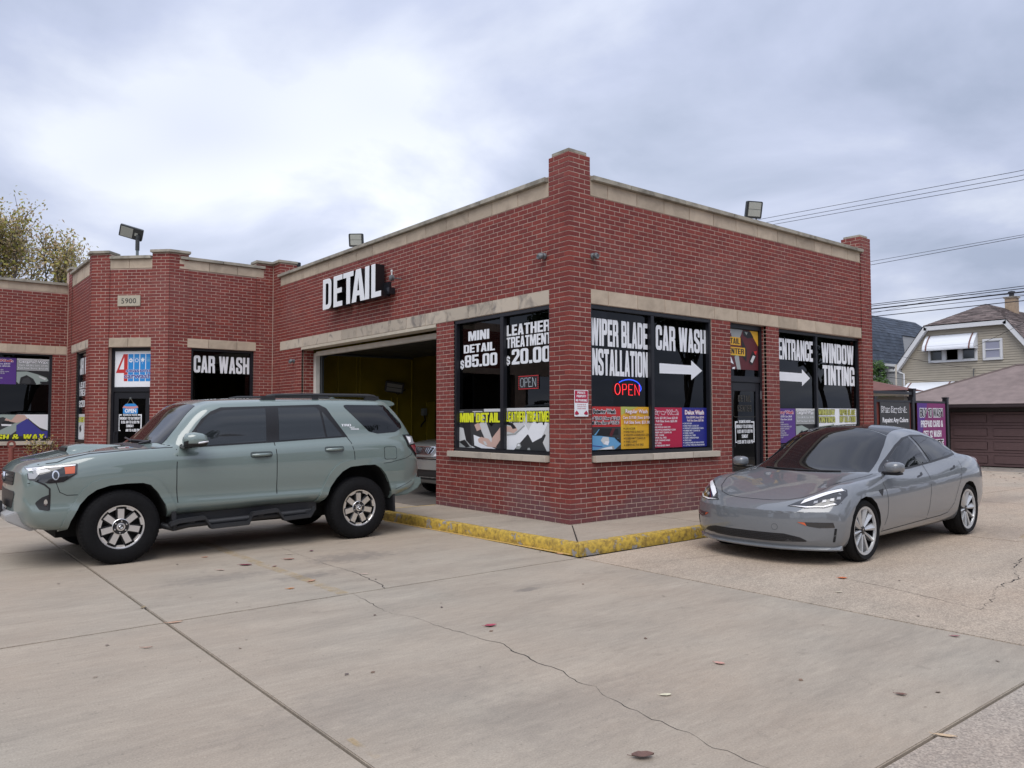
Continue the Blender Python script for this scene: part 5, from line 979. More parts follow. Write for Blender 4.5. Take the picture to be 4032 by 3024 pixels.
def loft(rails, xs, bow, pw, mats, name='body', cuts=(), parent=None, smooth=32):
    """rails: list of (y, [(x,z)..] or function); xs stations; mirrored closed shell; cuts: prisms for the wheel arches"""
    def sect(x):
        base = []
        for (y, zl) in rails:
            yy = y(x) if callable(y) else (smooth_list(y, x) if isinstance(y, list) else y)
            zz = zl(x) if callable(zl) else smooth_list(zl, x)
            base.append((yy*(pw(x) if yy > .001 else 1), zz))
        # subdivide between the rails with a Catmull-Rom curve
        out = []
        n = len(base)
        for i in range(n-1):
            p0 = base[max(i-1, 0)]; p1 = base[i]; p2 = base[i+1]; p3 = base[min(i+2, n-1)]
            if i == 0: p0 = (-p2[0], p2[1]) if p1[0] < .001 else p1
            if i == n-2: p3 = (-p1[0], p1[1])
            def tj(a, b): return max(math.hypot(b[0]-a[0], b[1]-a[1]), 1e-4)**.5
            t0 = 0; t1 = t0+tj(p0, p1); t2 = t1+tj(p1, p2); t3 = t2+tj(p2, p3)
            K = 4
            for k in range(K):
                t = t1+(t2-t1)*k/K
                def L_(a, b, ta, tb): return tuple((tb-t)/(tb-ta)*u + (t-ta)/(tb-ta)*v for u, v in zip(a, b))
                a1 = L_(p0, p1, t0, t1); a2 = L_(p1, p2, t1, t2); a3 = L_(p2, p3, t2, t3)
                b1 = L_(a1, a2, t0, t2); b2 = L_(a2, a3, t1, t3); out.append(L_(b1, b2, t1, t2))
        out.append(base[-1]); return out
    ring = [sect(x) for x in xs]; m = len(ring[0]); V = []; F = []
    full = []
    for x, rg in zip(xs, ring):
        pts = [(-y, z) for y, z in rg] + [(y, z) for y, z in reversed(rg[1:-1])]
        row = []
        for (y, z) in pts: row.append(len(V)); V.append((x + bow(x, y, z), y, z))
        full.append(row)
    k = len(full[0])
    for i in range(len(full)-1):
        for j in range(k): F.append((full[i][j], full[i][(j+1) % k], full[i+1][(j+1) % k], full[i+1][j]))
    # caps as strips between the left and the right half
    NC = 16
    for row, x0 in ((full[0], xs[0]), (full[-1], xs[-1])):
        h = k//2; grid = []
        for j in range(h+1):
            a, b = row[j], row[(k-j) % k]
            if a == b: grid.append([a]*(NC+1)); continue
            y, z = V[a][1], V[a][2]; g = [a]
            for i in range(1, NC):
                yy = y*(1-2*i/NC); g.append(len(V)); V.append((x0+bow(x0, yy, z), yy, z))
            grid.append(g+[b])
        for j in range(h):
            for i in range(NC):
                q_ = tuple(dict.fromkeys((grid[j][i], grid[j][i+1], grid[j+1][i+1], grid[j+1][i])))
                if len(q_) > 2: F.append(q_)
    me = bpy.data.meshes.new(name); me.from_pydata(V, [], F); me.validate()
    for mm in mats: me.materials.append(mm)
    bm = bmesh.new(); bm.from_mesh(me); bmesh.ops.remove_doubles(bm, verts=bm.verts, dist=1e-6); bmesh.ops.recalc_face_normals(bm, faces=bm.faces)
    if bm.calc_volume(signed=True) < 0: bmesh.ops.reverse_faces(bm, faces=bm.faces)
    bm.to_mesh(me); bm.free()
    bvh = BVHTree.FromPolygons([v.co.copy() for v in me.vertices], [tuple(p.vertices) for p in me.polygons])
    o = link(name, me, parent)
    if cuts:
        c = MB()
        for poly, y0, y1 in cuts: c.prism(poly, lambda a, b, d: (a, d, b), y0, y1, 0)
        cm = bpy.data.meshes.new('c'); cm.from_pydata(c.v, [], c.f)
        for mm in mats: cm.materials.append(mm)
        cm.polygons.foreach_set('material_index', [1]*len(cm.polygons))
        bm = bmesh.new(); bm.from_mesh(cm); bmesh.ops.recalc_face_normals(bm, faces=bm.faces)
        if bm.calc_volume(signed=True) < 0: bmesh.ops.reverse_faces(bm, faces=bm.faces)
        bm.to_mesh(cm); bm.free()
        co = bpy.data.objects.new('c', cm); COL.objects.link(co)
        md = o.modifiers.new('b', 'BOOLEAN'); md.operation = 'DIFFERENCE'; md.object = co; md.solver = 'EXACT'; md.material_mode = 'INDEX'; md.use_self = True
        pl, o.parent = o.parent, None
        dg = bpy.context.evaluated_depsgraph_get(); dg.update(); nm = bpy.data.meshes.new_from_object(o.evaluated_get(dg)); o.modifiers.clear(); o.data = nm; nm.name = name; o.parent = pl
        bpy.data.objects.remove(co); me = nm
    me.polygons.foreach_set('use_smooth', [True]*len(me.polygons)); me.set_sharp_from_angle(angle=R(smooth)); me.update()
    return o, bvh
def overlay(bvh, pts, dirn, off, mats, name, parent, cell=.07, thick=.02, far=3.0, smooth=40, label=None, mirror=False, rimoff=None):
    """lays a polygon (3D points near the body) onto the body surface along dirn, proud by off, with edges running into the body"""
    d = Vector(dirn).normalized(); u = Vector((0, 0, 1)).cross(d)
    if u.length < .1: u = Vector((1, 0, 0))
    u.normalize(); w = d.cross(u).normalized()
    P2 = [(Vector(p).dot(u), Vector(p).dot(w)) for p in pts]
    bm = bmesh.new(); vs_ = [bm.verts.new((a, b, 0)) for a, b in P2]; bm.faces.new(vs_)
    def cut(ax):
        lo = min(v.co[ax] for v in bm.verts); hi = max(v.co[ax] for v in bm.verts); n = int((hi-lo)/cell)
        for i in range(1, n+1):
            c = lo+(hi-lo)*i/(n+1); no = (1, 0, 0) if ax == 0 else (0, 1, 0)
            bmesh.ops.bisect_plane(bm, geom=bm.verts[:]+bm.edges[:]+bm.faces[:], plane_co=(c, 0, 0) if ax == 0 else (0, c, 0), plane_no=no, dist=1e-5)
    cut(0); cut(1)
    for _ in range(1):
        le = [e for e in bm.edges if e.calc_length() > cell*1.5]
        if le: bmesh.ops.subdivide_edges(bm, edges=le, cuts=1)
    bmesh.ops.triangulate(bm, faces=[f for f in bm.faces if len(f.verts) > 4])
    res = {}
    for v in bm.verts:
        o = u*v.co.x + w*v.co.y - d*far; hit, n, i, _ = bvh.ray_cast(o, d)
        res[v] = (hit, n)
    ok = [h for h, n in res.values() if h is not None]
    if not ok: bm.free(); return None
    for v, (h, n) in list(res.items()):
        if h is None:
            q0 = u*v.co.x + w*v.co.y
            h = min(ok, key=lambda k: (k-q0-d*(k-q0).dot(d)).length); n = -d
            h = q0 + d*(h-q0).dot(d)
        if n.dot(d) > 0: n = -n
        res[v] = (h, n)
    bnd = [e for e in bm.edges if len(e.link_faces) == 1]
    for v in bm.verts: h, n = res[v]; v.co = h + (n*.5 - d*.5).normalized()*off
    if thick:
        r = bmesh.ops.extrude_edge_only(bm, edges=bnd)
        for v in [g for g in r['geom'] if isinstance(g, bmesh.types.BMVert)]: v.co += d*thick
    bmesh.ops.recalc_face_normals(bm, faces=bm.faces)
    # orient outwards
    f0 = max(bm.faces, key=lambda f: f.calc_area() if not f.is_boundary else 0) if False else None
    tot = sum((f.normal*f.calc_area()).dot(d) for f in bm.faces if abs(f.normal.dot(d)) > .3)
    if tot > 0: bmesh.ops.reverse_faces(bm, faces=bm.faces)
    me = bpy.data.meshes.new(name); bm.to_mesh(me); bm.free()
    for m_ in (mats if isinstance(mats, (list, tuple)) else [mats]): me.materials.append(m_)
    me.polygons.foreach_set('use_smooth', [True]*len(me.polygons)); me.set_sharp_from_angle(angle=R(smooth))
    o = link(name, me, parent, label=label)
    if mirror:
        me2 = me.copy(); 
        for v in me2.vertices: v.co.y = -v.co.y
        me2.flip_normals(); link(name, me2, parent, label=label)
    return o
def ribbon(pts, w):
    """polyline (2D) to a closed outline of width w"""
    L_, R_ = [], []
    for i, p in enumerate(pts):
        a = Vector(pts[max(i-1, 0)]); b = Vector(pts[min(i+1, len(pts)-1)]); t = (b-a).normalized(); n = Vector((-t.y, t.x))*w/2; p = Vector(p)
        L_.append(tuple(p+n)); R_.append(tuple(p-n))
    return L_+R_[::-1]
def side(pts, y=-1.0): return [(x, y, z) for x, z in pts]
def wheel(parent, x, y, z, rad, wid, rim_r, style, steer=0, out=-1):
    """out=-1: outer face towards -Y"""
    M4 = Matrix.Translation((x, y, z)) @ Matrix.Rotation(steer, 4, 'Z')
    fr = lambda a, b, h: tuple(M4 @ Vector((a, out*h, b)))
    hw = wid/2
    t = MB(); t.lathe([(rim_r*.93, -hw+.02), (rim_r*.93, hw-.10), (rim_r*.25, hw-.11), (0, hw-.11)], 40, fr); w = t.build('wheel', DRK, parent, smooth=40)
    t = MB(); tp = [(rim_r-.008, hw-.022), (rim_r+.004, hw-.004), (rim_r+.022, hw+.001), (rim_r+(rad-rim_r)*.5, hw+.004), (rad-.05, hw-.006), (rad-.022, hw-.018), (rad-.008, hw-.035), (rad, hw-.06)]
    tp = tp + [(rad+.001, .035), (rad-.008, .03), (rad-.008, .022), (rad+.001, .017), (rad+.001, -.017), (rad-.008, -.022), (rad-.008, -.03), (rad+.001, -.035)] + [(r, -h) for r, h in reversed(tp)]
    t.lathe(tp, 72, fr, closed=True); 
    if style == 'suv':    # shoulder lugs
        for k in range(60):
            a = 2*math.pi*k/60
            for (h0, h1, r0, r1) in ((hw-.05, hw-.012, rad-.024, rad-.001),):
                def q(da, h, r): return fr(r*math.cos(a+da), r*math.sin(a+da), h)
                t.add([q(-.028, h0, rad-.01), q(.02, h0, rad-.01), q(.028, h1, r0), q(-.02, h1, r0), q(-.028, h0, r1), q(.02, h0, r1), q(.024, h1-.012, r1-.006), q(-.02, h1-.012, r1-.006)], [(3,2,1,0),(4,5,6,7),(0,1,5,4),(1,2,6,5),(2,3,7,6),(3,0,4,7)])
    t.build('tyre', RUB, w, smooth=38)
    t = MB()
    if style == 'suv':
        f0 = hw-.035
        t.lathe([(rim_r, f0+.012), (rim_r-.008, f0+.020), (rim_r-.020, f0+.018), (rim_r-.024, f0+.004), (rim_r-.006, f0-.01)], 56, fr, 0, closed=True)
        for k in range(7):
            a = 2*math.pi*k/7 + R(90); ca, sa = math.cos(a), math.sin(a)
            f = lambda p, q_, d: fr(p*ca-q_*sa, p*sa+q_*ca, d)
            t.prism([(.085, -.030), (rim_r-.050, -.033), (rim_r-.046, .033), (.085, .030)], f, f0-.035, f0-.008, 0)
            t.prism([(.080, -.042), (rim_r-.03, -.050), (rim_r-.03, .050), (.080, .042)], f, f0-.075, f0-.036, 1)
            b = a+math.pi/7; cb, sb = math.cos(b), math.sin(b); g = lambda p, q_, d: fr(p*cb-q_*sb, p*sb+q_*cb, d)
            t.prism([(rim_r-.046, -.036), (rim_r-.020, -.050), (rim_r-.020, .050), (rim_r-.046, .036)], g, f0-.03, f0+.006, 0)
        t.lathe([(.088, f0-.006), (.082, f0-.002), (.080, f0-.016), (.05, f0-.016)], 32, fr, 0, cap=False)
        t.lathe([(.080, f0-.04), (.080, f0-.012), (0, f0-.012)], 32, fr, 1)
        for k in range(6):
            a = 2*math.pi*k/6+.4; t.lathe([(.010, f0-.012), (.009, f0-.001), (0, f0+.001)], 10, lambda p, q_, h, a=a: fr(p+.062*math.cos(a), q_+.062*math.sin(a), h), 2)
        t.lathe([(.045, f0-.012), (.042, f0+.004), (.028, f0+.006), (.026, f0-.0)], 28, fr, 0, cap=False); t.lathe([(.026, f0+.001), (0, f0+.003)], 20, fr, 1); t.lathe([(.021, f0+.004), (.017, f0+.007), (.014, f0+.004)], 20, lambda p, q_, h: fr(p, q_*.75, h), 2, cap=False); t.lathe([(.009, f0+.004), (.007, f0+.007), (.005, f0+.004)], 16, lambda p, q_, h: fr(p*.8, q_*1.4, h), 2, cap=False)
        t.build('rim', [SILV, TRIM, CHR], w, smooth=35)
    else:
        f0 = hw-.022
        t.lathe([(rim_r, f0), (rim_r-.006, f0+.010), (rim_r-.030, f0+.006), (rim_r-.034, f0-.012), (rim_r-.01, f0-.02)], 60, fr, 0, closed=True)
        for k in range(10):
            a = 2*math.pi*k/10+.12; ca, sa = math.cos(a), math.sin(a); f = lambda p, q_, d: fr(p*ca-q_*sa, p*sa+q_*ca, d)
            r1 = rim_r-.026
            wv = .056 if k % 2 == 0 else .040
            # blade: raised ridge along one edge, falling away to the other
            vs_ = [f(.045, -.010, f0-.022), f(.045, .012, f0-.028), f(r1, .030, f0-.022), f(r1, -wv+.01, f0+.002), f(.045, .0, f0-.012), f(r1, -wv*.35, f0+.006)]
            vb = [f(.045, -.010, f0-.06), f(.045, .012, f0-.06), f(r1, .030, f0-.05), f(r1, -wv+.01, f0-.05)]
            t.add(vs_+vb, [(0, 4, 5, 3), (4, 1, 2, 5), (0, 6, 7, 1, 4), (1, 7, 8, 2), (2, 8, 9, 3, 5), (3, 9, 6, 0)], 0)
        t.lathe([(.058, f0-.05), (.052, f0-.020), (.03, f0-.014), (0, f0-.013)], 10, fr, 1)
        t.add([fr(-.016, .018, f0-.0115), fr(.016, .018, f0-.0115), fr(.004, .008, f0-.0115), fr(0, -.02, f0-.0115), fr(-.004, .008, f0-.0115)], [(0, 1, 2, 3, 4)], 2)
        t.build('rim', [SLP, TRIM, CHR], w, smooth=30)
        t = MB(); t.lathe([(rim_r*.80, -.02), (rim_r*.80, .0), (rim_r*.3, .0)], 36, fr); t.build('brake_disc', mat('brake_steel', (.12, .12, .13), .45, metal=.8), w, smooth=40)
    return w
# ================================================================== GREEN SUV
def build_suv():
    s = thing('suv', 'sage green off-road SUV with black roof rails parked left of the shop corner', 'suv', (-5.16, 2.48, 0))
    PT = car_paint('sage_green_paint', (.158, .205, .195))
    zb = [(-.96, .60), (-.90, .48), (-.80, .42), (-.6, .395), (-.45, .40), (.45, .46), (2.3, .50), (3.3, .48), (3.6, .53), (3.76, .60), (3.84, .70)]
    def Z(x): return smooth_list(zb, x)
    belt = [(-.96, .98), (-.90, 1.03), (-.80, 1.06), (-.55, 1.105), (-.3, 1.155), (0, 1.19), (.56, 1.21), (1.6, 1.262), (2.64, 1.315), (3.3, 1.335), (3.6, 1.32), (3.74, 1.27), (3.80, 1.1), (3.84, .93)]
    sh = [(-.96, .90), (-.85, .95), (-.6, 1.0), (0, 1.09), (.6, 1.13), (2.6, 1.21), (3.4, 1.23), (3.75, 1.16), (3.84, .90)]
    rails = [(0, Z), (.80, Z), (.915, lambda x: Z(x)+.05),
        (.955, lambda x: max(Z(x)+.10, .585) if x < 3.6 else Z(x)+.08), (.943, lambda x: min(max(Z(x)+.17, .69), smooth_list(sh, x)-.09)), (.964, lambda x: min(.87, smooth_list(sh, x)-.06)),
        (.955, sh), (.905, belt),
        (.868, [(-.96, .99), (-.90, 1.04), (-.8, 1.075), (-.55, 1.12), (-.3, 1.17), (0, 1.205), (.45, 1.232), (.60, 1.26), (.70, 1.33), (.85, 1.42), (1.1, 1.48), (1.7, 1.50), (2.64, 1.53), (3.3, 1.535), (3.55, 1.47), (3.68, 1.36), (3.76, 1.22), (3.80, 1.10), (3.84, .94)]),
        (.815, [(-.96, 1.0), (-.90, 1.05), (-.8, 1.09), (-.55, 1.14), (-.3, 1.185), (0, 1.215), (.40, 1.237), (.52, 1.26), (.62, 1.36), (.80, 1.56), (.92, 1.635), (1.1, 1.67), (1.7, 1.69), (2.64, 1.71), (3.25, 1.71), (3.45, 1.62), (3.62, 1.47), (3.72, 1.30), (3.80, 1.10), (3.84, .95)]),
        (.745, [(-.96, 1.0), (-.90, 1.055), (-.8, 1.10), (-.55, 1.15), (-.3, 1.195), (0, 1.225), (.36, 1.243), (.46, 1.27), (.60, 1.41), (.78, 1.61), (.90, 1.695), (1.05, 1.735), (1.4, 1.758), (1.9, 1.77), (2.7, 1.785), (3.28, 1.785), (3.45, 1.68), (3.62, 1.50), (3.73, 1.31), (3.80, 1.12), (3.84, .96)]),
        (.62, [(-.96, 1.0), (-.90, 1.06), (-.8, 1.105), (-.55, 1.155), (-.3, 1.20), (0, 1.232), (.30, 1.25), (.40, 1.29), (.60, 1.47), (.77, 1.645), (.88, 1.725), (1.0, 1.765), (1.4, 1.79), (1.9, 1.802), (2.7, 1.812), (3.28, 1.80), (3.44, 1.71), (3.62, 1.52), (3.74, 1.32), (3.80, 1.14), (3.84, .97)]),
        (.32, [(-.96, 1.0), (-.90, 1.06), (-.8, 1.11), (-.55, 1.16), (-.3, 1.21), (0, 1.24), (.27, 1.255), (.36, 1.29), (.58, 1.485), (.75, 1.66), (.86, 1.74), (.98, 1.785), (1.4, 1.812), (1.9, 1.822), (2.7, 1.83), (3.28, 1.81), (3.44, 1.72), (3.62, 1.53), (3.75, 1.33), (3.80, 1.15), (3.84, .97)]),
        (0, [(-.96, 1.0), (-.90, 1.06), (-.8, 1.11), (-.55, 1.16), (-.3, 1.21), (0, 1.24), (.26, 1.255), (.35, 1.29), (.57, 1.485), (.745, 1.665), (.855, 1.745), (.98, 1.79), (1.4, 1.818), (1.9, 1.83), (2.7, 1.835), (3.28, 1.815), (3.44, 1.725), (3.62, 1.53), (3.75, 1.33), (3.80, 1.15), (3.84, .97)])]
    xs = [-.96, -.945, -.92, -.90, -.87, -.83, -.79, -.74] + [-.68+i*.06 for i in range(16)] + [.26+.035*i for i in range(24)] + [1.12+.09*i for i in range(23)] + [3.16, 3.22, 3.28, 3.34, 3.40, 3.46, 3.52, 3.58, 3.63, 3.68, 3.72, 3.75, 3.78, 3.80, 3.82, 3.84]
    pw = lambda x: smooth_list([(-.96, .86), (-.92, .91), (-.85, .945), (-.7, .97), (-.4, .99), (0, 1), (3.0, 1), (3.45, .985), (3.7, .95), (3.80, .90), (3.84, .86)], x)
    bow = lambda x, y, z: .10*min(1, abs(y)/.9)**2.2*max(0, min(1, (-.35-x)/.6)) - .05*min(1, abs(y)/.9)**2.5*max(0, min(1, (x-3.3)/.5))
    fa = [(-.50, .42), (-.48, .50), (-.40, .66), (-.33, .75), (-.25, .81), (-.12, .85), (.04, .862), (.20, .86), (.28, .835), (.36, .75), (.44, .61), (.49, .47)]
    ra = [(2.34, .50), (2.42, .68), (2.50, .80), (2.58, .88), (2.69, .935), (2.88, .95), (3.05, .95), (3.14, .90), (3.22, .81), (3.28, .70), (3.33, .50)]
    cuts = []
    for A in (fa, ra):
        poly = [(A[0][0]-.01, .1)] + A + [(A[-1][0]+.01, .1)]
        for sg in (-1, 1): cuts.append((poly, min(sg*.55, sg*1.3), max(sg*.55, sg*1.3)))
    body, bv = loft(rails, xs, bow, pw, [PT, DRK], cuts=cuts, parent=s, smooth=52)
    ov = lambda pts, off, m, nm, y=-1.0, **k: overlay(bv, side(pts, y), (0, 1, 0), off, m, nm, s, **k)
    # wheel arch flares
    fo = [(-.575, .40), (-.545, .50), (-.48, .64), (-.38, .81), (-.30, .885), (-.19, .925), (.0, .94), (.20, .938), (.30, .92), (.38, .87), (.45, .78), (.51, .67), (.56, .56), (.575, .47)]
    ro = [(2.24, .50), (2.32, .68), (2.40, .84), (2.48, .94), (2.56, .99), (2.68, 1.02), (2.88, 1.03), (3.06, 1.03), (3.15, .99), (3.23, .90), (3.31, .77), (3.36, .65), (3.39, .50)]
    for o_, i_ in ((fo, fa), (ro, ra)):
        overlay(bv, side(o_+i_[::-1]), (0, 1, 0), .022, PT, 'wheel_arch_flare', s, cell=.05, thick=.05, smooth=50, mirror=True)
    # window glass area: black frame and separate panes
    ov(rpoly([(.60, 1.222), (.73, 1.385), (.85, 1.55, .03), (.96, 1.64, .03), (1.08, 1.69, .05), (1.69, 1.712), (2.33, 1.735, .05), (2.42, 1.69, .05), (2.49, 1.58), (2.685, 1.318), (1.69, 1.268)]), .003, TRIM, 'window_frame', cell=.06, mirror=True)
    ov(rpoly([(.80, 1.245), (.795, 1.43), (.93, 1.59, .04), (1.10, 1.655, .05), (1.615, 1.682), (1.605, 1.282)]), .006, CARGL2, 'front_window', cell=.06, mirror=True)
    ov(rpoly([(1.765, 1.288), (1.775, 1.69), (2.27, 1.70, .05), (2.315, 1.655, .03), (2.375, 1.318)]), .006, CARGL2, 'rear_window', cell=.06, mirror=True)
    ov([(2.40, 1.320), (2.345, 1.655), (2.615, 1.330)], .006, CARGL2, 'rear_vent_window', cell=.06, mirror=True)
    ov(rpoly([(2.64, 1.735, .03), (3.27, 1.735, .04), (3.50, 1.50, .04), (3.525, 1.43, .04), (3.40, 1.372, .06), (3.13, 1.355, .06), (3.0, 1.385, .06)]), .004, CARGL, 'quarter_window', cell=.06, mirror=True)
    # windshield
    wp = [(.30, 0), (.315, .35), (.36, .58), (.445, .735), (.60, .70), (.845, .61), (.845, .3), (.83, 0)]
    wp = [(x, y, 2) for x, y in wp] + [(x, -y, 2) for x, y in wp[-2:0:-1]]
    overlay(bv, wp, (0, 0, -1), .004, CARGL, 'windshield', s, cell=.06)
    t = MB(); t.tube([(.36, -.60, 1.30), (.33, -.2, 1.30), (.33, .1, 1.30)], .012, 6); t.tube([(.31, -.35, 1.27), (.36, -.60, 1.30)], .016, 6); t.tube([(.33, .1, 1.29), (.36, .55, 1.32)], .012, 6); t.build('wiper', TRIM, s)
    # panel gaps
    gap = lambda pts, w=.009: ov(ribbon(pts, w), .0012, GAP, 'panel_gap', cell=.08, thick=0)
    gap([(.565, 1.215), (.555, 1.0), (.56, .78), (.575, .62), (.615, .47)]); gap([(1.685, 1.71), (1.70, 1.27), (1.715, 1.12), (1.72, .80), (1.73, .50)]); gap([(2.67, 1.32), (2.72, 1.24), (2.755, 1.12), (2.765, .97)])
    gap([(-.84, 1.075), (-.60, 1.105), (-.5, 1.145), (-.3, 1.185), (.1, 1.215), (.53, 1.235)], .007); gap([(-.62, .90), (-.585, .80), (-.52, .765), (-.42, .765)], .007); gap([(-.86, .90), (-.84, .90)], .007); gap([(3.13, .96), (3.30, .97), (3.55, 1.02), (3.64, 1.06), (3.68, 1.16)], .006)
    gap([(3.36, .60), (3.6, .68), (3.72, .74)], .005); gap([(.585, 1.235), (.44, 1.27)], .007)
    # rocker, lower character line
    ov([(.56, .475), (2.28, .515), (2.28, .40), (.56, .36)], .004, PLB, 'rocker_trim', cell=.2, mirror=True)
    # fuel door, handles, badge
    rr_ = rpoly([(3.19, 1.18, .03), (3.385, 1.18, .03), (3.395, 1.01, .03), (3.20, 1.01, .03)]); ir_ = rpoly([(3.196, 1.174, .03), (3.379, 1.174, .03), (3.389, 1.016, .03), (3.206, 1.016, .03)])
    ov(rr_, .0012, GAP, 'fuel_door_gap', thick=0); ov(ir_, .003, PT, 'fuel_door', thick=0)
    for x0, z in ((1.39, 1.125), (2.34, 1.165)):
        ov(rpoly([(x0, z+.035, .03), (x0+.27, z+.038, .03), (x0+.27, z-.033, .03), (x0, z-.036, .03)]), .001, mat('shaded_recess_green', (.05, .065, .06), .35, coat=1), 'handle_recess', cell=.04, thick=0)  # flat overlay in darker body green: the recess shade is put into the colour
        t = MB(); yb = -.955-.02
        t.tube([(x0+.02, yb+.03, z-.004), (x0+.05, yb-.012, z-.002), (x0+.13, yb-.02, z), (x0+.21, yb-.015, z+.002), (x0+.25, yb+.02, z+.004)], [.014, .018, .019, .018, .014], 10); t.build('door_handle', PT, s, smooth=60)
    fS = lambda a, z, d: (a, -.5+d, z)
    def glyph_side(txt, x0, x1, z0, z1, m, font='h', nm='badge'):
        mb = MB(); tmp = MB(); class_ = lambda a, z, d=0: (a, 0, z); put(tmp, class_, txt, x0, x1, z0, z1, 0, 0, font, .0)
        for v in tmp.v:
            h, n, i, _ = bv.ray_cast(Vector((v[0], -3, v[2])), Vector((0, 1, 0))); mb.v.append((v[0], h.y-.004, v[2]))
        mb.f = tmp.f; mb.m = tmp.m; mb.build(nm, m, s)
    glyph_side('TRD', 2.605, 2.745, 1.455, 1.485, WHITEV); glyph_side('OFF', 2.725, 2.80, 1.433, 1.448, WHITEV); glyph_side('ROAD', 2.74, 2.855, 1.41, 1.428, WHITEV)
    # lights, front corner
    ov(rpoly([(-.865, 1.05), (-.855, .935, .02), (-.68, .895, .02), (-.555, .905, .03), (-.435, .985, .02), (-.425, 1.09, .01), (-.72, 1.072)]), .006, DLEN, 'headlight', mirror=True, cell=.05)
    ov([(-.860, 1.045), (-.845, 1.02), (-.70, 1.05), (-.45, 1.068), (-.44, 1.082), (-.72, 1.064)], .009, WHL, 'headlight_bar', mirror=True, cell=.05, thick=.004)
    ov([(-.855, 1.03), (-.848, .945), (-.80, .945), (-.76, 1.0), (-.66, 1.02), (-.70, 1.04)], .009, LENSC, 'headlight_bar', cell=.05, thick=.004)
    ov(ell(-.625, .975, .032, .05, 0, 360, 16), .010, CHR, 'headlight_lens', mirror=True, cell=.05, thick=.004); ov(ell(-.625, .975, .022, .036, 0, 360, 12), .012, DLEN, 'headlight_lens', cell=.05, thick=.004)
    ov([(-.545, 1.055), (-.45, 1.062), (-.455, .99), (-.54, .985)], .010, AMB, 'side_marker', mirror=True, cell=.05, thick=.004)
    ov(ribbon([(-.80, .925), (-.72, .885), (-.675, .84), (-.672, .74), (-.675, .62)], .016), .004, TRIM, 'bumper_seam', cell=.05)
    ov(rpoly([(-.80, .70, .03), (-.74, .755, .03), (-.68, .78), (-.68, .615), (-.76, .63, .03)]), .002, PLB, 'fog_lamp_pocket', cell=.04, mirror=True); ov(ell(-.705, .70, .016, .035, 0, 360, 14), .008, CHR, 'fog_lamp', cell=.03, mirror=True)
    # front face
    fx = lambda pts, off, m, nm, **k: overlay(bv, [(-1.5, y, z) for y, z in pts], (1, 0, 0), off, m, nm, s, **k)
    fx(rpoly([(-.50, 1.0, .02), (.50, 1.0, .02), (.44, .86, .04), (-.44, .86, .04)]), .006, TRIM, 'grille', cell=.08); fx(rpoly([(-.52, .80, .04), (.52, .80, .04), (.40, .62, .04), (-.40, .62, .04)]), .006, TRIM, 'lower_grille', cell=.08)
    for z in (.895, .935, .97): fx([(-.44, z), (.44, z), (.44, z+.010), (-.44, z+.010)], .012, PLB, 'grille_bar', cell=.1)
    fx(ell(0, .93, .085, .058, 0, 360, 20), .03, CHR, 'emblem', cell=.05, thick=.03); fx(ell(0, .93, .066, .041, 0, 360, 20), .032, TRIM, 'emblem_inset', cell=.05); fx(ell(0, .93, .018, .038, 0, 360, 14), .035, CHR, 'emblem_bar', cell=.05)
    t = MB(); t.prism(rpoly([(-1.01, .50, .02), (-1.02, .56, .02), (-.90, .60), (-.72, .395), (-.80, .385, .02)]), lambda a, b, d: (a, d, b), -.60, .60); t.build('skid_plate', mat('skid_silver', (.42, .42, .42), .4, metal=.3), s, bevel=.012)
    t = MB(); t.box(-1.05, -.17, .52, -1.0, .17, .68); t.build('plate_bracket', PLB, s, bevel=.006); t = MB(); t.box(-1.056, -.15, .53, -1.05, .15, .67); t.build('licence_plate', mat('plate_white', (.6, .6, .62), .5), s)
    # hood scoop and cowl
    t = MB(); vs_ = []
    for (x, w_, z) in ((-.42, .22, .0), (-.40, .24, .055), (-.32, .25, .062), (-.10, .24, .035), (.15, .20, .004)):
        b0 = smooth_list([(-.9, 1.06), (-.55, 1.16), (-.3, 1.21), (0, 1.24), (.3, 1.255)], x)
        vs_ += [(x, -w_-.05, b0-.03), (x, -w_, b0+z-.008), (x, -w_+.05, b0+z), (x, w_-.05, b0+z), (x, w_, b0+z-.008), (x, w_+.05, b0-.03)]
    t.add(vs_, [(6*i+j, 6*i+j+1, 6*i+j+7, 6*i+j+6) for i in range(4) for j in range(5)], 0); t.build('hood_scoop', PT, s, smooth=50)
    t = MB(); t.prism([(-.20, 1.195), (-.21, 1.235), (.21, 1.235), (.20, 1.195)], lambda a, b, d: (d, a, b), -.425, -.41); t.build('scoop_opening', TRIM, s)
    overlay(bv, [(.20, -.78, 2), (.30, -.6, 2), (.285, 0, 2), (.30, .6, 2), (.20, .78, 2), (.16, .6, 2), (.20, 0, 2), (.16, -.6, 2)], (0, 0, -1), .003, TRIM, 'cowl', s, cell=.1)
    # roof rails, antenna, spoiler
    for sg in (-1, 1):
        y = sg*.665; t = MB(); pts = [(1.60, y*.99, 1.775), (1.70, y, 1.83), (1.80, y, 1.848), (2.3, y, 1.862), (2.9, y, 1.866), (3.12, y, 1.862), (3.20, y, 1.85), (3.30, y, 1.79)]
        t.tube(pts, [.016, .022, .022, .021, .021, .026, .026, .018], 8); t.box(1.62, y-.02, 1.77, 1.80, y+.02, 1.84); t.box(3.06, y-.022, 1.78, 3.26, y+.022, 1.86); t.box(2.3, y-.015, 1.78, 2.38, y+.015, 1.85); t.build('roof_rail', PLB, s, smooth=40)
    t = MB(); t.prism([(3.20, 1.79), (3.24, 1.812), (3.42, 1.80), (3.50, 1.765), (3.49, 1.735), (3.40, 1.715)], lambda a, b, d: (a, d, b), -.72, .72); t.build('spoiler', PT, s, bevel=.012, smooth=40)
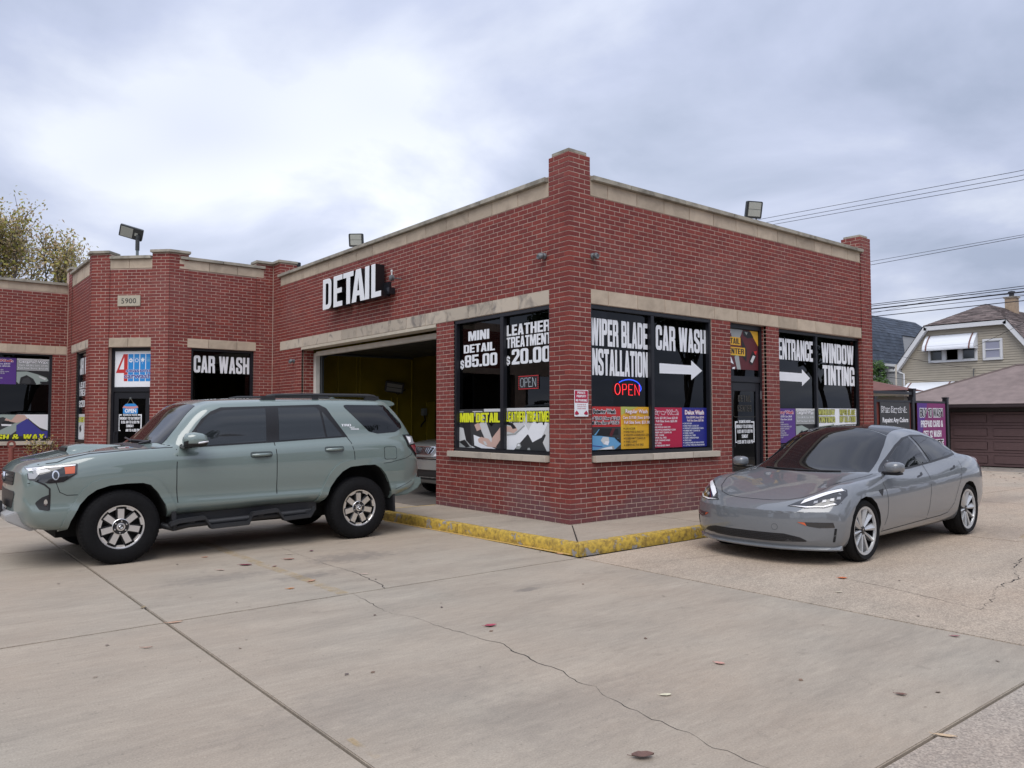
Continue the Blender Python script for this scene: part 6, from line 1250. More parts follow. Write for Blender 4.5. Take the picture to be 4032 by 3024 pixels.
    t = MB(); t.prism(rpoly([(-.06, 0, .01), (.0, .035, .01), (.08, .0, .01)]), lambda a, b, d: (2.9+a, d, 1.825+b), -.015, .015); t.build('antenna', PT, s)
    # mirror
    for sg in (-1, 1):
        t = MB(); base = [(.60, .95, 1.30), (.66, 1.0, 1.30)]
        prof = [(.585, .03, .045, 1.300), (.62, .085, .075, 1.315), (.70, .105, .085, 1.32), (.78, .105, .080, 1.315), (.825, .09, .065, 1.305), (.835, .07, .045, 1.30)]
        vs_ = []; n = 16
        for (x, ry, rz_, cz) in prof:
            for j in range(n):
                a = 2*math.pi*j/n; c_, s_ = math.cos(a), math.sin(a); vs_.append((x, sg*(1.075+ry*math.copysign(abs(c_)**.7, c_)), cz+rz_*math.copysign(abs(s_)**.8, s_)))
        fs = [(i*n+j, i*n+(j+1) % n, (i+1)*n+(j+1) % n, (i+1)*n+j) for i in range(len(prof)-1) for j in range(n)] + [tuple(range(n)), tuple((len(prof)-1)*n+j for j in range(n))]
        t.add(vs_, fs); o = t.build('door_mirror', [PT, TRIM], s, smooth=60)
        for p in o.data.polygons:
            if p.center.z < 1.295: p.material_index = 1
        t = MB(); t.box(.60, min(sg*.88, sg*1.06), 1.225, .70, max(sg*.88, sg*1.06), 1.27); t.build('mirror_arm', TRIM, s, bevel=.01)
        t = MB(); t.tube([(.72, sg*1.185, 1.285), (.79, sg*1.178, 1.295), (.832, sg*1.15, 1.30)], .010, 6); t.build('mirror_signal', WHL, s)
    # tail light, mud flaps, steps, bumper
    ov(rpoly([(3.52, 1.335), (3.70, 1.335, .01), (3.765, 1.28, .01), (3.775, 1.05, .01), (3.735, 1.03), (3.58, 1.18)]), .01, TRIM, 'tail_light', mirror=True, cell=.05); ov([(3.56, 1.318), (3.74, 1.30), (3.76, 1.22), (3.60, 1.20)], .02, LENSC, 'tail_light_lens', mirror=True, cell=.05, thick=.01); ov([(3.57, 1.305), (3.64, 1.298), (3.63, 1.23), (3.60, 1.22)], .022, WHL, 'tail_light_lens', mirror=True, cell=.05, thick=.004); ov([(3.62, 1.185), (3.755, 1.20), (3.765, 1.07), (3.73, 1.06)], .02, REDL, 'tail_light_lens', mirror=True, cell=.05, thick=.01)
    t = MB(); t.prism(rpoly([(3.36, .50), (3.40, .62), (3.72, .75, .02), (3.825, .74, .02), (3.83, .66, .02), (3.77, .59, .02), (3.60, .515, .03)]), lambda a, b, d: (a, d, b), -.885, .885); t.build('rear_bumper', PT, s, bevel=.015, smooth=40)
    for (xa, xb, z0, z1) in ((.50, .56, .30, .62), (3.33, 3.37, .30, .62)):
        for sg in (-1, 1): t = MB(); t.prism([(xa, z1), (xb, z1-.02), (xb+.015, z0), (xa+.03, z0+.01)], lambda a, b, d: (a, d, b), min(sg*.68, sg*.945), max(sg*.68, sg*.945)); t.build('mud_flap', PLB, s, bevel=.006)
    for sg in (-1, 1):
        y0, y1 = (sg*1.02, sg*.93); t = MB(); P = [(.48, .375), (.58, .405), (.86, .425), (.93, .315), (1.37, .325), (1.41, .425), (1.72, .445), (1.80, .335), (2.14, .35), (2.20, .44)]
        up = [(x, z+.028) for x, z in P]; t.prism([(x, z-.018) for x, z in P]+up[::-1], lambda a, b, d: (a, d, b), min(y0, y1), max(y0, y1)); t.build('side_step', PLB, s, bevel=.006)
        t = MB(); t.tube([(.45, sg*.80, .36), (.55, sg*.90, .33), (.70, sg*.93, .36), (2.2, sg*.92, .40)], .035, 8); t.build('step_rail', PLB, s, smooth=50)
        for x in (.7, 1.5, 2.1): t = MB(); t.box(x, min(sg*.6, sg*.96), .38, x+.06, max(sg*.6, sg*.96), .42); t.build('step_bracket', PLB, s)
    t = MB(); t.box(-.55, -.50, .28, 3.5, .50, .46); t.tube([(2.84, -.7, .39), (2.84, .7, .39)], .06, 8); t.tube([(0, -.7, .36), (0, .7, .36)], .04, 8); t.build('underbody_light_block', DRK, s)  # black box added under the floor to block light, plus the two axles
    for x in (0, 2.84):
        for sg in (-1, 1): wheel(s, x, sg*.835, .395, .40, .265, .240, 'suv', 0, sg)
    return s, bv
SUV, SUVB = build_suv()
# ================================================================== GREY SEDAN
TES_O = (1.08, -3.48); TES_A = R(1.5); TES_S = 1.009
def build_sedan():
    ex = Vector((math.cos(TES_A), math.sin(TES_A), 0)); ey = Vector((-ex.y, ex.x, 0))
    o3 = Vector((TES_O[0], TES_O[1], 0)) + ey*(.90*TES_S)
    s = thing('sedan', 'glossy grey electric sedan with tinted glass parked at the right of the pavement', 'car', (o3.x, o3.y, .0), TES_A)
    s.scale = (TES_S,)*3; s.rotation_euler = (0, R(-.33), TES_A); s.location.z = .0
    PT = car_paint('nardo_grey_paint', (.135, .146, .160))
    zb = [(-.84, .24), (-.82, .20), (-.78, .175), (-.6, .165), (-.4, .165), (.4, .20), (2.4, .205), (3.3, .22), (3.6, .28), (3.78, .36), (3.85, .46)]
    Z = lambda x: smooth_list(zb, x)
    dk = [(3.2, 1.115), (3.35, 1.075), (3.5, 1.055), (3.65, 1.045), (3.78, 1.03), (3.82, .99), (3.85, .90)]
    rails = [(0, Z), (.70, Z), (.845, lambda x: Z(x)+.03),
        (.900, lambda x: Z(x)+.14 if x < 3.5 else Z(x)+.12), ([(-.84, .918), (0, .925), (1.5, .922), (3, .925), (3.85, .91)], [(-.84, .47), (-.6, .53), (0, .60), (1.4, .60), (3, .64), (3.6, .66), (3.85, .62)]),
        ([(-.84, .885), (-.3, .90), (.2, .905), (1.0, .905), (2.3, .915), (2.9, .918), (3.85, .89)], [(-.84, .56), (-.7, .63), (-.55, .70), (-.3, .745), (0, .765), (.4, .77), (1.2, .78), (2.2, .80), (2.9, .83), (3.4, .83), (3.75, .80), (3.85, .70)]),
        ([(-.84, .82), (-.5, .83), (0, .845), (.4, .855), (1.0, .845), (2.0, .83), (2.8, .83), (3.85, .82)], [(-.84, .60), (-.7, .68), (-.6, .735), (-.45, .79), (-.3, .82), (-.1, .84), (.1, .852), (.35, .872), (.57, .90), (.9, .918), (1.29, .93), (1.93, .972), (2.46, 1.015), (2.8, 1.03), (3.1, 1.015), (3.4, .985), (3.65, .955), (3.78, .92), (3.83, .85), (3.85, .74)]),
        ([(-.84, .75), (0, .78), (.6, .80), (1.2, .79), (2.2, .77), (3.0, .76), (3.85, .74)], [(-.84, .605), (-.7, .69), (-.6, .745), (-.45, .795), (-.3, .83), (-.1, .85), (.1, .862), (.35, .882), (.60, .915), (.80, .955), (1.0, 1.02), (1.25, 1.075), (1.6, 1.11), (2.1, 1.115), (2.5, 1.10), (2.8, 1.07), (3.1, 1.03), (3.4, .998), (3.65, .97), (3.78, .94), (3.83, .87), (3.85, .77)]),
        (.70, [(-.84, .605), (-.7, .69), (-.6, .745), (-.45, .79), (-.3, .825), (-.1, .845), (.1, .863), (.35, .89), (.52, .915), (.65, .965), (.80, 1.02), (1.0, 1.11), (1.25, 1.20), (1.5, 1.25), (1.8, 1.265), (2.1, 1.255), (2.5, 1.20), (2.8, 1.125), (3.1, 1.045), (3.35, 1.005), (3.6, .99), (3.78, .965), (3.83, .90), (3.85, .80)]),
        (.61, [(-.84, .60), (-.7, .68), (-.6, .725), (-.45, .765), (-.3, .80), (-.1, .832), (.1, .86), (.33, .895), (.46, .92), (.60, .985), (.80, 1.085), (1.0, 1.185), (1.25, 1.285), (1.5, 1.345), (1.8, 1.36), (2.1, 1.345), (2.5, 1.275), (2.8, 1.18), (3.1, 1.08), (3.35, 1.03), (3.6, 1.005), (3.78, .985), (3.83, .93), (3.85, .83)]),
        (.48, [(-.84, .59), (-.7, .665), (-.6, .70), (-.45, .74), (-.3, .778), (-.1, .82), (.1, .855), (.32, .898), (.42, .925), (.60, 1.02), (.80, 1.13), (1.0, 1.235), (1.2, 1.32), (1.45, 1.385), (1.8, 1.405), (2.1, 1.39), (2.5, 1.32), (2.8, 1.23), (3.1, 1.11), (3.35, 1.05), (3.6, 1.02), (3.78, 1.0), (3.82, .96), (3.85, .86)]),
        (.25, [(-.84, .575), (-.7, .645), (-.6, .685), (-.45, .73), (-.3, .77), (-.1, .815), (.1, .855), (.31, .90), (.40, .93), (.60, 1.045), (.80, 1.16), (1.0, 1.27), (1.2, 1.36), (1.45, 1.42), (1.8, 1.435), (2.1, 1.42), (2.5, 1.35), (2.8, 1.26), (3.1, 1.135)] + dk[1:]),
        (0, [(-.84, .57), (-.7, .64), (-.6, .68), (-.45, .73), (-.3, .77), (-.1, .815), (.1, .855), (.31, .902), (.40, .935), (.60, 1.05), (.80, 1.17), (1.0, 1.28), (1.2, 1.37), (1.45, 1.43), (1.8, 1.445), (2.1, 1.43), (2.5, 1.36), (2.8, 1.27), (3.1, 1.145)] + dk[1:])]
    def dropped(zl, amp):
        base = zl if callable(zl) else (lambda x, zl=zl: smooth_list(zl, x))
        return lambda x: base(x) - amp*max(0, (-.70-x)/.14)**2.2
    rails = [(y, dropped(zl, (0, -.03, -.03, -.02, .0, .02, .035, .04, .04, .04, .04, .04, .04)[i])) for i, (y, zl) in enumerate(rails)]
    xs = [-.84, -.837, -.832, -.825, -.815, -.80, -.785, -.77, -.75, -.73] + [-.69+.05*i for i in range(20)] + [.32+.04*i for i in range(28)] + [1.46+.08*i for i in range(18)] + [2.88, 2.95, 3.02, 3.09, 3.16, 3.23, 3.30, 3.37, 3.45, 3.53, 3.60, 3.67, 3.73, 3.78, 3.81, 3.83, 3.845, 3.85]
    pw = lambda x: smooth_list([(-.84, .965), (-.80, .985), (-.6, .995), (0, 1), (2.9, 1), (3.3, .985), (3.6, .96), (3.78, .93), (3.85, .88)], x)
    def bow(x, y, z):
        k = max(0, min(1, (.15-x)/.99)); a = .42*min(1.1, abs(y)/.92)**2.6*k**1.25
        k2 = max(0, min(1, (x-3.0)/.85)); return a - .30*min(1, abs(y)/.92)**3*k2**1.5 + -.03*max(0, 1-((z-.42)/.26)**2)*k**3
    fa = [(-.345, .14), (-.345, .40), (-.30, .52), (-.23, .61), (-.12, .68), (0, .70), (.12, .68), (.23, .61), (.31, .50), (.35, .38), (.35, .14)]
    ra = [(x+2.875, z) for x, z in fa]
    cuts = []
    for A in (fa, ra):
        for sg in (-1, 1): cuts.append(([(A[0][0], 0)]+A+[(A[-1][0], 0)], min(sg*.50, sg*1.3), max(sg*.50, sg*1.3)))
    body, bv = loft(rails, xs, bow, pw, [PT, DRK], cuts=cuts, parent=s, smooth=60)
    ov = lambda pts, off, m, nm, y=-1.0, **k: overlay(bv, side(pts, y), (0, 1, 0), off, m, nm, s, **k)
    # side glass: rounded outline with black surround
    dlo = rpoly([(.60, .918), (.80, 1.005), (1.0, 1.10, .1), (1.23, 1.205, .1), (1.47, 1.285, .1), (1.75, 1.318, .1), (2.08, 1.31, .1), (2.44, 1.25, .1), (2.76, 1.16, .04), (2.82, 1.11, .04), (2.70, 1.045, .05), (2.46, 1.017), (1.93, .972), (1.29, .932)], 3)
    ov(dlo, .003, TRIM, 'window_frame', cell=.07, mirror=True)
    ov(rpoly([(.80, .940), (.86, 1.0), (1.0, 1.078), (1.23, 1.18), (1.47, 1.262), (1.63, 1.285), (1.82, .983), (1.29, .955)], 3), .006, CARGL, 'front_window', cell=.07, mirror=True)
    ov(rpoly([(1.72, 1.293), (2.06, 1.288, .05), (2.40, 1.235, .05), (2.72, 1.15, .03), (2.77, 1.11, .03), (2.68, 1.065, .04), (2.45, 1.038), (1.91, .993)], 3), .006, CARGL, 'rear_window', cell=.07, mirror=True)
    ov(ribbon([(1.65, 1.29), (1.84, .985)], .05), .007, mat('pillar_gloss', (.02, .02, .022), .08, coat=1), 'door_pillar', cell=.07, mirror=True)
    # windshield and glass roof
    W_ = [(.315, 0), (.335, .30), (.40, .52), (.53, .705), (.64, .70), (.85, .675), (1.08, .635), (1.27, .585), (1.32, .30), (1.33, 0)]
    W_ = [(x, y, 2.5) for x, y in W_] + [(x, -y, 2.5) for x, y in W_[-2:0:-1]]
    overlay(bv, W_, (0, 0, -1), .003, CARGL, 'windshield', s, cell=.07)
    Rf = [(1.35, 0), (1.34, .30), (1.29, .575), (1.6, .545), (2.0, .53), (2.35, .53), (2.36, .3), (2.37, 0)]
    Rf = [(x, y, 2.5) for x, y in Rf] + [(x, -y, 2.5) for x, y in Rf[-2:0:-1]]
    overlay(bv, Rf, (0, 0, -1), .003, CARGL, 'glass_roof', s, cell=.07)
    Rg = [(2.39, 0), (2.38, .3), (2.37, .53), (2.8, .54), (3.15, .56), (3.24, .3), (3.25, 0)]
    Rg = [(x, y, 2.5) for x, y in Rg] + [(x, -y, 2.5) for x, y in Rg[-2:0:-1]]
    overlay(bv, Rg, (0, 0, -1), .003, CARGL, 'rear_glass', s, cell=.07)
    t = MB(); t.tube([(.36, .0, .925), (.37, .3, .925), (.42, .52, .93)], .010, 6); t.tube([(.38, -.45, .925), (.345, -.1, .92), (.35, .1, .92)], .010, 6); t.build('wiper', TRIM, s)
    t = MB(); t.box(1.02, -.05, 1.20, 1.10, .05, 1.24); t.build('mirror_mount', TRIM, s)
    gap = lambda pts, w=.008: ov(ribbon(pts, w), .0012, GAP, 'panel_gap', cell=.08, thick=0)
    gap([(.47, .87), (.46, .80), (.50, .72), (.515, .60), (.50, .45), (.42, .30)]); gap([(1.66, .955), (1.69, .83), (1.68, .66), (1.62, .45), (1.56, .32)]); gap([(.40, .285), (.9, .297), (1.56, .315), (2.0, .325), (2.2, .345)]); gap([(2.2, .345), (2.38, .45), (2.50, .62), (2.62, .78), (2.70, .90), (2.66, 1.03)], .006)
    # hood cut line seen from above, trunk line
    top = lambda pts, w=.008: overlay(bv, [(a, b, 2.5) for a, b in ribbon(pts, w)], (0, 0, -1), .0012, GAP, 'panel_gap', s, thick=0, cell=.08)
    hood = [(-.67, 0), (-.665, .20), (-.64, .36), (-.56, .50), (-.42, .60), (-.2, .675), (.1, .725), (.35, .755), (.50, .76)]
    top(hood); top([(x, -y) for x, y in hood]); top([(-.49, -.70), (-.42, -.86)], .006)
    # head lights
    def hl(sg):
        d = Vector((.62, -sg*.5, -.60)).normalized()
        f = lambda pts: [(x-.1, sg*y, z) for x, y, z in pts]
        base = rpoly3([(-.675, .455, .655), (-.60, .60, .61), (-.475, .745, .60), (-.36, .84, .635), (-.235, .885, .745), (-.19, .86, .80), (-.235, .79, .812), (-.40, .68, .775), (-.54, .56, .715)])
        overlay(bv, f(base), d, .004, DLEN, 'headlight', s, cell=.06)
        overlay(bv, f([(-.60, .56, .665), (-.48, .66, .71), (-.33, .76, .755), (-.225, .84, .782), (-.22, .815, .803), (-.26, .79, .800), (-.41, .675, .765), (-.54, .575, .712)]), d, .008, WHL, 'headlight_glass', s, cell=.06, thick=.004)
        overlay(bv, f([(-.655, .47, .645), (-.59, .61, .613), (-.475, .74, .607), (-.37, .825, .638), (-.385, .81, .650), (-.48, .735, .622), (-.58, .62, .63)]), d, .009, WHL, 'headlight_bar', s, cell=.06, thick=.004)
        for (x, y, z) in ((-.49, .66, .655), (-.43, .72, .66), (-.37, .775, .675), (-.315, .82, .695)):
            overlay(bv, f([(x-.018, y-.016, z-.018), (x+.012, y+.012, z-.014), (x+.022, y+.016, z+.022), (x-.008, y-.008, z+.020)]), d, .009, LENSC, 'headlight_lens', s, cell=.06, thick=.003)
    for sg in (-1, 1): hl(sg)
    # nose
    fx = lambda pts, off, m, nm, **k: overlay(bv, [(-1.5, y, z) for y, z in pts], (1, 0, 0), off, m, nm, s, **k)
    fx(rpoly([(-.64, .262, .02), (-.56, .305, .04), (-.42, .335, .04), (.42, .335, .04), (.56, .305, .04), (.64, .262, .02), (.40, .250), (0, .245), (-.40, .250)]), .003, mat('grille_black', (.01, .01, .012), .5), 'lower_grille', cell=.06)
    for k in range(4): z = .262+.017*k; fx([(-.52, z), (.52, z), (.52, z+.004), (-.52, z+.004)], .008, PLB, 'grille_bar', cell=.1, thick=.004)
    t = None
    for sg in (-1, 1):
        d = (.85, -sg*.53, 0)
        overlay(bv, [(-.85, sg*.60, .462), (-.60, sg*.86, .462), (-.58, sg*.865, .41), (-.74, sg*.78, .405), (-.80, sg*.70, .42)], d, .003, DLEN, 'fog_lamp', s, cell=.05)
        overlay(bv, [(-.85, sg*.60, .462), (-.80, sg*.655, .458), (-.79, sg*.67, .425)], d, .006, AMB, 'side_marker', s, cell=.05, thick=.004)
        overlay(bv, [(-.575, sg*.858, .40), (-.545, sg*.868, .40), (-.57, sg*.860, .26), (-.60, sg*.85, .26)], d, .002, GAP, 'air_curtain', s, cell=.05)
        # lip along the lower edge
    t = MB(); vs_ = []; N_ = 40
    for i in range(N_+1):
        y = -.86+1.72*i/N_; h, n, a, b = bv.ray_cast(Vector((-2, y, .205)), Vector((1, 0, 0))); X = h.x if h else -.45
        vs_ += [(X+.03, y, .165), (X-.022, y, .168), (X-.028, y, .182), (X+.02, y, .215)]
    t.add(vs_, [(4*i+j, 4*i+(j+1) % 4, 4*i+4+(j+1) % 4, 4*i+4+j) for i in range(N_) for j in range(4)] + [(3, 2, 1, 0), tuple(4*N_+j for j in range(4))]); t.build('front_lip', PT, s, smooth=50)
    # vent, handles, mirror, badge
    for sg in (-1,): pass
    ov(rpoly([(.30, .745, .01), (.43, .755, .01), (.375, .675, .01)]), .003, TRIM, 'side_vent', cell=.04, mirror=True)
    for x0, z in ((1.36, .845), (2.33, .885)):
        ov([(x0, z-.010), (x0+.06, z+.002), (x0+.12, z+.008), (x0+.125, z+.026), (x0+.18, z+.034), (x0+.18, z+.006), (x0+.13, z-.010), (x0+.0, z-.026)], .002, TRIM, 'handle_recess', cell=.05, thick=0)
        ov(ribbon([(x0-.06, z-.022), (x0+.11, z+.002)], .018), .004, PT, 'door_handle', cell=.05, thick=.004) if False else None
    for sg in (-1, 1):
        t = MB(); n = 16; vs_ = []
        prof = [(.46, .045, .03, .955, .978), (.475, .070, .046, .96, .982), (.51, .088, .058, .965, .986), (.56, .096, .062, .97, .984), (.595, .094, .058, .97, .980)]
        for (x, ry, rz_, cy, cz) in prof:
            for j in range(n):
                a = 2*math.pi*j/n; c_, s_ = math.cos(a), math.sin(a); vs_.append((x, sg*(cy+.01+ry*math.copysign(abs(c_)**.62, c_)), cz+rz_*math.copysign(abs(s_)**.62, s_)))
        fs = [(i*n+j, i*n+(j+1) % n, (i+1)*n+(j+1) % n, (i+1)*n+j) for i in range(len(prof)-1) for j in range(n)] + [tuple(range(n)), tuple((len(prof)-1)*n+j for j in range(n))]
        t.add(vs_, fs); t.build('door_mirror', PT, s, smooth=60)
        t = MB(); t.tube([(.60, sg*.83, .915), (.56, sg*.93, .915), (.53, sg*1.02, .918), (.53, sg*1.08, .922)], [.022, .020, .02, .012], 8); t.build('mirror_arm', TRIM, s, smooth=50)
        for (x0) in (0,): pass
    ov([(3.42, .985), (3.52, .955), (3.60, .86), (3.59, .80), (3.52, .84), (3.44, .93)], .004, REDL, 'tail_light', mirror=True, cell=.05)
    fx(ell(.0, .0, .03, .03)[:0] or ell(-.33, .40, .032, .032, 0, 360, 20), .0015, GAP, 'tow_cover_gap', thick=0); fx(ell(-.33, .40, .0295, .0295, 0, 360, 20), .0025, PT, 'tow_cover', thick=0)
    t = MB(); t.box(-.45, -.42, .16, 3.5, .42, .30); t.build('underbody_light_block', DRK, s)  # black box added under the floor to keep light out
    for x in (0, 2.875):
        for sg in (-1, 1): wheel(s, x, sg*.795, .334, .334, .235, .262, 'sedan', 0, sg)
    return s, bv
def rpoly3(p): return p
SED, SEDB = build_sedan()
# ================================================================== SILVER CAR IN THE BAY
def build_bay_car():
    s = thing('parked_car', 'silver car with a slatted chrome grille standing nose-out inside the work bay', 'car', (1.95, 5.45, .012))
    PT = car_paint('silver_grey_paint', (.22, .22, .21))
    Z = lambda x: smooth_list([(-.9, .42), (-.8, .30), (-.5, .24), (3.4, .26), (3.7, .45)], x)
    top = lambda k: [(-.9, .80), (-.86, .95*k), (-.8, 1.03*k), (-.5, 1.10*k), (.2, 1.17*k), (.45, 1.22*k), (1.0, 1.58*k), (1.6, 1.66*k), (3.0, 1.62*k), (3.5, 1.25*k), (3.7, .9)]
    rails = [(0, Z), (.75, Z), (.88, lambda x: Z(x)+.06), (.91, [(-.9, .62), (0, .70), (3.7, .7)]), (.90, [(-.9, .76), (-.8, .86), (0, .95), (3.3, 1.0), (3.7, .8)]), (.82, [(-.9, .79), (-.8, .96), (0, 1.06), (3.3, 1.08), (3.7, .86)]), (.66, top(.985)), (.4, top(1.0)), (0, top(1.005))]
    xs = [-.9, -.885, -.86, -.82, -.76]+[-.7+.12*i for i in range(35)]+[3.52, 3.6, 3.66, 3.7]
    fa = [(-.38, .1), (-.38, .4), (-.28, .60), (0, .70), (.28, .60), (.38, .4), (.38, .1)]
    cuts = [([(x+dx, z) for x, z in fa], min(sg*.55, sg*1.3), max(sg*.55, sg*1.3)) for dx in (0, 2.7) for sg in (-1, 1)]
    o, bv = loft(rails, xs, lambda x, y, z: .22*min(1, abs(y)/.9)**2.5*max(0, min(1, (.1-x)/1.0)), lambda x: 1, [PT, DRK], cuts=cuts, parent=s)
    fx = lambda pts, off, m, nm, **k: overlay(bv, [(-1.5, y, z) for y, z in pts], (1, 0, 0), off, m, nm, s, **k)
    fx(rpoly([(-.48, 1.0, .03), (.48, 1.0, .03), (.38, .845, .03), (-.38, .845, .03)]), .01, CHR, 'grille_surround'); fx(rpoly([(-.45, .985, .02), (.45, .985, .02), (.36, .86, .02), (-.36, .86, .02)]), .014, TRIM, 'grille')
    for k in range(13):
        y = -.36+.06*k; fx([(y-.009, .975), (y+.009, .975), (y*.85+.007, .865), (y*.85-.007, .865)], .02, CHR, 'grille_slat', cell=.1)
    for sg in (-1, 1):
        fx([(sg*.52, .97), (sg*.62, 1.0), (sg*.82, .99), (sg*.84, .83), (sg*.46, .82)], .008, LENSC, 'headlight'); fx([(sg*.50, .87), (sg*.84, .87), (sg*.84, .83), (sg*.46, .82)], .012, WHL, 'indicator_lens')
    fx([(-.80, .80), (.80, .80), (.80, .75), (-.80, .75)], .006, TRIM, 'bumper_grille'); fx([(-.80, .785), (.80, .785), (.80, .778), (-.80, .778)], .012, CHR, 'bumper_trim')
    fx(rpoly([(-.84, .73, .02), (.84, .73, .02), (.80, .56, .04), (-.80, .56, .04)]), .035, PT, 'bumper', thick=.05); fx([(-.78, .55), (.78, .55), (.7, .36), (-.7, .36)], .006, TRIM, 'lower_intake')
    overlay(bv, [(.5, -.6, 3), (.47, 0, 3), (.5, .6, 3), (.98, .5, 3), (1.0, 0, 3), (.98, -.5, 3)], (0, 0, -1), .004, CARGL, 'windshield', s)
    for x in (0, 2.7):
        for sg in (-1, 1): wheel(s, x, sg*.78, .34, .34, .22, .22, 'sedan', 0, sg)
build_bay_car()
t = MB(); t.box(0, 0, 0, .9, .30, .07); o = t.build('wood_plank', mat('grey_wood', (.16, .12, .10), .8, noise=.2), bevel=.006); o.location = (.55, 3.60, .012); o.rotation_euler = (0, 0, R(8)); tag(o, 'short flat wooden board lying on the bay floor beside the pier', 'board')
# ================================================================== BACKGROUND: SIGN FENCE
fn = thing('sign_fence', 'black metal fence with red-brown boards at the right end of the building', 'fence', (8.45, .1, gz(9)))
def fence():
    z0 = -gz(9); BM = BLACKM; RB = mat('red_brown_board', (.19, .045, .035), .6, noise=.2, nscale=5)
    for (x, h) in ((.08, 1.96), (1.80, 1.98), (3.55, 2.0)): t = MB(); t.box(x, -.05, 0, x+.10, .05, h+z0); t.box(x-.01, -.06, h+z0, x+.11, .06, h+.03+z0); t.build('post', BM, fn)
    t = MB(); t.box(1.97, .0, 0, 2.08, .1, 2.17+z0); t.box(1.96, -.01, 2.17+z0, 2.09, .11, 2.20+z0); t.build('post', BM, fn)
    t = MB(); t.box(.0, .02, 2.06+z0, 1.97, .07, 2.12+z0); t.build('rail', BM, fn); t = MB(); t.box(.18, -.03, 1.885+z0, 3.56, .03, 1.93+z0); t.build('rail', BM, fn); t = MB(); t.box(.18, -.03, .12, 3.56, .03, .16); t.build('rail', BM, fn)
    for (a, b) in ((.18, 1.80), (1.90, 3.55)):
        n = 8; w = (b-a)/n
        for i in range(n): t = MB(); t.box(a+i*w+.003, .0, .16, a+(i+1)*w-.003, .025, 1.885+z0); t.build('board', RB, fn)
fence()
FG = Face(0, .1, 1, 0)
def p_rims(t):
    t.txt('Rims Repair &', .05, .90, .84, .93, WH, 'b', .09); t.txt('Rims Repair &', .05, .90, .84, .93, BK, 'b', .02); t.txt('Repaint Any Colors', .08, .94, .60+.07, .68+.07, WH, 'b', .03); t.pol([(.84, .44), (.87, .5), (.93, .5), (.96, .44), (.93, .40), (.87, .40)], LG)
    t.txt('WHEEL SERVICE', .1, .9, .2, .28, DK_) if False else None
def p_buy(t):
    t.pol([(0, 1), (.35, 1), (.12, .4), (0, .3)], PU); t.txt('BUY 10 WASH', .09, .90, .77, .91, BK, halo=WH, hoff=.07); t.txt('PREPAID CARD &', .11, .90, .60, .71, WH); t.txt('GET 12 WASH', .2, .83, .43, .54, WH); t.txt('2 FREE', .25, .90, .22, .38, BK, halo=WH, hoff=.07)
poster(FG, 8.80, 10.13, .62, 1.88, -.036, DK_, p_rims, 'black Rims Repair and Repaint Any Colors banner on the fence', 'banners hung on the sign fence')
poster(FG, 10.50, 11.93, .55, 1.88, -.036, MG, p_buy, 'purple BUY 10 WASH prepaid card banner on the fence', 'banners hung on the sign fence')
# ---------------------------------------------------------------- shingle helper
def shingles(name, parent, A, B, C, D, m, row, tab, seed, poly=None):
    """quad patch A(bottom-left) B(bottom-right) C(top-right) D(top-left) laid with overlapping tabs, one joined part"""
    A, B, C, D = map(Vector, (A, B, C, D)); rnd = random.Random(seed); L_ = (D-A).length; n = max(2, int(L_/row)); nrm = (B-A).cross(D-A).normalized(); t = MB()
    for i in range(n):
        v0, v1 = i/n, (i+1)/n+.15/n; a, b = A.lerp(D, v0), B.lerp(C, v0); c, d = B.lerp(C, min(1, v1)), A.lerp(D, min(1, v1)); W_ = (b-a).length; x = -rnd.random()*tab
        while x < W_:
            w_ = tab*rnd.uniform(.7, 1.3); x0, x1 = max(0, x), min(W_, x+w_); x += w_
            if x1-x0 < .02: continue
            u0, u1 = x0/W_, x1/W_; h = rnd.uniform(.012, .026)
            p = [a.lerp(b, u0)+nrm*h, a.lerp(b, u1)+nrm*h, d.lerp(c, u1)+nrm*.004, d.lerp(c, u0)+nrm*.004, a.lerp(b, u0), a.lerp(b, u1)]
            t.add([tuple(q_) for q_ in p], [(0, 1, 2, 3), (4, 5, 1, 0)])
    me = bpy.data.meshes.new(name); me.from_pydata(t.v, [], t.f); me.materials.append(m); return link(name, me, parent, kind='stuff')
SHB = mat('brown_shingle', (.145, .113, .106), .9, isl=.45, noise=.15, nscale=3); SHR = mat('red_brown_shingle', (.17, .075, .065), .9, isl=.12, noise=.15, nscale=3); SHN = mat('slate_blue_shingle', (.050, .065, .092), .9, isl=.2, noise=.2, nscale=2)
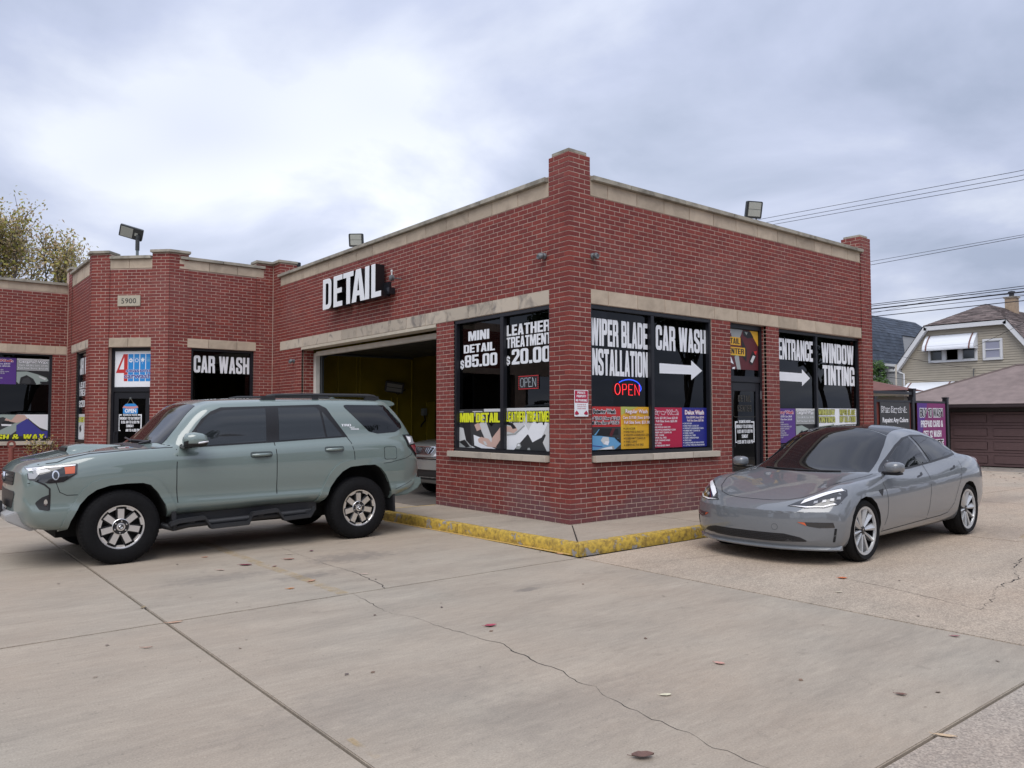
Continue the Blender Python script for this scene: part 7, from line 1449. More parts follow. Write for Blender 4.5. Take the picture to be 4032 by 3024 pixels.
# ---------------------------------------------------------------- brown garage
def garage():
    g = thing('garage', 'low garage with a brown shingle hip roof and dark brown panel door at the right', 'garage', (22.3, 1.5, -.12)); X = lambda x: x-22.3; Y = lambda y: y-1.5; O = .12
    BW = mat('garage_trim', (.035, .028, .028), .6); WL = mat('garage_wall', (.075, .05, .048), .8, noise=.1)
    t = MB(); t.box(0, Y(4.15), 0, 6, Y(6.3), 2.1); t.box(0, Y(-3), 0, 6, Y(-.95), 2.1); t.box(.0, Y(-.95), 1.89, 6, Y(4.15), 2.1); t.box(.25, Y(-.95), 0, 6, Y(4.15), 1.88); t.build('wall', WL, g)
    DM = mat('garage_door_brown', (.125, .075, .075), .5, noise=.06)
    for r in range(4):
        z0 = .02+r*.465
        t = MB(); t.box(.10, Y(-.93), z0, .14, Y(4.13), z0+.455); dp = t.build('door_section', DM, g, bevel=.008)
        for c in range(4):
            y0 = -.93+.08+c*1.265; t = MB(); P = rpoly([(Y(y0), z0+.09), (Y(y0+1.08), z0+.09), (Y(y0+1.08), z0+.37), (Y(y0), z0+.37)])
            t.prism(P, lambda a, b, d: (d, a, b), .078, .10); t.build('raised_panel', DM, dp, bevel=.012)
    for (y0, y1, z0, z1) in ((4.13, 4.28, 0, 1.9), (-1.08, -.93, 0, 1.9), (-1.08, 4.28, 1.885, 2.0)): t = MB(); t.box(-.02, Y(y0), z0, .12, Y(y1), z1); t.build('door_trim', BW, g)
    t = MB(); t.box(-.55, Y(-3.4), 2.02, -.44, Y(6.45), 2.13); t.build('gutter', mat('gutter_brown', (.04, .028, .03), .35), g, bevel=.02); t = MB(); t.box(-.43, Y(-3.3), 2.04, 0, Y(6.4), 2.07); t.build('soffit', mat('soffit_taupe', (.16, .14, .12), .7), g)
    a, b = (X(21.75), Y(6.45), 2.15), (X(21.75), Y(-3.4), 2.15); c, d = (X(25.3), Y(.1), 3.62), (X(25.3), Y(2.95), 3.60)
    e, f = (X(28.8), Y(6.45), 2.15), (X(28.8), Y(-3.4), 2.15)
    shingles('shingles', g, b, a, d, c, SHB, .17, .42, 5); shingles('shingles', g, a, e, d, d, SHB, .14, .3, 6)
    t = MB(); t.add([b, a, d, c, e, f], [(0, 1, 2, 3), (1, 4, 2), (4, 5, 3, 2), (5, 0, 3)]); t.build('roof', SHB, g)
    t = MB(); t.tube([a, d], .05, 5); t.tube([d, c], .05, 5); t.build('ridge_cap', SHB, g)
garage()
def left_garage():
    g = thing('garage', 'small garage with a red-brown roof and cream soffit behind the black banner', 'garage', (18.9, 6, -.09)); 
    t = MB(); t.box(-.1, -1.9, 0, .5, 4, 2.36); t.build('wall', mat('taupe_wall', (.17, .16, .14), .8), g)
    t = MB(); t.box(-.42, -2.1, 2.38, .3, 4.2, 2.475); t.build('fascia', mat('cream_fascia', (.42, .37, .30), .6), g); t = MB(); t.box(-.55, -2.15, 2.48, -.43, 4.2, 2.54); t.build('gutter', BLACKM, g)
    a, b = (-.5, 4.2, 2.55), (-.5, -2.15, 2.55); c, d = (.62, -.53, 2.93), (.62, 3.9, 2.93)
    shingles('shingles', g, b, a, d, c, SHR, .15, .3, 9); t = MB(); t.add([b, a, d, c, (1.3, -2.0, 2.55), (1.3, 4.2, 2.55)], [(0, 1, 2, 3), (4, 0, 3), (1, 5, 2), (5, 4, 3, 2)]); t.build('roof', SHR, g)
left_garage()
# ---------------------------------------------------------------- tan sided house
def tan_house():
    h = thing('house', 'tan sided house with a clipped gambrel gable, white trim and white metal awnings', 'house', (34, 7.93, -.12)); O = .12
    TAN = mat('tan_siding', (.42, .375, .30), .6, noise=.05, nscale=2); WT = mat('white_house_trim', (.72, .73, .75), .5); AW = mat('white_awning', (.74, .77, .82), .35)
    ol = [(-3.13, 0), (-3.13, 4.33+O), (-1.85, 6.05+O), (1.85, 6.05+O), (3.13, 4.33+O), (3.13, 0)]
    t = MB(); t.prism([(y, z) for y, z in ol], lambda a, b, d: (d, a, b), 0.02, 12); t.build('wall', TAN, h)
    z = 1.6
    while z < 6.1:
        z1 = min(z+.118, 6.15); hw = 3.12 if z1 < 4.44 else 3.12-(z1-4.45)*1.28/1.72
        t = MB(); t.add([(-.03, -hw, z), (-.03, hw, z), (.0, hw, z1), (.0, -hw, z1), (.02, -hw, z), (.02, hw, z)], [(0, 1, 2, 3), (4, 5, 1, 0)]); me = bpy.data.meshes.new('siding_board'); me.from_pydata(t.v, [], t.f); me.materials.append(TAN); link('siding_board', me, h); z += .118
    trim = [((-3.42, 4.05+O), (-1.86, 6.16+O)), ((-1.86, 6.16+O), (1.86, 6.16+O)), ((1.86, 6.16+O), (3.42, 4.05+O))]
    for (a, b) in trim:
        A, B = Vector(a), Vector(b); tt = (B-A).normalized(); n = Vector((-tt.y, tt.x)); P = [A, B, B-n*-.0+(-n)*.20, A+(-n)*.20] if True else None
        t = MB(); t.prism([tuple(q_) for q_ in P], lambda a_, b_, d: (d, a_, b_), -.30, -.04); t.build('rake_board', WT, h)
    # roof
    OV = -.32; E = 3.42
    def q4(a, b, c, d, s_): shingles('shingles', h, a, b, c, d, SHB, .16, .35, s_)
    R0, R1 = (2.6, 0, 7.50), (12.3, 0, 7.50)
    bl, br = (OV, -1.86, 6.20+O), (OV, 1.86, 6.20+O); q4(bl, br, R0, R0, 1) if False else q4(br, bl, R0, R0, 1)
    q4((12.3, 1.86, 6.32), (OV, 1.86, 6.32), R0, R1, 2); q4((OV, -1.86, 6.32), (12.3, -1.86, 6.32), R1, R0, 3)
    q4((OV, -3.42, 4.18), (12.3, -3.42, 4.18), (12.3, -1.86, 6.31), (OV, -1.86, 6.31), 4); q4((12.3, 3.42, 4.18), (OV, 3.42, 4.18), (OV, 1.86, 6.31), (12.3, 1.86, 6.31), 8)
    t = MB(); t.add([bl, br, (12.3, 1.86, 6.31), (12.3, -1.86, 6.31), R0, R1, (OV, -3.42, 4.17), (12.3, -3.42, 4.17), (OV, 3.42, 4.17), (12.3, 3.42, 4.17)], [(0, 1, 4), (1, 2, 5, 4), (3, 0, 4, 5), (2, 3, 5), (6, 7, 3, 0), (9, 8, 1, 2)]); t.build('roof', SHB, h)
    # chimney
    cx, cy = 5.0, -.30; t = MB(); t.box(cx, cy-.25, 6.9, cx+.5, cy+.25, 8.0); ch_ = t.build('chimney', mat('tan_brick_chimney', (.36, .27, .19), .8, noise=.15, nscale=9), h)
    t = MB(); t.box(cx-.05, cy-.31, 8.0, cx+.55, cy+.31, 8.08); t.build('chimney_crown', mat('crown', (.4, .36, .3), .8), ch_); t = MB(); t.lathe([(.12, 0), (.12, .2), (.17, .2), (.17, .28), (.0, .33)], 14, lambda x, y, k: (cx+.25+x, cy+y, 8.08+k)); t.build('flue', BLACKM, ch_, smooth=40)
    # windows
    WG = mat('house_glass', (.03, .035, .04), .05, spec=.8, coat=.5); CT = mat('net_curtain', (.32, .33, .42), .6)
    def win(y0, y1, z0, z1, bars, mid=False):
        f = MB(); fw = .10; B = lambda a0, b0, a1, b1: f.box(-.10, a0, b0, .02, a1, b1); B(y0, z0, y1, z0+fw); B(y0, z1-fw, y1, z1); B(y0, z0+fw, y0+fw, z1-fw); B(y1-fw, z0+fw, y1, z1-fw)
        for b in bars: B(b-.09, z0+fw, b+.09, z1-fw)
        if mid: B(y0+fw, (z0+z1)/2-.025, y1-fw, (z0+z1)/2+.025)
        o = f.build('window', WT, h, bevel=.01)
        es = [y0+fw]+[v for b in bars for v in (b-.09, b+.09)]+[y1-fw]
        for a, b in zip(es[::2], es[1::2]):
            t = MB(); t.box(-.06, a+.03, z0+fw+.03, -.05, b-.03, z1-fw-.03); t.build('pane', CT if mid else WG, o)
            t = MB(); 
            for (p, q_, r_, s_) in ((a, z0+fw, b, z0+fw+.03), (a, z1-fw-.03, b, z1-fw), (a, z0+fw, a+.03, z1-fw), (b-.03, z0+fw, b, z1-fw)): t.box(-.085, p, q_, -.05, r_, s_)
            t.build('sash', mat('sash_grey', (.55, .56, .55), .5), o)
    y = lambda v: v-7.93
    win(y(7.42), y(9.69), 4.32+O, 5.05+O, (y(8.93), y(8.18))); win(y(6.32), y(7.18), 4.31+O, 5.33+O, (), True)
    def awning(y0, y1, z0, z1, out, nm='awning'):
        BR_ = mat('awning_brown', (.16, .07, .06), .5); t = MB(); prof = [(0, z1), (-out*.45, z1-(z1-z0)*.28), (-out*.85, z1-(z1-z0)*.62), (-out, z1-(z1-z0)*.88), (-out, z0)]
        a = t; n = 14; seg = []
        P = []
        for (p, q_) in zip(prof, prof[1:]):
            for k in range(4): P.append((p[0]+(q_[0]-p[0])*k/4, p[1]+(q_[1]-p[1])*k/4))
        P.append(prof[-1]); o = None
        t = MB(); vs_ = []
        for i, (px, pz) in enumerate(P):
            s_ = .012 if i % 2 else 0; vs_ += [(px-.03-s_, y0, pz), (px-.03-s_, y1, pz)]
        t.add(vs_, [(2*i, 2*i+1, 2*i+3, 2*i+2) for i in range(len(P)-1)]); 
        for yy in (y0, y1): t.add([(p[0]-.03, yy, p[1]) for p in prof]+[(0, yy, z0)], [tuple(range(len(prof)+1))])
        o = t.build(nm, AW, h)
        for yy in (y0+.16, y1-.22):
            t = MB(); vs_ = [];
            for (px, pz) in P: vs_ += [(px-.055, yy, pz+.004), (px-.055, yy+.07, pz+.004)]
            t.add(vs_, [(2*i, 2*i+1, 2*i+3, 2*i+2) for i in range(len(P)-1)]); t.build('stripe', BR_, o)
    awning(y(7.40), y(9.78), 4.90+O, 5.69+O, .55); awning(y(8.48), y(10.75), 2.7+O, 3.36+O, .75)
    t = MB(); t.tube([(-.2, 3.35, 4.2), (-.12, 3.2, 4.05), (-.06, 3.0, 3.95), (-.06, 2.98, 0.4)], .05, 8); t.build('downspout', WT, h, smooth=40)
    t = MB(); t.tube([(-.1, y(7.6), 4.05), (-.1, y(7.6), 3.35)], .02, 6); t.tube([(-.1, y(7.6), 4.05), (-.1, y(7.52), 4.02)], .02, 6); t.build('conduit', MATS['camera_grey'], h)
tan_house()
def blue_house():
    h = thing('house', 'house with a slate blue gambrel roof behind the red-brown garage roof', 'house', (38, 17, -.12))
    WS = mat('pale_siding', (.36, .37, .38), .6); y = lambda v: v-17; x = lambda v: v-38; O = .12
    t = MB(); t.box(x(33), y(14.25), 0, x(41.1), y(20), 4.8); t.box(x(41.1), y(14.75), 0, x(48.3), y(20), 6.8); t.build('wall', WS, h)
    def sh(a, b, c, d, s_): shingles('shingles', h, a, b, c, d, SHN, .2, .4, s_)
    a, b = (x(32), y(14.05), 4.82), (x(41.2), y(14.05), 4.82); c, d = (x(42.2), y(14.7), 6.82), (x(32), y(14.7), 6.82); sh(a, b, c, d, 21)
    e, f = (x(46.2), y(15.65), 8.02), (x(32), y(15.65), 8.02); sh(d, (x(48.5), y(14.7), 6.82), e, f, 22)
    t = MB(); t.add([a, b, c, d, (x(48.5), y(14.7), 6.82), e, f, (x(32), y(19), 6.5), (x(50), y(19), 6.5)], [(0, 1, 2, 3), (3, 4, 5, 6), (6, 5, 8, 7), (4, 8, 5)]); t.build('roof', SHN, h)
    t = MB(); t.box(x(32), y(13.9), 4.72, x(41.4), y(14.05), 4.86); t.build('gutter', mat('white_gutter', (.6, .62, .63), .5), h)
    # white sided gable end of the wing
    G = [(y(12.9), 6.30), (y(11.75), 5.72), (y(11.9), 5.2), (y(12.2), 4.8)]
    t = MB(); t.prism(G, lambda a_, b_, d: (d, a_, b_), x(41.6), x(44)); t.build('gable', WS, h); z = 4.85
    while z < 6.25:
        i0 = y(12.3+(z-4.8)*.4); i1 = y(11.75) if z < 5.7 else y(11.75+(z-5.72)*2.0); t = MB(); t.add([(x(41.57), i1, z), (x(41.57), i0, z), (x(41.6), i0, z+.1), (x(41.6), i1, z+.1)], [(0, 1, 2, 3)]); me = bpy.data.meshes.new('siding_board'); me.from_pydata(t.v, [], t.f); me.materials.append(WS); link('siding_board', me, h); z += .13
    t = MB(); t.prism([(y(13.0), 6.38), (y(11.3), 5.55), (y(11.3), 5.42), (y(12.9), 6.22)], lambda a_, b_, d: (d, a_, b_), x(41.3), x(41.6)); t.build('rake_board', mat('white_gutter', (.6, .62, .63), .5), h)
    # grey sided wall behind the vine
    g = thing('house', 'narrow grey sided house wall between the vine and the tan house', 'house', (39, 12.4, -.12)); t = MB(); t.box(0, -2.2, 0, 2, 1.8, 4.45); t.build('wall', WS, g)
    for k in range(22):
        z = 2.0+k*.11; t = MB(); t.add([(-.015, -2.2, z), (-.015, 1.8, z), (0, 1.8, z+.11), (0, -2.2, z+.11)], [(0, 1, 2, 3)]); me = bpy.data.meshes.new('siding_board'); me.from_pydata(t.v, [], t.f); me.materials.append(WS); link('siding_board', me, g)
    t = MB(); t.box(-.10, -2.25, 4.40, 0, 1.85, 4.55); t.build('gutter', mat('white_gutter', (.6, .62, .63), .5), g)
blue_house()
t = MB(); t.tube([(0, 0, 0), (0, 0, 4.25)], .045, 8); o = t.build('utility_pipe', mat('pipe_cream', (.55, .5, .42), .6), smooth=40); o.location = (31, 9.97, -.12); tag(o, 'thin pale vertical pipe beside the green vine', 'pipe')
# ---------------------------------------------------------------- foliage
def leafmat(name, cols, tr=.3):
    m, nt, p = newmat(name); N = nt.nodes.new; L = nt.links.new; geo = N('ShaderNodeNewGeometry'); rp = N('ShaderNodeValToRGB'); L(geo.outputs['Random Per Island'], rp.inputs[0]); e = rp.color_ramp.elements
    e[0].position = 0; e[0].color = (*cols[0], 1); e[1].position = 1; e[1].color = (*cols[-1], 1)
    for i, c in enumerate(cols[1:-1]): k = rp.color_ramp.elements.new((i+1)/(len(cols)-1)); k.color = (*c, 1)
    L(rp.outputs[0], p.inputs['Base Color']); p.inputs['Roughness'].default_value = .6; p.inputs['Subsurface Weight'].default_value = 0
    out = nt.nodes['Material Output']; tl = N('ShaderNodeBsdfTranslucent'); L(rp.outputs[0], tl.inputs[0]); mx = N('ShaderNodeMixShader'); mx.inputs[0].default_value = tr; L(p.outputs[0], mx.inputs[1]); L(tl.outputs[0], mx.inputs[2]); L(mx.outputs[0], out.inputs[0]); MATS[name] = m; return m
LG_A = leafmat('autumn_leaves', [(.34, .32, .07), (.26, .27, .06), (.50, .36, .24), (.42, .35, .08), (.55, .42, .32)]); LG_V = leafmat('vine_leaves', [(.03, .07, .015), (.07, .14, .03), (.05, .10, .02), (.10, .19, .045)]); LG_D = leafmat('dark_tree_leaves', [(.02, .035, .012), (.04, .06, .02), (.03, .05, .015), (.06, .075, .025)], .2)
BARK = mat('bark', (.07, .055, .045), .9, noise=.25, nscale=8)
def leaf_quads(t, c, r, n, rnd, s0, s1, flat=1.0):
    for _ in range(n):
        d = Vector((rnd.gauss(0, 1), rnd.gauss(0, 1), rnd.gauss(0, 1)*flat)); d.normalize(); p = c+d*r*rnd.random()**.45; s_ = rnd.uniform(s0, s1)
        u = Vector((rnd.uniform(-1, 1), rnd.uniform(-1, 1), rnd.uniform(-1, 1))).normalized(); w_ = u.orthogonal().normalized(); q_ = rnd.uniform(.4, .7)
        t.add([tuple(p-u*s_), tuple(p+w_*s_*q_), tuple(p+u*s_), tuple(p-w_*s_*q_)], [(0, 1, 2, 3)])
def tree(loc, hgt, spread, label, lm, nleaf, seed, lsz=(.05, .10), trunk=.14, low=.35, name='tree', fine=True, group=None):
    rnd = random.Random(seed); o = thing(name, label, 'tree', loc, group=group); wood = MB(); tips = []
    def grow(p, d, r, ln, lv):
        pts = [p]; n = 4
        for i in range(n):
            d = (d+Vector((rnd.uniform(-.22, .22), rnd.uniform(-.22, .22), rnd.uniform(-.05, .16)))).normalized(); p = p+d*ln/n; pts.append(p)
            if lv >= 2: tips.append((p, lv))
        wood.tube([tuple(v) for v in pts], [r*(1-.12*i) for i in range(n+1)], 7 if lv < 2 else 4, cap=False)
        if lv >= 4: return
        for k in range(3 if lv else 5):
            a = rnd.uniform(0, 6.28); tilt = rnd.uniform(.35, .8); e = Vector((math.cos(a)*math.sin(tilt), math.sin(a)*math.sin(tilt), math.cos(tilt))); e = (e*.75+d*.55).normalized(); grow(pts[-1] if k else pts[-2], e, r*.55, ln*rnd.uniform(.6, .8)*(spread if lv == 0 else 1), lv+1)
    grow(Vector((0, 0, 0)), Vector((0, 0, 1)), trunk, hgt*low, 0)
    top = max(p.z for p, _ in tips); k = hgt/top
    wood.v = [(x*k, y*k, z*k) for x, y, z in wood.v]; wood.build('trunk', BARK, o, smooth=60)
    t = MB(); per = max(1, nleaf//len(tips))
    for p, lv in tips: leaf_quads(t, p*k, .42 if fine else .75, per, rnd, *lsz)
    me = bpy.data.meshes.new('crown'); me.from_pydata(t.v, [], t.f); me.materials.append(lm); link('crown', me, o); return o
tree((-2.0, 27.5, -.05), 10.0, .95, 'sparse autumn tree behind the shop, nearer the pole light', LG_A, 7500, 4, (.045, .09), .14, .33)
tree((-5.4, 29, -.05), 10.1, .95, 'sparse autumn tree cut by the left edge of the picture', LG_A, 7000, 9, (.045, .09), .14, .33)
def vine():
    rnd = random.Random(2); t = MB()
    for (c, r, n) in (((27, 9.3, 3.1), .75, 700), ((27.2, 9.0, 3.75), .42, 330), ((27, 8.75, 2.9), .45, 350), ((27, 9.9, 2.6), .8, 500), ((26.9, 8.45, 2.55), .35, 200)): leaf_quads(t, Vector(c), r, n, rnd, .05, .11)
    o = thing('climbing_vine', 'bright green leafy vine clump beside the red-brown garage roof', 'vine', (27, 9.2, -.12)); t.v = [(a-27, b-9.2, c+.12) for a, b, c in t.v]
    me = bpy.data.meshes.new('leaves'); me.from_pydata(t.v, [], t.f); me.materials.append(LG_V); link('leaves', me, o); w_ = MB(); w_.tube([(0, 0, 0), (.05, .1, 1.5), (0, 0, 3.2)], .06, 6); w_.tube([(0, .1, 1), (.1, -.4, 2.6)], .03, 6); w_.build('stem', BARK, o)
    rnd = random.Random(5); o = thing('dry_bush', 'small dry twiggy bush in front of the leftmost shop window', 'bush', (-4.2, 13.75, 0)); w_ = MB()
    for _ in range(40): a = rnd.uniform(0, 6.28); r_ = rnd.uniform(.15, .5); w_.tube([(0, 0, 0), (math.cos(a)*r_*.4, math.sin(a)*r_*.4, .55), (math.cos(a)*r_, math.sin(a)*r_, rnd.uniform(.8, 1.15))], .006, 4, cap=False)
    w_.build('twigs', BARK, o); t = MB(); leaf_quads(t, Vector((0, 0, .92)), .38, 260, rnd, .015, .035, .6); me = bpy.data.meshes.new('leaves'); me.from_pydata(t.v, [], t.f); me.materials.append(LG_A); link('leaves', me, o)
vine()
# standpipe with a red-brown block at the far left
o = thing('standpipe', 'red-brown pipe with a round eye standing by the leftmost shop wall', 'pipe', (-4.9, 13.0, 0)); RP = mat('red_pipe', (.22, .065, .05), .6, noise=.15)
t = MB(); t.tube([(0, 0, 0), (0, 0, .92)], .055, 10); t.build('post', RP, o, smooth=40); t = MB(); t.lathe([(.045, -.03), (.085, -.03), (.085, .03), (.045, .03)], 18, lambda x, y, h: (x, h, 1.0+y), closed=True); t.build('eye', RP, o, smooth=40); t = MB(); t.box(-.22, -.12, 0, -.04, .10, .34); t.build('block', RP, o, bevel=.02)
# ---------------------------------------------------------------- overhead wires
WM = mat('wire_black', (.01, .01, .016), .6)
def wire(pts, r, label, sag=0):
    P = []
    for (a, b) in zip(pts, pts[1:]):
        for k in range(12): u = k/12; P.append(tuple(Vector(a).lerp(Vector(b), u)-Vector((0, 0, sag*4*u*(1-u)))))
    P.append(pts[-1]); t = MB(); t.tube(P, r, 5); o = t.build('overhead_wire', WM); tag(o, label, 'wire', 'overhead utility wires along the alley')
for z0, z1, z2, r, lb in ((11.35, 10.87, 10.80, .011, 'topmost of the three thin wires high above the right wall'), (11.13, 10.68, 10.62, .011, 'middle of the three thin wires high above the right wall'), (10.98, 10.50, 10.44, .011, 'lowest of the three thin wires high above the right wall'),
    (8.22, 8.42, 8.50, .009, 'upper thin wire of the pair above the tan house chimney'), (7.98, 8.34, 8.45, .011, 'lower thin wire of the pair above the tan house chimney')): wire([(26, 16, z0), (26, 3, z1), (26, -12, z2)], r, lb)
for z, r, lb in ((6.38, .016, 'upper wire of the thick bundle crossing the tan house roof'), (6.25, .028, 'thickest black cable crossing the tan house roof'), (6.11, .012, 'thin wire just under the thickest cable'), (5.92, .017, 'lowest long cable crossing the tan house roof ridge')): wire([(26, 20, z), (26, -14, z+.04)], r, lb)
wire([(26, 20, 6.46), (26, 5.29, 6.47), (26, -14, 6.62)], .014, 'uppermost wire of the thick bundle left of the chimney')
wire([(26, 8.7, 6.06), (26, 5.29, 6.45), (33.6, 3.4, 7.0)], .006, 'thin slanting tie wire joining the bundle')
wire([(26, 9.2, 4.75), (33.8, 7.65, 3.98)], .009, 'thin service wire sagging across the tan siding to its conduit', .15); wire([(27, 9.8, 3.7), (33.8, 7.7, 3.4)], .009, 'lower service wire sagging across the tan siding', .25); wire([(26, 0, 6.6), (33.8, 7.6, 4.95)], .009, 'service wire slanting down from the right over the small house window', .1)
# ================================================================== FALLEN LEAVES
def fleaf(x, y, ln, wd, rz, col, label, curl=.3, seed=1, jag=.12):
    ln *= .8; wd *= .72; curl *= .4
    rnd = random.Random(seed); n = 8; t = MB(); L_ = []; R_ = []
    vs_ = []
    for i in range(n+1):
        u = i/n; w_ = wd/2*math.sin(math.pi*min(1, u*.97+.03))**.8*(1+(rnd.uniform(-jag, jag))); X_ = (u-.5)*ln; z = curl*ln*(.15+.55*(2*abs(u-.45))**2)*.5
        vs_ += [(X_, w_, z+curl*w_*.9+.003), (X_, 0, z*.55+.003), (X_, -w_, z+curl*w_*.9+.003)]
    t.add(vs_, [f for i in range(n) for f in ((3*i, 3*i+1, 3*i+4, 3*i+3), (3*i+1, 3*i+2, 3*i+5, 3*i+4))]); t.tube([(-ln/2, 0, vs_[1][2]), (-ln*.7, .004, vs_[1][2]+.004)], .0015, 4)
    m = mat('leaf_%d_%d_%d' % tuple(int(c*100) for c in col), col, .6, noise=.2, nscale=60)
    o = t.build('fallen_leaf', m, smooth=60); o.location = (x, y, gz(x)+.002); o.rotation_euler = (0, 0, R(rz)); tag(o, label, 'leaf', 'fallen leaves on the concrete')
for a in ((-4.15, .60, .17, .085, -40, (.14, .012, .03), 'largest dark red leaf on the slab right of the front wheel', .45, 1), (-3.66, .63, .15, .07, -30, (.28, .11, .08), 'brown-pink curled leaf beside the largest dark red one', .5, 2), (-3.94, .33, .06, .045, 10, (.17, .02, .03), 'tiny dark red leaf between the big red leaf and the crack', .6, 3),
    (-4.45, .50, .13, .05, -50, (.42, .30, .24), 'pale tan leaf left of the largest dark red leaf', .2, 4), (-3.52, .94, .12, .04, -45, (.55, .45, .35), 'thin cream leaf behind the brown-pink curled leaf', .2, 5), (-3.23, .98, .07, .05, 30, (.10, .015, .05), 'small purple leaf near the crack by the rear wheel', .8, 6),
    (-3.40, -.62, .11, .045, -38, (.55, .42, .34), 'pale leaf lying near the crack in front of the kerb', .2, 7), (-3.96, -.61, .13, .06, 20, (.42, .22, .14), 'tan-pink leaf near the end of the yellow line', .4, 8), (-4.25, -.80, .09, .05, -20, (.48, .17, .03), 'orange leaf left of the yellow line end', .3, 9),
    (-4.33, 1.36, .08, .045, -20, (.40, .10, .03), 'small orange leaf under the green vehicle side', .4, 10), (-5.42, -1.38, .14, .05, -15, (.50, .30, .20), 'tan leaf lying on the crossing of the slab joints', .35, 11), (-5.48, -.71, .09, .05, 60, (.25, .19, .11), 'brown leaf in the long slab joint', .4, 12),
    (-3.62, -2.98, .12, .075, -15, (.32, .05, .08), 'pink-red leaf alone in the middle of the slab', .55, 13), (-5.76, -1.95, .09, .025, -30, (.35, .2, .14), 'thin curled tan leaf left of the slab joint', .6, 14), (.04, -3.77, .11, .085, -60, (.50, .12, .03), 'bright orange leaf in front of the grey sedan', .5, 15),
    (-.55, -4.05, .08, .045, -60, (.45, .40, .30), 'small cream leaf below the bright orange leaf', .4, 16), (-3.05, -4.61, .085, .055, -70, (.50, .27, .22), 'pink leaf in the middle foreground', .5, 17), (-3.75, -4.76, .085, .05, -30, (.62, .58, .42), 'cream-white leaf in the middle foreground', .3, 18), (-2.73, -5.59, .075, .045, -60, (.14, .07, .05), 'small dark brown leaf left of the right-hand joint', .6, 19),
    (-4.46, -5.22, .13, .085, -35, (.13, .07, .055), 'crumpled dark brown leaf at the bottom of the picture', 1.0, 20), (-3.14, -5.99, .13, .045, -60, (.52, .38, .24), 'tan leaf stuck in the right-hand joint', .3, 21), (.53, -1.16, .10, .075, -10, (.42, .07, .02), 'orange-red leaf leaning at the foot of the yellow kerb', .9, 22),
    (-1.12, -1.02, .13, .06, -80, (.52, .26, .14), 'tan-orange leaf lying on the yellow line at the kerb corner', .3, 24), (-1.25, -5.29, .08, .045, -50, (.25, .10, .10), 'small brown leaf on the rough slab at the right', .5, 23)): fleaf(*a)
rnd = random.Random(77); t = MB()
for _ in range(150):
    x, y = rnd.uniform(-7, 8), rnd.uniform(-6.5, 2.2)
    if x > -1.2 and y > -1.3: continue
    s_ = rnd.uniform(.004, .014); a = rnd.uniform(0, 3); t.add([(x-s_*math.cos(a)*1.6, y-s_*math.sin(a)*1.6, gz(x)+.004), (x+s_*math.sin(a), y-s_*math.cos(a), gz(x)+.002), (x+s_*math.cos(a)*1.6, y+s_*math.sin(a)*1.6, gz(x)+.005), (x-s_*math.sin(a), y+s_*math.cos(a), gz(x)+.007)], [(0, 1, 2, 3)])
for _ in range(120):
    x, y = rnd.uniform(13, 21.5), rnd.uniform(-3, 3); s_ = rnd.uniform(.02, .06); a = rnd.uniform(0, 3); t.add([(x-s_*math.cos(a), y-s_*math.sin(a), gz(x)+.01), (x+s_*math.sin(a), y-s_*math.cos(a), gz(x)+.004), (x+s_*math.cos(a), y+s_*math.sin(a), gz(x)+.02), (x-s_*math.sin(a), y+s_*math.cos(a), gz(x)+.02)], [(0, 1, 2, 3)])
me = bpy.data.meshes.new('leaf_litter'); me.from_pydata(t.v, [], t.f); me.materials.append(leafmat('litter', [(.10, .08, .07), (.22, .14, .09), (.08, .06, .06), (.3, .24, .18)], .1)); o = link('leaf_litter', me, kind='stuff'); o['label'] = 'scattered crumbs of dead leaves on the concrete'
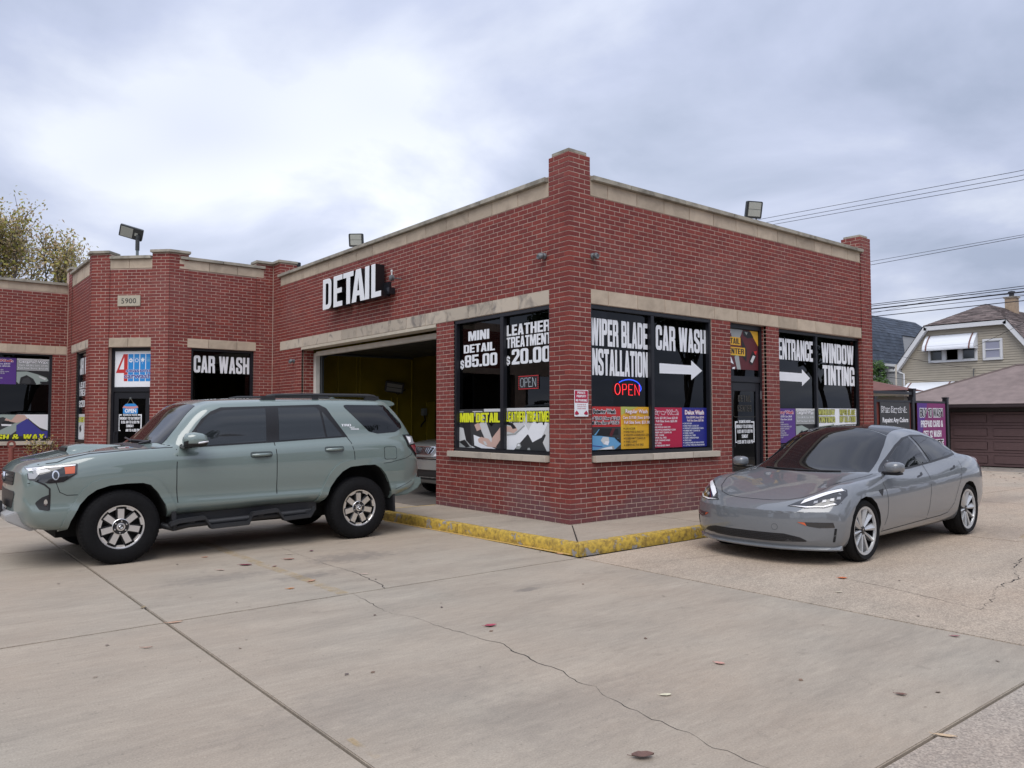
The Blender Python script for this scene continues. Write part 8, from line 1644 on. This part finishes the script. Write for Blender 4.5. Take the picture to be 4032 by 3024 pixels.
# ================================================================== ACROSS THE STREET (seen mirrored in glass and paint)
def street_house(loc, rz, w, d, hh, rf, col, roofm, label):
    h = thing('house', label, 'house', loc, rz, 'houses across the street'); BM = mat('housewall_%d' % int(col[0]*1000), col, .8, noise=.1, nscale=3); t = MB(); t.box(-w/2, 0, 0, w/2, d, hh); t.build('wall', BM, h)
    t = MB(); t.add([(-w/2-.4, -.4, hh), (w/2+.4, -.4, hh), (w/2+.4, d+.4, hh), (-w/2-.4, d+.4, hh), (-w/2-.4, d/2, hh+rf), (w/2+.4, d/2, hh+rf)], [(0, 1, 5, 4), (2, 3, 4, 5), (0, 4, 3), (1, 2, 5), (3, 2, 1, 0)]); t.build('roof', roofm, h)
    for z in ((1.0, 2.3), (4.0, 5.3)):
        if z[1] > hh: continue
        for k in range(3):
            x = -w/2+w*(k+.5)/3; f = MB(); f.box(x-.55, -.05, z[0], x+.55, .02, z[1]); o = f.build('window', mat('white_house_trim', (.72, .73, .75), .5), h); g_ = MB(); g_.box(x-.45, -.06, z[0]+.1, x+.45, -.04, z[1]-.1); g_.build('pane', mat('house_glass', (.03, .035, .04), .05), o)
for i, (x, y, rz) in enumerate(((-33, -6, R(-90)), (-32, 8, R(-90)), (-34, 24, R(-90)), (7, -27, 0), (20, -28, 0), (-10, -30, 0))):
    street_house((x, y, -.03), rz if x < -20 else R(180), 10, 8, 6.0 if i % 2 else 3.4, 2.6, ((.16, .07, .05), (.30, .27, .22), (.20, .10, .07))[i % 3], SHB, ('red brick bungalow across the street, nearest the camera side', 'tan two-storey house across the street, left', 'brown brick house across the street, far left', 'two-storey red house across the side street', 'tan low house across the side street, right', 'brown two-storey house across the side street, left')[i])
for i, (x, y, h_) in enumerate(((-27, -1, 8.5), (-28, 14, 9.5), (-27, 30, 9), (-24, -18, 9.5), (13.5, -23, 9.5), (0, -24, 9), (26, -19, 10), (34, -21, 11), (43, -20, 10.5), (53, -23, 12), (64, -26, 12))):
    tree((x, y, -.03), h_, 1.0, ('dark tree across the street, nearest the brick bungalow', 'dark tree across the street between two houses', 'dark tree across the street, far left', 'dark tree at the street corner behind the camera', 'dark tree across the side street, centre', 'dark tree across the side street, left', 'dark tree across the side street, far right', 'second dark tree along the side street, right', 'third dark tree along the side street, right', 'fourth dark tree along the side street, right', 'last dark tree along the side street')[i], LG_D, 4500, 30+i, (.16, .30), .2, .3, fine=False, group='dark trees across the street')
